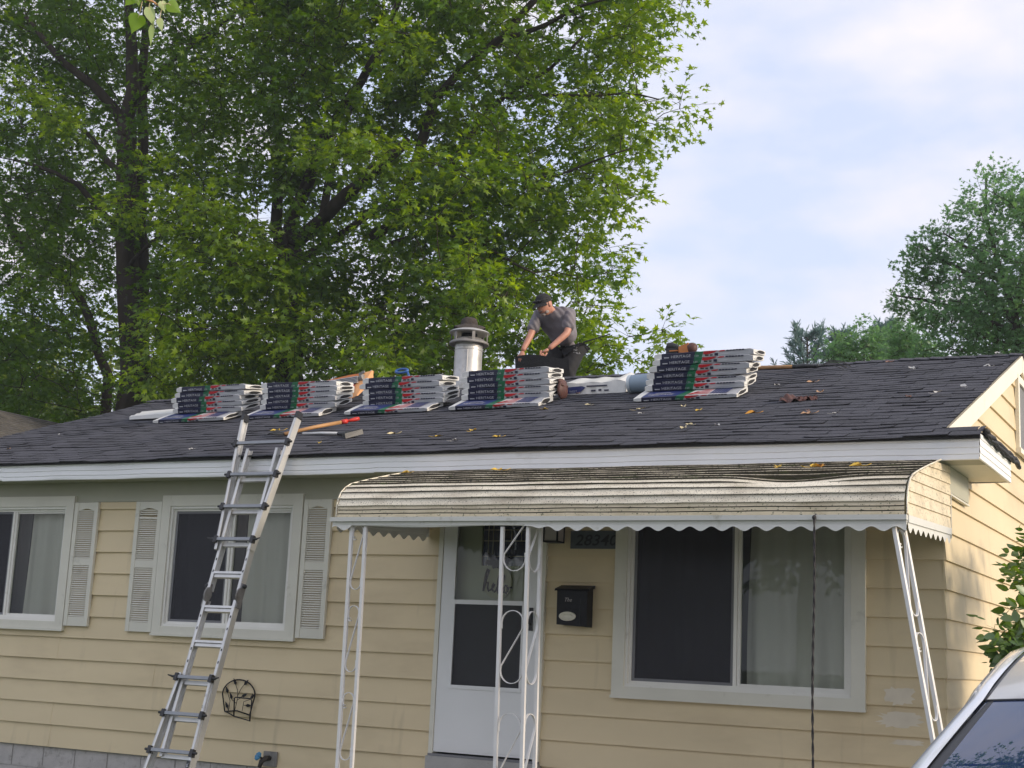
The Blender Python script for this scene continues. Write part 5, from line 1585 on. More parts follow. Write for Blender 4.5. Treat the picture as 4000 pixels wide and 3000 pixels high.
# head: sculpted egg with jaw, brow, nose, mouth, ears
b0 = len(body.v)
nu, nv = 22, 16
for i in range(nv + 1):
    th = math.pi * i / nv
    for j in range(nu):
        ph = 2 * math.pi * j / nu
        x, y, z = math.sin(th) * math.cos(ph), math.sin(th) * math.sin(ph), math.cos(th)
        w_ = 0.077 * (1 - 0.22 * max(0, -z) ** 1.5)
        fy_ = 0.098 if y > 0 else 0.098 + 0.010 * max(0, -z) * (-y)
        p = V((x * w_, y * fy_, z * 0.122))
        if y < -0.5 and abs(x) < 0.30 and -0.45 < z < 0.12: p.y -= 0.020 * (1 - abs(x) / 0.30) * (1 - abs(z + 0.2) / 0.33) ** 0.7 if abs(z + 0.2) < 0.33 else 0
        if y < -0.3 and 0.08 < z < 0.24: p.y += 0.008
        body.v.append(tuple(hc + HM @ p))
for i in range(nv):
    for j in range(nu):
        body.f.append((b0 + i * nu + j, b0 + (i + 1) * nu + j, b0 + (i + 1) * nu + (j + 1) % nu, b0 + i * nu + (j + 1) % nu)); body.m.append(0)
for s in (-1, 1):
    body.ellipsoid(hc + HM @ V((s * 0.079, 0.010, -0.005)), (0.012, 0.022, 0.034), 8, 6, 0, HM.to_3x3())
# hands: palm + four fingers + thumb, curled over the sheet edge
def hand(w, h, side_):
    d = (h - w).normalized()
    pl_ = V((0, -0.6, -0.35)).normalized()
    ac = d.cross(V((0, 1, 0.2))).normalized() * side_
    nd = [(w, .028), (w.lerp(h, 0.55), (.036, .018)), (h, (.038, .016))]
    ed = [(0, 1), (1, 2)]
    vs, fs = skin_mesh(nd, ed, 2); body.add(vs, fs)
    for i, (o, L_) in enumerate(((-0.028, .062), (-0.010, .072), (0.009, .068), (0.026, .052))):
        r0 = h + ac * o - d * 0.01
        f1 = r0 + (d * 0.75 + V((0, -0.3, -0.25))) * L_ * 0.55
        f2 = f1 + (V((0, 0.25, -1.0))).normalized() * L_ * 0.38
        f3 = f2 + (V((0, 0.75, -0.6))).normalized() * L_ * 0.30
        vs, fs = skin_mesh([(r0, .0095), (f1, .0090), (f2, .0085), (f3, .0065)], chain(0, 1, 2, 3), 1); body.add(vs, fs)
    t0 = w.lerp(h, 0.45) - ac * 0.026
    t1 = t0 - ac * 0.022 + d * 0.030 + V((0, -0.01, 0)); t2 = t1 + d * 0.028 + ac * 0.006 + V((0, 0.008, -0.01))
    vs, fs = skin_mesh([(t0, .013), (t1, .0105), (t2, .008)], chain(0, 1, 2), 1); body.add(vs, fs)
hand(w1, h1, 1); hand(w2, h2, -1)
body.build('body', [MT['skin'], MT['shirt'], MT['black_cloth']], man, smooth=True)
# face details
mb = MB()
for s in (-1, 1): mb.ellipsoid(hc + HM @ V((s * 0.030, -0.090, 0.020)), (0.012, 0.006, 0.007), 8, 6, 0, HM)
mb.ellipsoid(hc + HM @ V((0, -0.094, -0.064)), (0.024, 0.006, 0.006), 8, 6, 0, HM)
mb.build('eye_and_mouth', MT['brown'], man, smooth=True)
mb = MB()
mb.ellipsoid(hc + HM @ V((0, -0.066, -0.096)), (0.036, 0.026, 0.022), 14, 10, 0, HM)
for s in (-1, 1):
    mb.ellipsoid(hc + HM @ V((s * 0.050, -0.035, -0.078)), (0.010, 0.030, 0.020), 10, 8, 0, HM)
    mb.ellipsoid(hc + HM @ V((s * 0.020, -0.096, -0.048)), (0.022, 0.008, 0.006), 8, 6, 0, HM)
mb.build('beard', MT['beard'], man, smooth=True)
# t-shirt
nodes = [(hip + V((0, -.02, -.035)), (.186, .150)), (belly, (.188, .140)), (chest, (.198, .125)), (neck + V((0, .05, -.012)), .075),
         (s1, .088), (s1.lerp(e1, .50), .080), (s1.lerp(e1, .86), .077), (s2, .090), (s2.lerp(e2, .50), .082), (s2.lerp(e2, .88), .078)]
vs, fs = skin_mesh(nodes, chain(0, 1, 2, 3) + chain(2, 4, 5, 6) + chain(2, 7, 8, 9), 3)
def wrinkle(v, a, s):
    x, y, z = v
    k = a * (math.sin(x * 31 * s + z * 17 * s) * 0.5 + math.sin(z * 43 * s - y * 29 * s + 1.7) * 0.5 + 0.6 * math.sin((x + z + y) * 61 * s))
    return (x + k * 0.5, y - k, z + k * 0.3)
MB().add([wrinkle(v, 0.010, 1) for v in vs], fs).build('tshirt', MT['shirt'], man, smooth=True)
# trousers
nodes = [(hip + V((0, .015, .025)), (.180, .140)), (q1, .126), (q1.lerp(k1, .5), .102), (k1, .086), (k1.lerp(a1, .5), .080), (a1, .070), (q2, .122), (q2.lerp(k2, .5), .108), (k2, .092), (k2.lerp(a2, .5), .082), (a2, .072)]
vs, fs = skin_mesh(nodes, chain(0, 1, 2, 3, 4, 5) + chain(0, 6, 7, 8, 9, 10), 3)
MB().add([wrinkle(v, 0.006, 0.8) for v in vs], fs).build('trousers', MT['black_cloth'], man, smooth=True)
mb = MB()
bx_ = V((-4.925, 4.155, 3.50))
for i, (s, w_) in enumerate((('TS', 0.045), ('TW', 0.045), ('BALL', 0.085))):
    put_text(mb, s, bx_ + V((-0.020, 0, -0.034 * i)), V((0.93, 0.35, 0.05)).normalized(), (0, 0.1, 1), w_, 0.022)
mb.build('leg_lettering', MT['print_w'], man)
for a in (a1, a2):
    m_ = MB(); m_.ellipsoid(a + V((-0.02, -0.05, -0.065)), (0.05, 0.13, 0.045), 12, 8); m_.build('shoe', MT['black_cloth'], man, smooth=True)
# cap with brim, sunglasses on the brim
mb = MB()
nu, nv = 20, 7
b0 = 0
for i in range(nv + 1):
    th = math.pi / 2 * i / nv
    for j in range(nu):
        ph = 2 * math.pi * j / nu
        mb.v.append(tuple(hc + HM @ V((0.086 * math.sin(th) * math.cos(ph), 0.004 + 0.106 * math.sin(th) * math.sin(ph), 0.022 + 0.112 * math.cos(th) ** 0.85))))
for i in range(nv):
    for j in range(nu): mb.f.append((i * nu + j, (i + 1) * nu + j, (i + 1) * nu + (j + 1) % nu, i * nu + (j + 1) % nu)); mb.m.append(0)
def brim(u, v):
    g = math.pi * (1.12 + 0.76 * u)
    r = 1 + 0.78 * v * math.sin(math.pi * u) ** 0.6
    return hc + HM @ V((0.086 * math.cos(g) * (1 + 0.10 * v), 0.004 + 0.100 * math.sin(g) * r, 0.036 - 0.030 * v - 0.018 * abs(2 * u - 1) ** 2 + 0.008))
mb.grid(brim, 16, 5)
mb.grid(lambda u, v: brim(u, v) - HM @ V((0, 0, 0.004)), 16, 5)
mb.build('cap', MT['black_cloth'], man, smooth=True)
mb = MB()
for s in (-1, 1): mb.ellipsoid(hc + HM @ V((s * 0.036, -0.098, 0.068)), (0.032, 0.010, 0.017), 12, 8, 0, HM); mb.tube([hc + HM @ V((s * 0.066, -0.092, 0.072)), hc + HM @ V((s * 0.090, 0.0, 0.062))], 0.004, 5)
mb.tube([hc + HM @ V((-0.01, -0.104, 0.072)), hc + HM @ V((0.01, -0.104, 0.072))], 0.004, 5)
mb.build('sunglasses', MT['plastic'], man, smooth=True)
mb = MB(); mb.tube([V((-4.90, 4.31, 3.60)), V((-4.72, 4.36, 3.655)), V((-4.60, 4.40, 3.70))], [0.010, 0.007, 0.007], 6); mb.build('belt_rod', MT['plastic'], man)
# the shingle sheet he holds
mb = MB()
def sh(u, v):
    x = -5.455 + 0.66 * u; z = 3.335 - 0.22 * v + 0.02 * math.sin(u * 5) - 0.035 * u * (1 - v)
    return V((x, 3.70 - 0.03 * math.sin(u * 4) + 0.04 * v, z))
mb.grid(sh, 14, 6)
mb.grid(lambda u, v: sh(u, v) + V((0, 0.008, 0)), 14, 6, flip=True)
tag(mb.build('shingle_sheet', MT['shingle_end'], smooth=True), 'black shingle sheet held up by the bending man at the ridge', 'shingle')

# ------------------------------------------------------------------ fallen leaves on roof and awning
def small_leaf(seed):
    rg = random.Random(seed)
    mb = MB(); n = 9
    pts = []
    for j in range(n):
        a = math.pi * 2 * j / n
        r = (0.042 + 0.016 * math.cos(a) + 0.006 * rg.uniform(-1, 1)) * (0.82 + 0.25 * math.cos(3 * a))
        pts.append((r * math.cos(a), r * 0.75 * math.sin(a), 0.010 + 0.020 * rg.random() + 6 * (r * math.sin(a)) ** 2))
    mb.add([(0, 0, 0.012)] + pts, [(0, j + 1, (j + 1) % n + 1) for j in range(n)])
    mb.tube([(-0.02, 0, 0.012), (-0.05, 0.006, 0.014), (-0.078, 0.004, 0.024)], 0.0018, 4)
    return mb
LEAVES = [(-2.775, 1.018, 2.116, 'yl_pale', 1.0, 'pale yellow leaf with a long stalk below the tall stack'), (-2.69, 0.856, 2.059, 'lf_white', 0.5, 'tiny white leaf just under the pale yellow leaf below the tall stack'), (-2.389, 1.091, 2.142, 'yl_pale', 0.9, 'long thin yellow leaf below the middle of the tall stack'), (-2.184, 0.898, 2.074, 'yl', 0.9, 'bright yellow leaf below the right half of the tall stack'), (-1.641, 0.692, 2.0, 'yl_orange', 1.1, 'amber leaf lying right of the leaves under the tall stack'), (-1.894, 2.125, 2.511, 'lf_white', 1.0, 'whitish leaf just right of the tall stack'), (-1.6, 2.221, 2.545, 'lf_tan', 1.0, 'tan leaf below the second roofing fork'), (-1.351, 1.609, 2.327, 'lf_tan', 1.0, 'tan leaf above the crumpled rag'), (-1.135, 0.529, 1.942, 'lf_tan', 1.1, 'large tan leaf below the crumpled rag'), (-1.186, 0.687, 1.998, 'lf_brown', 0.7, 'small brown leaf touching the large tan leaf'), (-0.929, 0.528, 1.942, 'lf_white', 0.7, 'small white leaf right of the large tan leaf'), (-1.762, 0.191, 1.822, 'lf_white', 0.9, 'whitish upright leaf near the eave below the tall stack'), (-2.027, 0.307, 1.863, 'yl_pale', 0.7, 'thin pale leaf lying above the lowest pale leaf near the eave'), (-2.017, 0.131, 1.8, 'yl_pale', 1.1, 'long pale leaf near the eave below the tall stack'), (-4.054, 0.377, 1.888, 'yl', 0.9, 'yellow leaf low on the roof below the fourth stack'), (-4.255, 0.117, 1.796, 'yl', 1.0, 'bright yellow leaf just above the eave near the awning middle'), (-4.84, 0.339, 1.875, 'yl_pale', 1.0, 'long pale leaf right of the shingle remover'), (-3.967, -0.068, 1.73, 'lf_white', 0.9, 'pale stalky leaf on the lowest shingle row'), (-3.602, 0.014, 1.759, 'yl', 0.9, 'split yellow leaf close to the eave below the fourth stack'), (-3.818, 1.279, 2.209, 'yl', 0.8, 'yellow leaf just below the right end of the fourth stack'), (-3.442, 1.421, 2.26, 'yl_pale', 0.7, 'pale leaf between the fourth stack and the tall stack'), (-3.903, 2.146, 2.518, 'lf_tan', 0.8, 'tan leaf under the tool pouch'), (-0.808, 2.688, 2.711, 'lf_white', 1.0, 'white leaf high on the right side of the roof'), (-1.126, 3.166, 2.881, 'lf_brown', 1.0, 'reddish leaf at the ridge right of the second fork'), (-0.117, 2.534, 2.656, 'lf_white', 0.9, 'white leaf beside the right rake high up'), (-0.136, 1.513, 2.293, 'lf_white', 1.1, 'long white leaf beside the right rake half way down'), (-0.308, 1.294, 2.215, 'lf_white', 0.9, 'white leaf below the long white leaf by the right rake'), (-0.496, 1.124, 2.154, 'lf_brown', 1.0, 'brown leaf right of the crumpled rag'), (-0.179, 3.45, 2.985, 'lf_white', 0.9, 'white leaf on the ridge at the right end'), (-5.415, 0.043, 1.769, 'yl', 0.8, 'yellow leaf near the eave right of the ladder'), (-9.558, 1.007, 2.113, 'lf_white', 0.5, 'tiny white leaf alone on the left part of the roof'), (-9.461, 0.244, 1.841, 'lf_tan', 0.8, 'tan leaf near the eave at the far left'), (-6.763, -0.078, 1.726, 'lf_white', 0.5, 'tiny white leaf near the eave left of the ladder'), (-6.36, 0.66, 1.99, 'yl', 1.25, 'big yellow leaf standing on the fork tines left of the ladder'), (-4.033, -0.686, 1.398, 'yl', 0.9, 'yellow leaf at the left end of the awning top'), (-3.184, -0.703, 1.394, 'yl', 1.1, 'yellow leaf on the awning top under the middle of the fascia'), (-0.933, -0.872, 1.352, 'yl', 1.0, 'yellow leaf on the awning top left of the orange leaf pair'), (-0.677, -0.914, 1.341, 'yl', 1.1, 'yellow leaf overlapping the orange leaf on the awning'), (-0.624, -0.923, 1.339, 'yl_orange', 1.1, 'orange leaf on the awning top near its right end'), (-0.376, -0.906, 1.344, 'yl', 1.1, 'rightmost yellow leaf on the awning top')]
_lp = {}
RQ = Vector((0, 0, 1)).rotation_difference(RN)
for i, (x, y, z, mk, sc, label) in enumerate(LEAVES):
    key = (i % 5, mk)
    if key not in _lp: _lp[key] = small_leaf(i % 5).mesh('fallen_leaf', [MT[mk]], smooth=True)
    o = mesh_obj('fallen_leaf', _lp[key])
    rot = RQ @ Quaternion((0, 0, 1), hsh(i, 2) * 6.28)
    if z > 1.62: p = rp(x, y, 0.022 + sag(x, y))
    else: p = V((x, y, z)); rot = Quaternion((1, 0, 0), 0.2) @ Quaternion((0, 0, 1), hsh(i, 2) * 6.28)
    o.location = p
    o.rotation_mode = 'QUATERNION'; o.rotation_quaternion = rot
    o.scale = (sc, sc, sc)
    tag(o, label, 'fallen leaf', 'fallen leaves on the roofs')

# ------------------------------------------------------------------ foliage
MAPLE_T = [(0, 0), (.40, .05), (.19, .27), (.52, .60), (.17, .50), (0, 1.0), (-.17, .50), (-.52, .60), (-.19, .27), (-.40, .05)]
OVAL_T = [(0, 0), (.26, .18), (.33, .42), (.20, .75), (0, 1.0), (-.20, .75), (-.33, .42), (-.26, .18)]
NARROW_T = [(0, 0), (.13, .30), (.10, .65), (0, 1.0), (-.10, .65), (-.13, .30)]
SPRAY_T = [(0, 0), (.30, .10), (.16, .28), (.50, .40), (.20, .52), (.40, .80), (.10, .70), (0, 1.0), (-.10, .70), (-.40, .80), (-.20, .52), (-.50, .40), (-.16, .28), (-.30, .10)]

def leaf_template(t, droop=0.12):
    p = np.array([(0, .36, 0.03)] + [(x, y, -droop * (abs(x) * 1.2 + max(0, y - .4) * .6)) for x, y in t], float)
    n = len(t)
    f = np.array([(0, j + 1, (j + 1) % n + 1) for j in range(n)], int)
    return p, f

def leaves_mesh(name, P, A, Nn, S, tmpl, material, var=None):
    """P positions, A leaf axes, Nn face normals, S sizes -> one mesh of many leaves"""
    P, A, Nn, S = map(lambda q: np.asarray(q, float), (P, A, Nn, S))
    tp_, tf = tmpl
    A = A / np.linalg.norm(A, axis=1, keepdims=True)
    X = np.cross(A, Nn); X /= np.linalg.norm(X, axis=1, keepdims=True) + 1e-9
    Z = np.cross(X, A)
    k = len(tp_)
    W = P[:, None, :] + S[:, None, None] * (tp_[None, :, 0:1] * X[:, None, :] + tp_[None, :, 1:2] * A[:, None, :] + tp_[None, :, 2:3] * Z[:, None, :])
    n = len(P)
    verts = W.reshape(-1, 3)
    faces = (tf[None] + (np.arange(n) * k)[:, None, None]).reshape(-1, 3)
    me = bpy.data.meshes.new(name)
    me.vertices.add(len(verts)); me.vertices.foreach_set('co', verts.ravel())
    nf = len(faces)
    me.loops.add(nf * 3); me.loops.foreach_set('vertex_index', faces.ravel().astype(np.int32))
    me.polygons.add(nf); me.polygons.foreach_set('loop_start', np.arange(0, nf * 3, 3, dtype=np.int32))
    me.polygons.foreach_set('loop_total', np.full(nf, 3, dtype=np.int32))
    if var is None: var = RNG.random(n)
    at = me.attributes.new('var', 'FLOAT', 'POINT')
    at.data.foreach_set('value', np.repeat(var, k).astype(np.float32))
    me.materials.append(material)
    me.update(calc_edges=True)
    return me

CAMP = np.array(cam.matrix_world.translation)
CAMR = np.array(cam.matrix_world.to_3x3())
def in_frame(P):
    d = (P - CAMP) @ CAMR
    z = -d[:, 2]
    u, v = d[:, 0] / z * 5612.7, d[:, 1] / z * 5612.7
    return (z > 0) & (np.abs(u) < 2000) & (np.abs(v) < 1500), z

def place_leaves(root, P, A, Nn, S, tmpl, material, n_parts, part='leaf', stuff='foliage', var=None):
    """the n_parts leaves that show largest become objects of their own, the rest one mesh"""
    P, A, Nn, S = map(np.asarray, (P, A, Nn, S))
    org = np.array(ORG[root.name])
    vis, z = in_frame(P)
    sel = np.zeros(len(P), bool)
    if var is None: var = RNG.random(len(P))
    if n_parts:
        score = np.where(vis, S / z, -1)
        idx = np.argsort(-score)[:n_parts]
        sel[idx[score[idx] > 0]] = True
        protos = [leaves_mesh(part, [(0, 0, 0)], [(0, 1, 0)], [(0, 0, 1)], [1.0], tmpl, material, np.array([v])) for v in (.1, .35, .6, .8, .95)]
        for i in np.nonzero(sel)[0]:
            a = Vector(A[i]).normalized(); x = a.cross(Vector(Nn[i])).normalized(); zz = x.cross(a)
            m = Matrix((x, a, zz)).transposed().to_4x4()
            o = mesh_obj(part, protos[min(4, int(var[i] * 5))], root)
            s = float(S[i])
            o.matrix_local = Matrix.Translation(Vector(P[i] - org)) @ m @ Matrix.Diagonal((s, s, s, 1))
    r = ~sel
    o = mesh_obj(stuff, leaves_mesh(stuff, P[r] - org, A[r], Nn[r], S[r], tmpl, material, var[r]), root)
    o['kind'] = 'stuff'
    return o

def wob(p, s):
    return np.array([math.sin(p[0] * 2.1 + s) * math.cos(p[2] * 1.7 + s), math.sin(p[1] * 2.3 + s * 2), math.cos(p[0] * 1.9 - p[2] * 1.3 + s)])

def gapnoise(p, f=0.55, s=0.0):
    x, y, z = p * f
    return (math.sin(x * 2.1 + s) * math.sin(y * 1.9 + 1.3 + s) + math.sin(z * 2.3 + x * 1.1 + 2 + s) * math.cos(x * 1.7 - y * 0.9 + s) + math.sin((x + z) * 3.7 + s) * 0.6) / 2.6

def in_poly(x, z, poly):
    c = False; n = len(poly); j = n - 1
    for i in range(n):
        xi, zi = poly[i]; xj, zj = poly[j]
        if (zi > z) != (zj > z) and x < (xj - xi) * (z - zi) / (zj - zi) + xi: c = not c
        j = i
    return c

def grow(root, trunk_name, limbs, clumps, leaf, tmpl, material, per_clump=38, spread=0.75, droop=0.35, n_parts=0, bark='bark', twig_r=0.014, limb_names=None, flat=0.55, attach=True, tilt=0.62, n_sunlit=0, vb=0.0):
    """limbs: [(points, r0, r1)], first is the trunk. clumps: centres. Twigs tie each clump to the nearest limb."""
    for li, (pts, r0, r1) in enumerate(limbs):
        pts = [Vector(p) for p in pts]
        # resample a little for a less straight look
        q = []
        for i in range(len(pts) - 1):
            m = max(2, int((pts[i + 1] - pts[i]).length / 0.35))
            for k in range(m):
                t = k / m
                p = pts[i].lerp(pts[i + 1], t)
                q.append(p + Vector(wob(np.array(p) * 1.3, li)) * 0.03 * (1 if (i or k) else 0))
        q.append(pts[-1])
        n = len(q)
        rs = [r0 + (r1 - r0) * (i / (n - 1)) for i in range(n)]
        if li == 0: rs[0] *= 1.5
        mb = MB(); mb.tube(q, rs, 9 if r0 > 0.06 else 6)
        mb.build(trunk_name if li == 0 else 'branch', MT[bark], root, smooth=True)
    lp = np.array([np.array(Vector(a).lerp(Vector(b), t)) for pts, _, _ in limbs for a, b in zip(pts[:-1], pts[1:]) for t in np.linspace(0, 1, 9)])
    tw = MB()
    C = np.array([np.asarray(c, float) for c in clumps])
    n = len(C)
    out = np.tile(np.array([0, 0, 1.0]), (n, 1))
    if attach:
        # grow outwards: every clump hangs on the nearest limb or on a clump already reached
        d0 = np.array([np.min(np.linalg.norm(lp - c, axis=1)) for c in C])
        nodes = np.zeros((len(lp) + n, 3)); nodes[:len(lp)] = lp
        pen = np.zeros(len(nodes)); pen[len(lp):] = 0.12
        cnt = np.zeros(len(nodes)); m = len(lp)
        for i in np.argsort(d0):
            c = C[i]
            d = nodes[:m] - c
            q = np.linalg.norm(d, axis=1) + 0.5 * np.maximum(0, d[:, 2]) + pen[:m] + 0.10 * cnt[:m]
            j = int(np.argmin(q)); a = nodes[j]; cnt[j] += 1
            nodes[m] = c; m += 1
            v = c - a; L = np.linalg.norm(v)
            mid = a + v * 0.5 + np.array([0, 0, 0.06 * L]) + wob(c, 3) * 0.10 * L
            r_ = min(1.5, 0.5 + 0.4 * L) * twig_r
            tw.tube([a, a * .3 + mid * .7, mid * .45 + c * .55 + wob(c, 7) * 0.05 * L, c], [r_, r_ * .8, r_ * .55, r_ * .35], 4, cap=False)
            out[i] = v / (L + 1e-6)
    ntw = max(3, int(round(per_clump / 8)))
    nl = 8
    dr = RNG.normal(size=(n, ntw, 3)); dr[..., 2] *= flat
    dr = dr / np.linalg.norm(dr, axis=-1, keepdims=True) + out[:, None, :] * 0.55 + np.array([0, 0, -droop * 0.4])
    dr /= np.linalg.norm(dr, axis=-1, keepdims=True)
    L = spread * (0.5 + 0.6 * RNG.random((n, ntw, 1)))
    e = C[:, None, :] + dr * L
    e[..., 2] -= droop * L[..., 0] * 0.25
    for i in range(n):
        for t in range(0, ntw, 2):
            tw.tube([C[i], C[i] + dr[i, t] * L[i, t, 0] * .55, e[i, t]], [twig_r * .32, twig_r * .22, twig_r * .10], 3, cap=False)
    k = np.arange(nl)
    f = np.minimum(0.25 + 0.78 * (k // 2 + 0.5) / (nl / 2), 1.0)
    pos = C[:, None, None, :] + (e - C[:, None, :])[:, :, None, :] * f[None, None, :, None]
    sd = np.cross(dr, np.array([0, 0, 1.0])); sd /= np.linalg.norm(sd, axis=-1, keepdims=True) + 1e-6
    sg = np.where(k % 2 == 1, 1.0, -1.0) * np.where(f < 0.95, 0.9, 0.3)
    sh = pos.shape
    A = dr[:, :, None, :] * (0.5 + 0.5 * RNG.random(sh[:3] + (1,))) + sd[:, :, None, :] * sg[None, None, :, None] + RNG.normal(size=sh) * 0.30
    A[..., 2] -= droop * (0.4 + 0.9 * RNG.random(sh[:3]))
    Nn = np.array([0, 0, 1.0]) + RNG.normal(size=sh) * tilt
    P = pos + A * 0.03 + RNG.normal(size=sh) * 0.03
    S = leaf * (0.5 + 0.8 * RNG.random(sh[:3]))
    # each spray keeps a colour of its own; the last 'young' clumps have sunlight painted into the leaf colour
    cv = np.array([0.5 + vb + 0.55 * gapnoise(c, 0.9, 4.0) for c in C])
    if n_sunlit: cv[-n_sunlit:] = 0.95
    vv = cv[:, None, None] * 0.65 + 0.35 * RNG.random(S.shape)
    tw = tw.build('twigs', MT['twig'], root); tw['kind'] = 'stuff'
    place_leaves(root, P.reshape(-1, 3), A.reshape(-1, 3), Nn.reshape(-1, 3), S.ravel(), tmpl, material, n_parts, var=np.clip(vv, 0, 1).ravel())

def fill(poly, y0, y1, n, seed, gap=-0.12, f=0.55, edge=None):
    rg = np.random.default_rng(seed)
    xs = [p[0] for p in poly]; zs = [p[1] for p in poly]
    out = []; tries = 0
    while len(out) < n and tries < n * 40:
        tries += 1
        x, z = rg.uniform(min(xs), max(xs)), rg.uniform(min(zs), max(zs))
        y = rg.uniform(y0, y1)
        if not in_poly(x, z, poly): continue
        p = np.array([x, y, z])
        if gapnoise(p, f, seed) < gap and rg.random() < 0.85: continue
        out.append(p)
    return out
def along(pts, step, jit, seed, t0=0.0):
    rg = np.random.default_rng(seed); out = []
    pts = [np.array(p, float) for p in pts]
    for a, b in zip(pts[:-1], pts[1:]):
        L = np.linalg.norm(b - a); m = max(1, int(L / step))
        for k in range(m): out.append(a + (b - a) * (k + rg.random()) / m + rg.normal(size=3) * jit)
    out.append(pts[-1])
    return out
TM, TO, TN, TS = leaf_template(MAPLE_T), leaf_template(OVAL_T), leaf_template(NARROW_T), leaf_template(SPRAY_T)

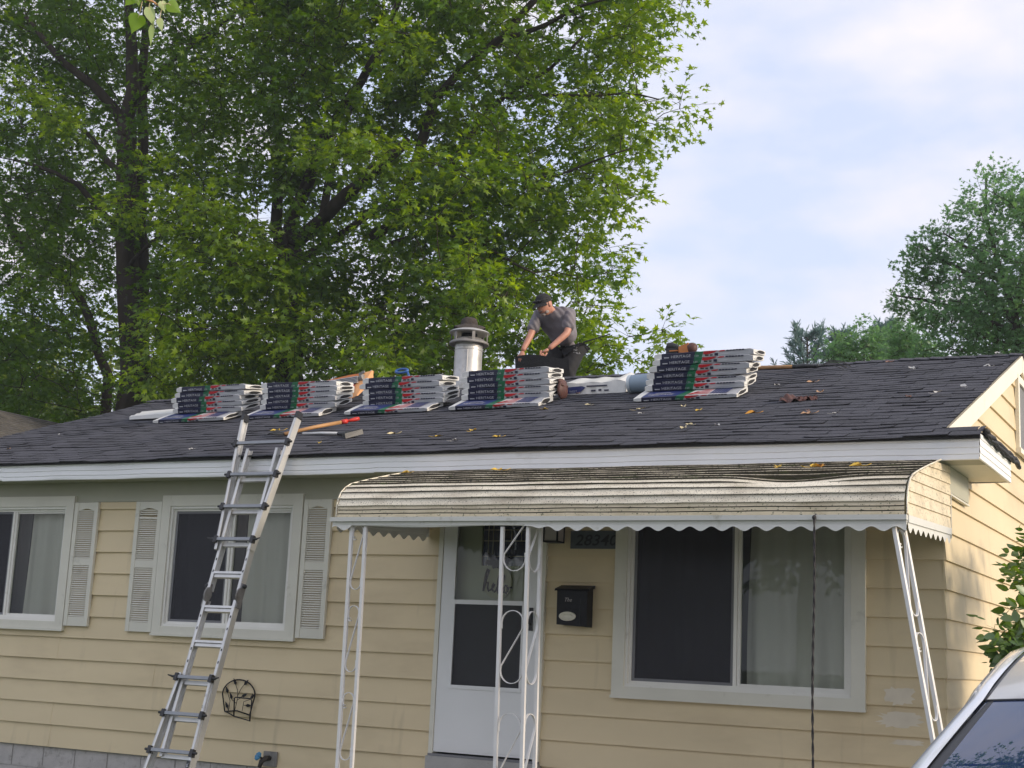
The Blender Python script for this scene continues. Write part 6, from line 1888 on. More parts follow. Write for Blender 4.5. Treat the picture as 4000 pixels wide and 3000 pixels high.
TD = {'A_base': (-17.929, 11.0, -1.5), 'A_limbs': [([(-17.929, 11.0, -1.5), (-18.053, 11.0, 5.284), (-18.418, 11.0, 7.23), (-18.638, 11.0, 8.73), (-18.831, 11.0, 10.163), (-18.85, 11.0, 10.676)], 0.3, 0.2), ([(-18.85, 11.0, 10.676), (-18.733, 11.0, 11.276), (-18.884, 11.0, 12.234), (-19.057, 11.0, 13.105), (-19.37, 11.0, 14.826)], 0.17, 0.06), ([(-17.479, 11.6, -1.5), (-18.324, 11.6, 5.417), (-18.734, 11.6, 8.415), (-18.942, 11.6, 10.49), (-19.137, 11.6, 12.096), (-19.15, 11.6, 12.899), (-19.284, 11.6, 14.826)], 0.24, 0.07), ([(-18.941, 11.0, 10.638), (-19.044, 10.8, 10.886), (-19.403, 10.5, 11.365), (-19.955, 10.2, 11.822), (-20.422, 10.0, 12.336), (-20.826, 9.8, 12.843)], 0.13, 0.04), ([(-18.568, 11.0, 8.176), (-18.78, 10.8, 8.337), (-19.359, 10.3, 9.14), (-19.73, 10.0, 9.335), (-20.678, 9.8, 9.636)], 0.09, 0.03), ([(-19.738, 12.5, -1.5), (-20.083, 12.5, 5.585), (-20.405, 12.5, 6.013), (-20.83, 12.5, 6.923), (-21.299, 12.5, 7.592), (-22.935, 12.5, 8.599), (-23.534, 12.5, 9.156), (-24.064, 12.5, 10.17)], 0.17, 0.06), ([(-18.733, 11.0, 11.019), (-17.616, 10.6, 11.457), (-16.297, 10.4, 11.904), (-15.083, 10.0, 12.149)], 0.08, 0.02), ([(-18.67, 11.0, 9.233), (-20.334, 11.8, 10.532), (-21.77, 12.2, 11.631), (-23.65, 12.5, 12.412)], 0.08, 0.02), ([(-18.355, 11.0, 7.468), (-16.839, 10.2, 7.822), (-15.323, 9.4, 7.974)], 0.05, 0.015)], 'A_poly': [(-26.749, 18.201), (-14.302, 15.31), (-14.501, 12.586), (-15.15, 10.802), (-15.234, 8.432), (-14.786, 6.343), (-15.498, 4.883), (-16.685, 4.23), (-19.331, 4.01), (-24.185, 3.821)], 'A_left': [(-27.519, 17.757), (-19.928, 16.143), (-19.934, 12.405), (-20.318, 10.043), (-19.282, 7.033), (-18.559, 4.547), (-20.851, 4.404), (-25.212, 4.307)], 'A_sprays': [[(-16.404, 8.6, 8.096), (-15.258, 8.2, 7.625), (-14.313, 8.0, 6.953), (-13.733, 7.9, 6.506)], [(-15.562, 8.6, 8.218), (-14.306, 8.3, 7.691), (-13.303, 8.0, 6.852), (-12.613, 7.9, 6.095)], [(-14.698, 8.3, 7.079), (-13.82, 8.0, 6.542), (-13.279, 7.8, 6.082)], [(-15.532, 8.5, 5.709), (-14.568, 8.1, 5.454), (-13.688, 7.9, 5.082), (-13.337, 7.8, 4.605)], [(-15.157, 8.4, 5.289), (-14.621, 8.0, 4.718), (-14.737, 7.8, 4.33), (-14.275, 7.8, 4.22)], [(-14.492, 8.3, 5.269), (-13.749, 7.9, 4.648), (-13.466, 7.8, 4.31)], [(-19.955, 8.6, 10.712), (-19.237, 8.4, 10.155), (-18.281, 8.3, 9.874)], [(-18.808, 8.6, 10.009), (-17.827, 8.4, 9.692), (-17.259, 8.2, 9.337)]], 'B_base': (-14.105, 11.0, -1.5), 'B_limbs': [([(-14.105, 11.0, -1.5), (-14.169, 11.0, 5.524), (-14.347, 11.0, 6.887), (-14.343, 11.0, 7.435)], 0.34, 0.24), ([(-14.343, 11.0, 7.435), (-14.343, 11.0, 8.033), (-13.878, 10.8, 8.703), (-13.542, 10.6, 9.238), (-12.956, 10.4, 9.862), (-12.393, 10.2, 10.291), (-11.894, 10.0, 10.759), (-11.257, 9.8, 11.899)], 0.15, 0.05), ([(-14.246, 11.0, 7.563), (-13.335, 10.6, 7.742), (-12.523, 10.2, 8.086), (-11.844, 9.9, 8.323), (-11.342, 9.7, 8.515), (-10.845, 9.5, 8.635)], 0.15, 0.08), ([(-13.335, 10.6, 7.742), (-13.44, 10.8, 8.56), (-13.464, 11.0, 9.087), (-13.4, 11.2, 9.894), (-13.323, 11.4, 10.619)], 0.09, 0.03), ([(-14.599, 11.3, 7.217), (-15.054, 11.5, 8.112), (-15.375, 11.8, 9.889), (-15.867, 12.0, 11.534), (-16.219, 12.2, 12.392), (-17.127, 12.4, 13.802)], 0.13, 0.04), ([(-12.386, 10.4, 7.739), (-11.627, 10.0, 7.696), (-10.881, 9.6, 7.464)], 0.05, 0.015), ([(-14.314, 11.2, 7.303), (-12.891, 10.8, 7.599), (-11.906, 10.5, 7.892)], 0.1, 0.05), ([(-11.868, 10.6, 7.744), (-11.641, 10.6, 8.024), (-11.43, 10.6, 8.524), (-10.903, 10.4, 9.742), (-10.376, 10.2, 10.066), (-9.454, 10.0, 10.481), (-8.658, 9.8, 10.976), (-8.057, 9.6, 11.441)], 0.12, 0.05), ([(-12.462, 11.0, 7.525), (-11.425, 10.9, 7.918), (-10.728, 10.8, 8.592), (-10.158, 10.8, 9.433), (-9.603, 10.7, 9.708), (-8.651, 10.5, 9.999), (-7.789, 10.3, 10.534)], 0.1, 0.02), ([(-11.994, 11.0, 7.346), (-10.867, 10.6, 7.338), (-9.799, 10.0, 6.936), (-8.979, 9.6, 6.447), (-8.22, 9.4, 6.035)], 0.06, 0.015), ([(-10.831, 10.8, 8.692), (-9.846, 10.4, 8.647), (-9.1, 10.0, 8.024), (-8.206, 9.8, 7.75), (-7.407, 9.6, 7.863), (-6.643, 9.5, 7.964)], 0.05, 0.012), ([(-9.454, 10.0, 10.481), (-8.863, 9.9, 10.507), (-8.331, 9.8, 10.539), (-7.772, 9.7, 10.644), (-6.691, 9.6, 10.645)], 0.06, 0.015), ([(-9.603, 10.7, 9.708), (-8.267, 10.4, 9.396), (-7.106, 10.2, 9.229), (-6.402, 10.0, 8.929)], 0.04, 0.01)], 'B_poly': [(-15.691, 15.471), (-7.649, 13.603), (-7.074, 11.369), (-7.55, 10.751), (-7.913, 10.39), (-7.515, 9.766), (-7.569, 8.947), (-7.799, 8.476), (-8.172, 8.432), (-7.732, 7.788), (-7.918, 7.269), (-7.983, 6.829), (-8.267, 6.677), (-8.507, 6.43), (-8.703, 6.133), (-8.348, 5.662), (-8.043, 5.247), (-8.226, 4.737), (-8.967, 4.6), (-10.73, 4.416), (-14.293, 4.19), (-15.303, 5.311), (-15.014, 7.295), (-15.463, 9.936)], 'B_sprays': [[(-7.602, 10.2, 10.36), (-6.746, 9.8, 10.356), (-6.053, 9.8, 10.497), (-5.975, 9.8, 10.416)], [(-7.705, 10.2, 9.827), (-7.027, 9.8, 9.336), (-6.718, 9.8, 9.464), (-6.566, 9.8, 9.572)], [(-7.478, 10.2, 9.203), (-6.703, 9.8, 8.98), (-6.313, 9.8, 8.792), (-5.968, 9.8, 8.634)], [(-7.592, 10.2, 8.994), (-6.845, 9.8, 8.564), (-6.494, 9.8, 8.472), (-6.38, 9.8, 8.5)], [(-8.07, 10.2, 8.655), (-7.345, 9.8, 8.284), (-6.952, 9.8, 8.275)], [(-7.92, 10.2, 8.007), (-7.284, 9.8, 7.711), (-6.803, 9.8, 7.311), (-6.687, 9.8, 7.277)], [(-7.695, 10.2, 7.449), (-7.222, 9.8, 7.102), (-6.987, 9.8, 7.034)], [(-8.003, 10.2, 7.042), (-7.401, 9.8, 6.65), (-7.08, 9.8, 6.386)], [(-7.831, 10.2, 7.819), (-7.167, 9.8, 7.74)], [(-8.351, 10.2, 5.676), (-7.702, 9.8, 5.322), (-7.359, 9.8, 5.549), (-7.202, 9.8, 5.495)], [(-8.132, 10.2, 5.315), (-7.264, 9.8, 5.084), (-6.732, 9.8, 5.131), (-6.208, 9.8, 5.056), (-6.096, 9.8, 5.028)], [(-7.996, 10.2, 4.965), (-7.252, 9.8, 4.753), (-6.867, 9.8, 4.649)], [(-8.104, 10.2, 4.673), (-7.474, 9.8, 4.518), (-7.129, 9.8, 4.541)], [(-8.578, 10.2, 6.129), (-8.009, 9.8, 6.023), (-7.652, 9.8, 6.035)], [(-7.312, 10.2, 10.219), (-6.729, 9.8, 9.819), (-6.898, 9.8, 10.204)], [(-7.761, 10.2, 11.27), (-6.919, 9.8, 10.836), (-6.37, 9.8, 10.823)], [(-13.825, 8.6, 7.264), (-12.679, 8.0, 6.523), (-12.265, 8.0, 6.047), (-12.149, 8.0, 5.907)], [(-13.198, 8.6, 6.558), (-12.257, 8.0, 5.96)], [(-12.376, 8.6, 8.207), (-11.15, 8.0, 7.939), (-10.55, 8.0, 7.905)], [(-11.238, 8.6, 8.425), (-10.398, 8.0, 7.842), (-10.013, 8.0, 7.879)], [(-10.759, 8.6, 5.473), (-10.083, 8.0, 4.869), (-9.879, 8.0, 4.652)], [(-10.993, 8.6, 5.275), (-10.345, 8.0, 4.558), (-10.062, 8.0, 4.582)], [(-8.868, 8.6, 5.745), (-8.062, 8.0, 5.209), (-7.707, 8.0, 5.025)], [(-9.366, 8.6, 6.291), (-8.534, 8.0, 5.765), (-8.295, 8.0, 5.465)], [(-13.639, 8.6, 5.46), (-12.489, 8.0, 5.112), (-11.792, 8.0, 4.811)], [(-10.655, 8.6, 7.416), (-9.749, 8.0, 6.829), (-9.267, 8.0, 6.611)], [(-10.632, 8.6, 9.881), (-9.851, 8.0, 9.725), (-10.456, 8.0, 9.962)], [(-9.925, 8.6, 7.55), (-9.046, 8.0, 7.502), (-8.708, 8.0, 7.211)]], 'back': [(-35, 26, 5.0, 11.5, 300), (-29, 31, 4.5, 9.5, 240), (-24, 22, 3.2, 7.5, 200), (-22.5, 30, 4.5, 10, 240), (-17, 25, 3.5, 8.0, 200), (-12, 28, 3.4, 7.0, 160), (-32, 20, 3.2, 8.5, 220), (-41, 28, 5.0, 12, 260), (-37, 20, 3.5, 8, 200)], 'back_labels': ['sunlit yellow green tree far behind at the left edge', 'pale tree standing behind the double trunk maple', 'low bushy tree just left of the double trunk', 'tree in the gap between the two maples', 'shaded tree behind the flue pipe', 'loose tree seen below the right side of the wide maple', 'yellow green tree right behind the neighbour roof', 'hazy pale tree furthest left in the background', 'round tree left of the neighbour roof behind the left maple'], 'R_base': (-1.859, 17.0, -1.5), 'R_poly': [(-1.754, 5.5), (-3.839, 5.705), (-3.547, 6.138), (-3.163, 6.563), (-3.11, 7.009), (-3.105, 7.462), (-2.865, 7.693), (-2.626, 7.974), (-2.432, 8.359), (-2.332, 8.754), (-2.145, 8.835), (-1.968, 8.362), (-1.645, 8.529), (-0.292, 9.123), (0.946, 8.019), (0.447, 5.712)], 'R_low': [(-3.961, 5.462), (-3.765, 5.951), (-3.474, 6.283), (-2.996, 6.701), (-2.339, 6.951), (-0.555, 6.815), (-0.599, 5.301)], 'R_sprays': [[(-2.266, 17.0, 8.621), (-2.372, 17.0, 9.061), (-2.308, 17.0, 9.485)], [(-2.264, 17.0, 8.743), (-2.091, 17.0, 9.029), (-1.976, 17.0, 9.169)], [(-2.431, 17.0, 8.883), (-2.8, 17.0, 8.924)], [(-2.439, 17.0, 8.395), (-2.777, 17.0, 8.552)], [(-2.558, 17.0, 7.981), (-2.924, 17.0, 8.26), (-3.238, 17.0, 8.507)], [(-3.044, 17.0, 7.782), (-3.475, 17.0, 8.067), (-3.618, 17.0, 8.359)], [(-3.275, 17.0, 7.68), (-3.708, 17.0, 8.089), (-3.765, 17.0, 8.373)], [(-3.279, 17.0, 7.375), (-3.71, 17.0, 7.872), (-3.945, 17.0, 7.955)], [(-3.137, 17.0, 7.181), (-3.656, 17.0, 7.314), (-4.007, 17.0, 7.435), (-4.184, 17.0, 7.542)], [(-3.141, 17.0, 6.879), (-3.572, 17.0, 6.911), (-4.009, 17.0, 7.096), (-4.216, 17.0, 7.173)], [(-3.002, 17.0, 6.568), (-3.43, 17.0, 6.718), (-3.718, 17.0, 6.799), (-3.981, 17.0, 6.91)], [(-1.991, 17.0, 8.41), (-1.874, 17.0, 8.701), (-1.706, 17.0, 8.834)], [(-1.657, 17.0, 8.557), (-1.595, 17.0, 8.882)]], 'R_limbs': [([(-1.859, 17.0, -1.5), (-1.996, 17.0, 5.977), (-2.037, 17.0, 6.715), (-2.22, 17.0, 7.264), (-2.377, 17.0, 7.879), (-2.533, 17.0, 8.686), (-2.522, 17.0, 9.424)], 0.2, 0.02), ([(-2.04, 17.0, 6.567), (-2.611, 17.0, 7.296), (-3.117, 17.0, 7.703), (-3.781, 17.0, 8.226)], 0.09, 0.015), ([(-2.017, 17.0, 6.301), (-2.788, 17.0, 6.769), (-3.644, 17.0, 7.044), (-4.349, 17.0, 7.252)], 0.08, 0.012), ([(-2.22, 17.0, 7.264), (-2.827, 17.0, 7.982), (-3.34, 17.0, 8.4)], 0.07, 0.012), ([(-2.037, 17.0, 6.715), (-1.828, 17.0, 7.589), (-1.865, 17.0, 8.494)], 0.09, 0.02), ([(-1.995, 17.0, 6.035), (-2.654, 17.0, 6.312), (-3.217, 17.0, 6.498)], 0.06, 0.012)], 'small': [([(-6.951, 6.912), (-6.807, 7.344), (-6.446, 7.543), (-6.267, 7.678), (-6.195, 7.893), (-6.088, 7.886), (-5.946, 7.657), (-5.734, 7.498), (-5.453, 7.408), (-5.385, 6.829)], 22, 80, 'small light green tree between the pines just above the ridge'), ([(-5.057, 6.414), (-5.022, 6.953), (-4.989, 7.086), (-4.857, 7.112), (-4.662, 7.032), (-4.629, 7.198), (-4.499, 7.224), (-4.339, 7.011), (-4.28, 6.373)], 20, 60, 'small dark leaved tree at the left foot of the big right tree')], 'pines': [(-11.296, 35, 10.974, 1.7, 'bluish pine above the ridge right of the tall stack'), (-10.434, 36, 11.139, 1.0, 'slim pine half hidden by the small light green tree'), (-8.497, 34, 10.867, 0.9, 'thin dark pine left of the big right tree')], 'sprig': [([-0.7172, -7.4903, 1.7387], [-0.0266, 0.005, -0.0517], [0.7499, -0.4934, -0.4407], 0.054, 0.25, [-0.7027, -7.498, 1.7741]), ([-0.6928, -7.4808, 1.7617], [0.0012, 0.0303, -0.0481], [0.9997, 0.0054, 0.0232], 0.0527, 0.95, [-0.6875, -7.4834, 1.7742]), ([-0.695, -7.4556, 1.7168], [-0.015, 0.0176, -0.0548], [0.8914, 0.4409, -0.1053], 0.0551, 0.85, [-0.6923, -7.4732, 1.7503]), ([-0.6501, -7.451, 1.7794], [0.0224, 0.0331, -0.0201], [0.6817, -0.6538, -0.3283], 0.0415, 0.55, [-0.6663, -7.462, 1.7725]), ([-0.6625, -7.4642, 1.7818], [0.0001, 0.0172, -0.0279], [0.9576, -0.2448, -0.1519], 0.0303, 0.95, [-0.6755, -7.4697, 1.7708]), ([-0.6766, -7.4506, 1.7378], [-0.0017, 0.0183, -0.0335], [0.9988, 0.0341, -0.0352], 0.0353, 1.0, [-0.6662, -7.4578, 1.7658]), ([-0.7149, -7.5174, 1.7859], [-0.0271, -0.0067, -0.0321], [0.7368, -0.4001, -0.5451], 0.0394, 0.3, [-0.7073, -7.5133, 1.7912]), ([-0.7087, -7.511, 1.7853], [-0.0039, 0.0128, -0.0265], [0.9238, -0.2722, -0.2692], 0.0275, 0.4, [-0.7023, -7.5091, 1.7922]), ([-0.689, -7.4978, 1.7949], [-0.0092, 0.0071, -0.0256], [0.8563, -0.3247, -0.4016], 0.0261, 0.6, [-0.684, -7.4936, 1.7958])], 'sprig_stem': [[-0.7205, -7.5453, 1.8205], [-0.7031, -7.5037, 1.7826], [-0.6812, -7.4793, 1.7773], [-0.6662, -7.4578, 1.7658]], 'sprig_base': [-0.7205, -7.5453, 1.8205]}

# the two big maples behind the house
tA = thing('maple_tree', 'tall maple with a dark double trunk at the left behind the house', 'tree', tuple(TD['A_base']), 'maples behind the house')
def clear_limbs(cl, limbs, seed, p=0.8, w=0.42):
    """thin out the sprays right in front of the heavy limbs, as on a tree that is bare inside"""
    rg = np.random.default_rng(seed)
    lp = np.array([np.array(Vector(a).lerp(Vector(b), t)) for pts, r0, _ in limbs if r0 > 0.07 for a, b in zip(pts[:-1], pts[1:]) for t in np.linspace(0, 1, 12)])
    out = []
    for c in cl:
        d = lp - c
        near = np.hypot(d[:, 0] + 0.45 * d[:, 1], d[:, 2] - 0.15 * d[:, 1])
        if np.any((near < w) & (d[:, 1] > -0.3)) and rg.random() < p: continue
        out.append(c)
    return out
clA = clear_limbs(fill(TD['A_poly'], 8.4, 13.6, 1900, 3, 0.0, 0.75), TD['A_limbs'], 21)
clA += fill(TD['A_left'], 11.4, 15.0, 620, 13, -0.45, 0.7)
nA = len(clA)
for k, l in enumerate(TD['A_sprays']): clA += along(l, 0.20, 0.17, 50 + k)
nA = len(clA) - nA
grow(tA, 'trunk', TD['A_limbs'], clA, 0.122, TM, MT['maple'], 48, 0.70, 0.40, 300, n_sunlit=nA, vb=-0.08)
tB = thing('maple_tree', 'wide spreading many stemmed maple behind the flue pipe and the man', 'tree', tuple(TD['B_base']), 'maples behind the house')
clB = clear_limbs(fill(TD['B_poly'], 8.4, 12.8, 2300, 5, -0.04, 0.8), TD['B_limbs'], 22, 0.7, 0.30)
ov = [[(-5.2, 10.2, 13.0), (-2.8, 7.8, 12.2), (-1.0, 5.8, 10.6), (0.2, 4.2, 9.4)], [(-2.8, 7.8, 12.2), (-0.6, 7.0, 11.6), (1.0, 5.4, 10.6)], [(-1.0, 5.8, 10.6), (-0.6, 4.4, 9.0), (-0.5, 3.4, 8.2)], [(-0.4, 5.0, 10.2), (0.8, 3.6, 8.7)]]
TD['B_limbs'] += [(ov[0], .06, .015), (ov[1], .035, .01)]       # high limbs reaching over the roof, above the view
for k, l in enumerate(ov): clB += along(l, 0.30, 0.16, 160 + k)
nB = len(clB)
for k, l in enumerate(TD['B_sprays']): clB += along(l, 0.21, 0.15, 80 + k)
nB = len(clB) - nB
grow(tB, 'trunk', TD['B_limbs'], clB, 0.122, TM, MT['maple'], 48, 0.62, 0.38, 300, n_sunlit=nB, vb=0.22)  # vb lightens the whole crown: a sunlit look painted into its leaf colour

# pale green trees further back, seen under and between the maples
for i, (x, y, w, zt, n) in enumerate(TD['back']):
    t = thing('background_tree', TD['back_labels'][i], 'tree', (x, y, GZ), 'trees far behind the maples')
    rg = np.random.default_rng(300 + i)
    cl = []
    while len(cl) < n:
        p = rg.normal(size=3); p /= np.linalg.norm(p); p *= rg.random() ** 0.4
        z = 0.3 + (zt - 0.3) * (0.5 + 0.5 * p[2])
        cl.append(np.array([x + p[0] * w, y + p[1] * w * 0.7, z]))
    limbs = [([(x, y, GZ), (x + .1, y, zt * .3), (x - .1, y, zt * .7)], 0.22, 0.08)] + [([(x, y, zt * .3), (x + w * .5 * math.cos(a), y + w * .3 * math.sin(a), zt * .65)], 0.09, 0.04) for a in (0.3, 2.0, 3.5, 5.0)]
    grow(t, 'trunk', limbs, cl, 0.25, TO, MT['backleaf'], 40, 0.9, 0.3, 0)

# right hand tree beyond the ridge
tR = thing('ash_tree', 'bushy mid green tree rising beyond the right end of the roof', 'tree', tuple(TD['R_base']))
clR = fill(TD['R_poly'], 15.2, 19.0, 560, 9, -0.22, 0.9) + fill(TD['R_low'], 15.4, 18.5, 190, 19, -0.6, 0.9)
for k, l in enumerate(TD['R_sprays']): clR += along(l, 0.085, 0.12, 130 + k)
grow(tR, 'trunk', TD['R_limbs'], clR, 0.092, TM, MT['tree_r'], 40, 0.42, 0.0, 0, flat=1.1, tilt=0.9)
# small trees near the ridge line at right
for i, (poly, y, n, lab) in enumerate(TD['small']):
    xs = [p[0] for p in poly]; zs = [p[1] for p in poly]
    cx = sum(xs) / len(xs)
    t = thing('young_tree', lab, 'tree', (cx, y, GZ))
    cl = fill(poly, y - 0.9, y + 0.9, n, 40 + i, -0.35, 0.9)
    zt = max(zs)
    grow(t, 'trunk', [([(cx, y, GZ), (cx + .1, y, zt * .6), (cx, y, zt - .3)], 0.10, 0.02)] + [([(cx, y, zt * .5), (cx + dx, y + dy, zt * .85)], 0.04, 0.012) for dx, dy in ((.7, .2), (-.7, 0), (.2, -.6))], cl, 0.10, TM, MT['tree_r'], 40, 0.42, 0.0, 0, flat=1.0, tilt=0.9)
# pines far away
for i, (x, y, zt, w, lab) in enumerate(TD['pines']):
    t = thing('pine_tree', lab, 'tree', (x, y, GZ), 'pines far beyond the roof')
    mb = MB(); mb.tube([(x, y, GZ), (x + .05, y, zt * .6), (x, y, zt - .2)], [0.20, 0.12, 0.03], 8); mb.build('trunk', MT['bark'], t, smooth=True)
    P, A, Nn, S = [], [], [], []
    rg = np.random.default_rng(500 + i)
    br = MB()
    for k in range(95):
        f = (k + rg.random()) / 95
        z0 = zt - 0.15 - f * 6.0
        L = w * (0.22 + 0.9 * f ** 0.7) * (0.55 + 0.6 * rg.random())
        a = k * 2.4 + rg.random()
        s = np.array([x, y, z0]); e = np.array([x + math.cos(a) * L, y + math.sin(a) * L, z0 + L * (0.35 + 0.45 * rg.random())])
        m = (s + e) / 2 + np.array([0, 0, -0.10 * L])
        tip = e + np.array([math.cos(a) * .06, math.sin(a) * .06, 0.30])
        br.tube([s, m, e, tip], [.022, .018, .012, .005], 4, cap=False)
        for q in range(85):
            g = 0.25 + 0.85 * rg.random() ** 0.7
            b = (m + (e - m) * max(0, g * 2 - 1) if g > .5 else s + (m - s) * g * 2) if g < 1 else e + (tip - e) * (g - 1) * 8
            d = (e - m) / np.linalg.norm(e - m) * 0.5 + np.array([0, 0, 0.45]) + rg.normal(size=3) * 0.6
            P.append(b); A.append(d); Nn.append(rg.normal(size=3)); S.append(0.24 * (0.7 + 0.5 * rg.random()))
    br = br.build('boughs', MT['twig'], t); br['kind'] = 'stuff'
    place_leaves(t, np.array(P), np.array(A), np.array(Nn), np.array(S), leaf_template([(0, 0), (.075, .35), (.05, .8), (0, 1), (-.05, .8), (-.075, .35)], 0.0), MT['pine'], 0, stuff='needles')

# shrub by the gable wall
sx, sy = 0.62, -0.20
sb = thing('lilac_shrub', 'leafy green shrub against the right gable wall behind the car', 'shrub', (sx, sy, GZ), None)
rg = np.random.default_rng(77)
limbs = []; cl = []
for i, (ex, ey, ez) in enumerate(((0.55, -0.18, 1.10), (0.66, 0.15, 0.85), (0.50, -0.42, 0.60), (0.46, -0.75, 0.38), (0.75, 0.45, 1.0), (0.80, -0.55, 0.3), (0.52, -0.60, 0.20), (0.95, 0.9, 1.1), (0.50, -0.62, -0.05), (0.60, 0.0, 0.5), (0.7, -0.3, 0.0), (0.75, -0.75, -0.1), (0.85, 0.3, 0.2))):
    ex += 0.19
    p0 = (sx + 0.1 * math.cos(i * 2.1) + .1, sy + 0.25 + 0.15 * math.sin(i * 2.1), GZ)
    pm = (sx * .5 + ex * .5 + .06, (sy + .3) * .5 + ey * .5 + 0.05, -0.3 + 0.25 * ez)
    limbs.append(([p0, pm, (ex, ey, ez)], 0.016, 0.004))
    cl += along([pm, (ex, ey, ez)], 0.075, 0.085, 600 + i)
zq = [-0.3, 0.0, 0.2, 0.45, 0.7, 1.1]; yq = [-0.95, -1.0, -1.0, -0.62, -0.25, 0.32]
for i in range(120):
    z = rg.uniform(-0.3, 1.1)
    cl.append(np.array([rg.uniform(0.50, 0.88), np.interp(z, zq, yq) + 1.5 * rg.random() ** 1.4, z]))
grow(sb, 'stem', limbs, cl, 0.075, TO, MT['lilac'], 16, 0.17, 0.25, 300, bark='twig', twig_r=0.006, flat=0.9)

# poplar over the viewer's head; only one sprig hangs into view, the rest shows in the windscreen
sp = thing('poplar_tree', 'poplar whose sprig of large pale leaves hangs into the top left corner', 'tree', (5.2, -13.0, GZ))
mb = MB(); mb.tube([(5.2, -13.0, GZ), (5.1, -12.9, 1.5), (4.6, -12.2, 4.2), (4.3, -12.0, 8.0)], [0.28, 0.22, 0.18, 0.08], 10); mb.build('trunk', MT['bark'], sp, smooth=True)
stem = [Vector(p) for p in TD['sprig_stem']]
for pts, r0 in (([(4.6, -12.2, 4.2), (3.0, -10.2, 4.9), (1.2, -8.6, 4.3), stem[0] + Vector((0.6, -0.3, 0.9)), stem[0]], 0.07), ([(4.6, -12.3, 4.4), (3.6, -9.0, 5.6), (2.4, -6.2, 5.9), (1.5, -4.4, 5.6)], 0.07), ([(4.5, -12.1, 5.0), (4.2, -9.0, 6.6), (3.4, -6.0, 7.4)], 0.06)):
    mb = MB(); mb.tube(pts, [r0 * (1 - 0.85 * i / (len(pts) - 1)) for i in range(len(pts))], 8); mb.build('branch', MT['bark'], sp, smooth=True)
mb = MB(); mb.tube(stem, [0.006, 0.005, 0.0035, 0.002], 6); mb.build('stem', MT['wood'], sp, smooth=True)
POP = [(0, 0), (.20, -.06), (.42, .10), (.47, .28), (.36, .52), (.18, .76), (.06, .92), (0, 1.08), (-.06, .92), (-.18, .76), (-.36, .52), (-.47, .28), (-.42, .10), (-.20, -.06)]
pt = leaf_template(POP, 0.10)
po = np.array(ORG[sp.name])
for i, (p, a, nrm, s, v, st) in enumerate(TD['sprig']):
    me = leaves_mesh('leaf', [np.array(p) - po], [a], [nrm], [s], pt, MT['cotton'], np.array([v]))
    lf_ = mesh_obj('leaf', me, sp)
    m_ = MB(); m_.tube([Vector(st), Vector(st).lerp(Vector(p), 0.5), Vector(p), Vector(p) + Vector(a).normalized() * s * 0.55], [0.0012, 0.0011, 0.0011, 0.0006], 5)
    m_.build('leaf_stalk', MT['yl_pale'], sp)
cl = along([(3.0, -7.6, 5.8), (2.4, -6.2, 5.9), (1.5, -4.4, 5.6)], 0.16, 0.18, 701) + along([(4.0, -8.2, 6.8), (3.4, -6.0, 7.4)], 0.2, 0.3, 702) + along([(2.2, -5.6, 5.8), (1.3, -5.2, 6.4), (0.6, -4.6, 6.6)], 0.2, 0.15, 703)
grow(sp, 'branch', [([(2.4, -6.2, 5.9), (1.3, -5.2, 6.4), (0.6, -4.6, 6.6)], 0.02, 0.006)], cl, 0.10, pt, MT['cotton'], 24, 0.35, 0.4, 0, bark='twig', twig_r=0.008)

# street trees behind the viewer (they only show in the panes)
for i, (x, y, w, zt) in enumerate(((-9, -27, 4.2, 11), (3.5, -29, 4.5, 13), (12, -26, 4.0, 10))):
    t = thing('street_tree', ('round maple across the street to the left', 'tall maple across the street straight opposite the house', 'maple across the street beyond the driveway')[i], 'tree', (x, y, GZ), 'trees across the street')
    rg = np.random.default_rng(900 + i); cl = []
    while len(cl) < 150:
        p = rg.normal(size=3); p /= np.linalg.norm(p); p *= rg.random() ** 0.35
        cl.append(np.array([x + p[0] * w, y + p[1] * w, zt * 0.6 + p[2] * zt * 0.38]))
    limbs = [([(x, y, GZ), (x + .1, y, zt * .4), (x, y, zt * .8)], 0.25, 0.08)] + [([(x, y, zt * .35), (x + w * .6 * math.cos(a), y + w * .6 * math.sin(a), zt * .65)], 0.1, 0.04) for a in (0.3, 1.6, 2.9, 4.2, 5.4)]
    grow(t, 'trunk', limbs, cl, 0.36, TO, MT['maple'], 32, 1.3, 0.3, 0)

# ------------------------------------------------------------------ neighbour's house at the far left
nh = thing('neighbour_house', 'neighbouring house with a weathered brown shingle roof at the far left', 'house', (-19.5, 9.5, GZ))
rx, rzz, ys0, ys1, sl = -17.0, 3.72, 3.0, 17.0, 0.42
MB().box(rx - 4.2, rx + 4.2, ys0 + 0.4, ys1 - 0.4, GZ, rzz - sl * 4.2).build('wall', MT['neigh_wall'], nh)
MB().prism([(rx - 4.2, ys0 + 0.4, rzz - sl * 4.2 - .01), (rx + 4.2, ys0 + 0.4, rzz - sl * 4.2 - .01), (rx, ys0 + 0.4, rzz - 0.06)], (0, ys1 - ys0 - 0.8, 0)).build('gable_wall', MT['neigh_wall'], nh)
nr_ = MB()
nr_.add([(rx, ys0, rzz - .02), (rx, ys1, rzz - .02), (rx - 4.6, ys1, rzz - sl * 4.6 - .02), (rx - 4.6, ys0, rzz - sl * 4.6 - .02)], [(0, 1, 2, 3)])
nr_ = nr_.build('roof', MT['neigh'], nh)
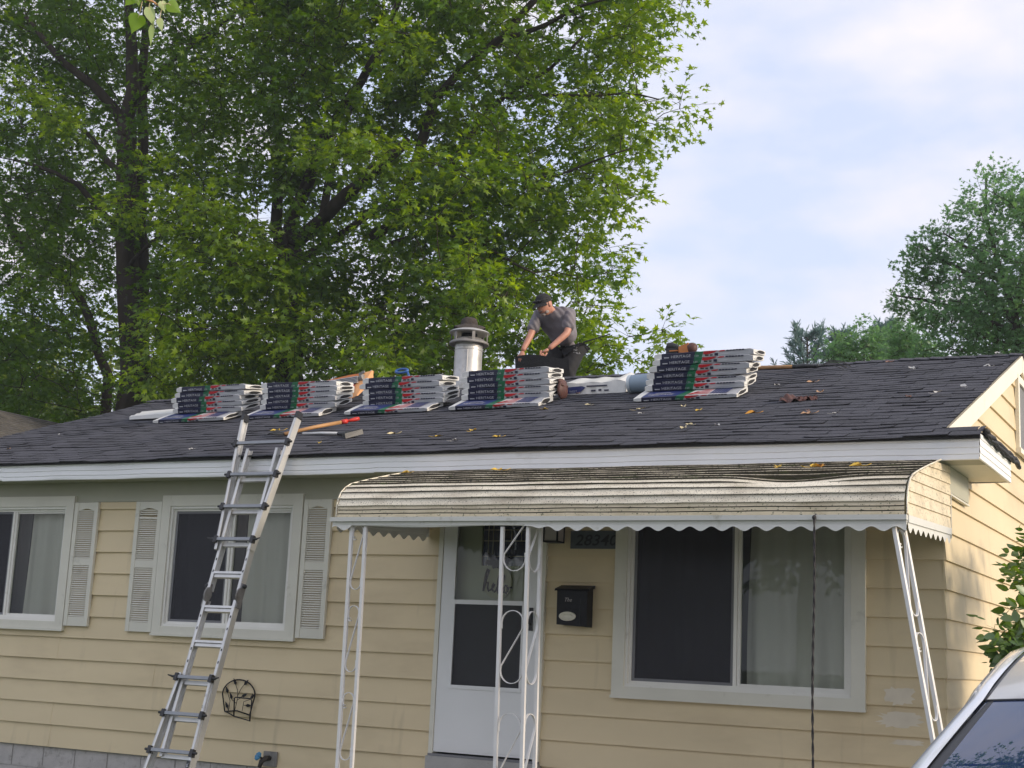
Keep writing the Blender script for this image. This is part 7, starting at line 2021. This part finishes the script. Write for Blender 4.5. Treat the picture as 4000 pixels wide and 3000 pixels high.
for r in range(36):
    a, b = r * 0.128, r * 0.128 + 0.135
    mb = MB(); n = 40
    for j in range(n + 1):
        y = ys0 + (ys1 - ys0) * j / n
        w_ = 0.010 * noise1(y / 0.3, r + 400)
        mb.v += [(rx + a, y, rzz - sl * a + 0.0), (rx + b, y, rzz - sl * b + 0.012 + w_), (rx + b, y, rzz - sl * b - 0.004)]
    for j in range(n):
        q = j * 3
        mb.f += [(q, q + 1, q + 4, q + 3), (q + 1, q + 2, q + 5, q + 4)]; mb.m += [0, 0]
    mb.build('shingle_row', MT['neigh'], nr_)

# ------------------------------------------------------------------ parked car
car = thing('parked_car', 'white car with a black windscreen moulding parked in the driveway at lower right', 'car', (1.62, -4.0, GZ))
CX = 1.60
# body stations: y, half width at sill, half width at waist, waist z (above ground)
def W(v): return GZ + v
mb = MB()
st = [(-6.62, .52, .60, .52, .42), (-6.50, .70, .76, .66, .30), (-6.1, .82, .86, .80, .22), (-5.5, .86, .89, .92, .20), (-4.9, .87, .90, .98, .20), (-3.9, .88, .91, 1.00, .20), (-2.9, .88, .91, 1.02, .20), (-2.2, .86, .89, 1.02, .22), (-1.75, .80, .84, .98, .28), (-1.62, .70, .74, .86, .40)]
for (y, ws, ww, zw, zb) in st:
    mb.v += [(CX - ws, y, W(zb)), (CX - ww, y, W((zw + zb) / 2 + .05)), (CX - ww * .97, y, W(zw - .08)), (CX - ww * .90, y, W(zw)), (CX, y, W(zw + 0.05)), (CX + ww * .90, y, W(zw)), (CX + ww * .97, y, W(zw - .08)), (CX + ww, y, W((zw + zb) / 2 + .05)), (CX + ws, y, W(zb))]
k = 9
for i in range(len(st) - 1):
    for j in range(k):
        mb.f.append((i * k + j, i * k + (j + 1) % k, (i + 1) * k + (j + 1) % k, (i + 1) * k + j)); mb.m.append(0)
mb.f += [tuple(range(k)), tuple((len(st) - 1) * k + j for j in reversed(range(k)))]; mb.m += [0, 0]
mb.build('body', MT['car_white'], car, smooth=True, angle=50)
# greenhouse: roof shell and pillars. GL(v) is the left edge of the glass, mirrored for the right
TOPY, TOPZ, TOPW = -4.00, -0.078 - GZ, 0.655
BOTY, BOTZ, BOTW = -4.98, 1.02, 0.800
def arc(w, zc, crown, y, n=14, over=0.0):
    return [(CX + w * (2 * i / n - 1), y, W(zc + crown * (1 - (2 * i / n - 1) ** 2))) for i in range(n + 1)]
# windscreen
mb = MB()
def ws_(u, v):
    w = BOTW + (TOPW - BOTW) * v - 0.006; a = 2 * u - 1
    y = BOTY + (TOPY - BOTY) * v - 0.16 * (1 - a * a) * (1 - 0.35 * v)
    z = BOTZ + (TOPZ - BOTZ) * (v ** 0.90) + 0.03 * (1 - a * a) * v
    return (CX + w * a, y, W(z))
mb.grid(ws_, 20, 12)
mb.build('windscreen', MT['car_glass'], car, smooth=True)
# dark moulding along both sides of the screen, and across the top
mb = MB()
def mold(s):
    def f(u, v):
        p = V(ws_(0.0 if s < 0 else 1.0, v))
        wd = 0.090 - 0.020 * v
        return (p.x + s * (u * wd - 0.060), p.y + 0.030 * u - 0.004, p.z + 0.008 * math.sin(math.pi * u) + 0.002)
    return f
mb.grid(mold(-1), 4, 12); mb.grid(mold(1), 4, 12, flip=True)
mb.tube([V(ws_(i / 20, 1.0)) + V((0, 0.003, 0.002)) for i in range(21)], 0.006, 5)
mb.tube([V(ws_(i / 20, 0.0)) + V((0, -0.003, 0.0)) for i in range(21)], 0.02, 5)
mb.build('screen_moulding', MT['car_black'], car, smooth=True)
# roof panel
mb = MB()
def rf(u, v):
    a = 2 * u - 1
    y = TOPY + 0.006 + (-1.95 - TOPY) * v
    w = 0.652 - 0.03 * v
    zz = TOPZ + 0.006 + (0.275 * math.sin(min(1.0, v * 1.15) * math.pi / 2) - 0.10 * max(0, v - 0.55)) + 0.035 * (1 - a * a)
    yf = -0.16 * (1 - a * a) * 0.65 * (1 - v)
    return (CX + w * a, y + yf, W(zz))
mb.grid(rf, 16, 16)
mb.build('roof', MT['car_white'], car, smooth=True)
for s, u in ((-1, 0.0), (1, 1.0)):
    mb = MB()
    mb.tube([V(rf(u, i / 16)) + V((s * 0.004, 0, -0.004)) for i in range(17)], 0.009, 5)
    mb.build('roof_moulding', MT['car_black'], car, smooth=True)
# side frames: A pillar and cant rail down to the waist
for s in (-1, 1):
    mb = MB()
    line = [V(ws_(0.0 if s < 0 else 1.0, i / 8)) for i in range(9)] + [V(rf(0.0 if s < 0 else 1.0, i / 8)) for i in range(1, 9)]
    b = 0; n = len(line); sec = 6
    for i, p in enumerate(line):
        sc = 0.55 + 0.45 * min(1, i / 8)
        for (dx, dz, dy) in ((0.0, 0.006, 0.0), (0.024, 0.012, 0.012), (0.060, 0.004, 0.030), (0.088, -0.028, 0.045), (0.100, -0.070, 0.05), (0.080, -0.10, 0.05)):
            mb.v.append((p.x + s * (dx * (0.85 + 0.15 * sc) + 0.014), p.y + dy * (1 if i < 9 else 0.2), p.z + dz * sc))
    for i in range(n - 1):
        for j in range(sec - 1):
            q = (i * sec + j, (i + 1) * sec + j, (i + 1) * sec + j + 1, i * sec + j + 1)
            mb.f.append(q if s < 0 else q[::-1]); mb.m.append(0)
    mb.build('side_frame', MT['car_white'], car, smooth=True)
    # side windows
    mb = MB()
    up_ = [V(mb_) for mb_ in ()]
    for i in range(2, n - 1):
        p = line[i]
        mb.v += [(p.x + s * 0.098, p.y + 0.06, p.z - 0.09), (CX + s * 0.82, p.y + 0.06, W(1.0))]
    for i in range(n - 4): mb.f.append((2 * i, 2 * i + 1, 2 * i + 3, 2 * i + 2)); mb.m.append(0)
    mb.build('side_window', MT['car_glass'], car)
mb = MB(); mb.grid(lambda u, v: (CX + (2 * u - 1) * (0.62 + 0.15 * v), -1.95 + 0.22 * v, W(rf(0.5, 1)[2] - GZ - 0.03 - 0.55 * v)), 8, 4); mb.build('rear_window', MT['car_glass'], car, smooth=True)
for (wx, wy) in ((CX - 0.80, -5.65), (CX + 0.80, -5.65), (CX - 0.80, -2.75), (CX + 0.80, -2.75)):
    s = -1 if wx < CX else 1
    mb = MB(); b = 0
    seq = [(0.20, .10), (0.30, .11), (0.32, .08), (0.32, -.08), (0.30, -.11), (0.20, -.10)]
    for r, d in seq: mb.v += [(wx + s * d, wy + r * math.cos(2 * math.pi * j / 24), W(0.32) + r * math.sin(2 * math.pi * j / 24)) for j in range(24)]
    for i in range(len(seq) - 1):
        for j in range(24): mb.f.append((i * 24 + j, (i + 1) * 24 + j, (i + 1) * 24 + (j + 1) % 24, i * 24 + (j + 1) % 24)); mb.m.append(0)
    wh = mb.build('wheel', MT['tyre'], car, smooth=True)
    mb = MB(); mb.v += [(wx + s * 0.09, wy, W(0.32))] + [(wx + s * 0.085, wy + 0.205 * math.cos(2 * math.pi * j / 24), W(0.32) + 0.205 * math.sin(2 * math.pi * j / 24)) for j in range(24)]
    for j in range(24): mb.f.append((0, j + 1, (j + 1) % 24 + 1)); mb.m.append(0)
    mb.build('rim', MT['rim'], wh)
for s in (-1, 1):
    mb = MB(); mb.ellipsoid((CX + s * 0.56, -6.40, W(0.66)), (0.17, 0.14, 0.07), 14, 10); mb.build('headlight', MT['lamp'], car, smooth=True)
    mb = MB(); mb.ellipsoid((CX + s * 1.0, -4.72, W(1.0)), (0.10, 0.06, 0.07), 12, 8); mb.tube([(CX + s * 0.84, -4.66, W(0.97)), (CX + s * 0.95, -4.70, W(0.98))], 0.02, 6); mb.build('wing_mirror', MT['car_white'], car, smooth=True)
MB().box(CX - 0.45, CX + 0.45, -6.625, -6.55, W(0.48), W(0.60)).build('grille', MT['car_black'], car)

# ------------------------------------------------------------------ thin morning haze
HAZE = 0.0009
if HAZE:
    hm = bpy.data.materials.new('haze_air'); hm.use_nodes = True
    ht = hm.node_tree; ht.nodes.clear()
    ho = N(ht, 'ShaderNodeOutputMaterial'); hv = N(ht, 'ShaderNodeVolumePrincipled')
    hv.inputs['Color'].default_value = (0.86, 0.92, 1.0, 1); hv.inputs['Density'].default_value = HAZE; hv.inputs['Anisotropy'].default_value = 0.2
    ht.links.new(hv.outputs[0], ho.inputs['Volume'])
    hb = MB().box(-60, 40, -45, 70, GZ - 1.0, 22).build('haze', hm)
    hb['kind'] = 'stuff'
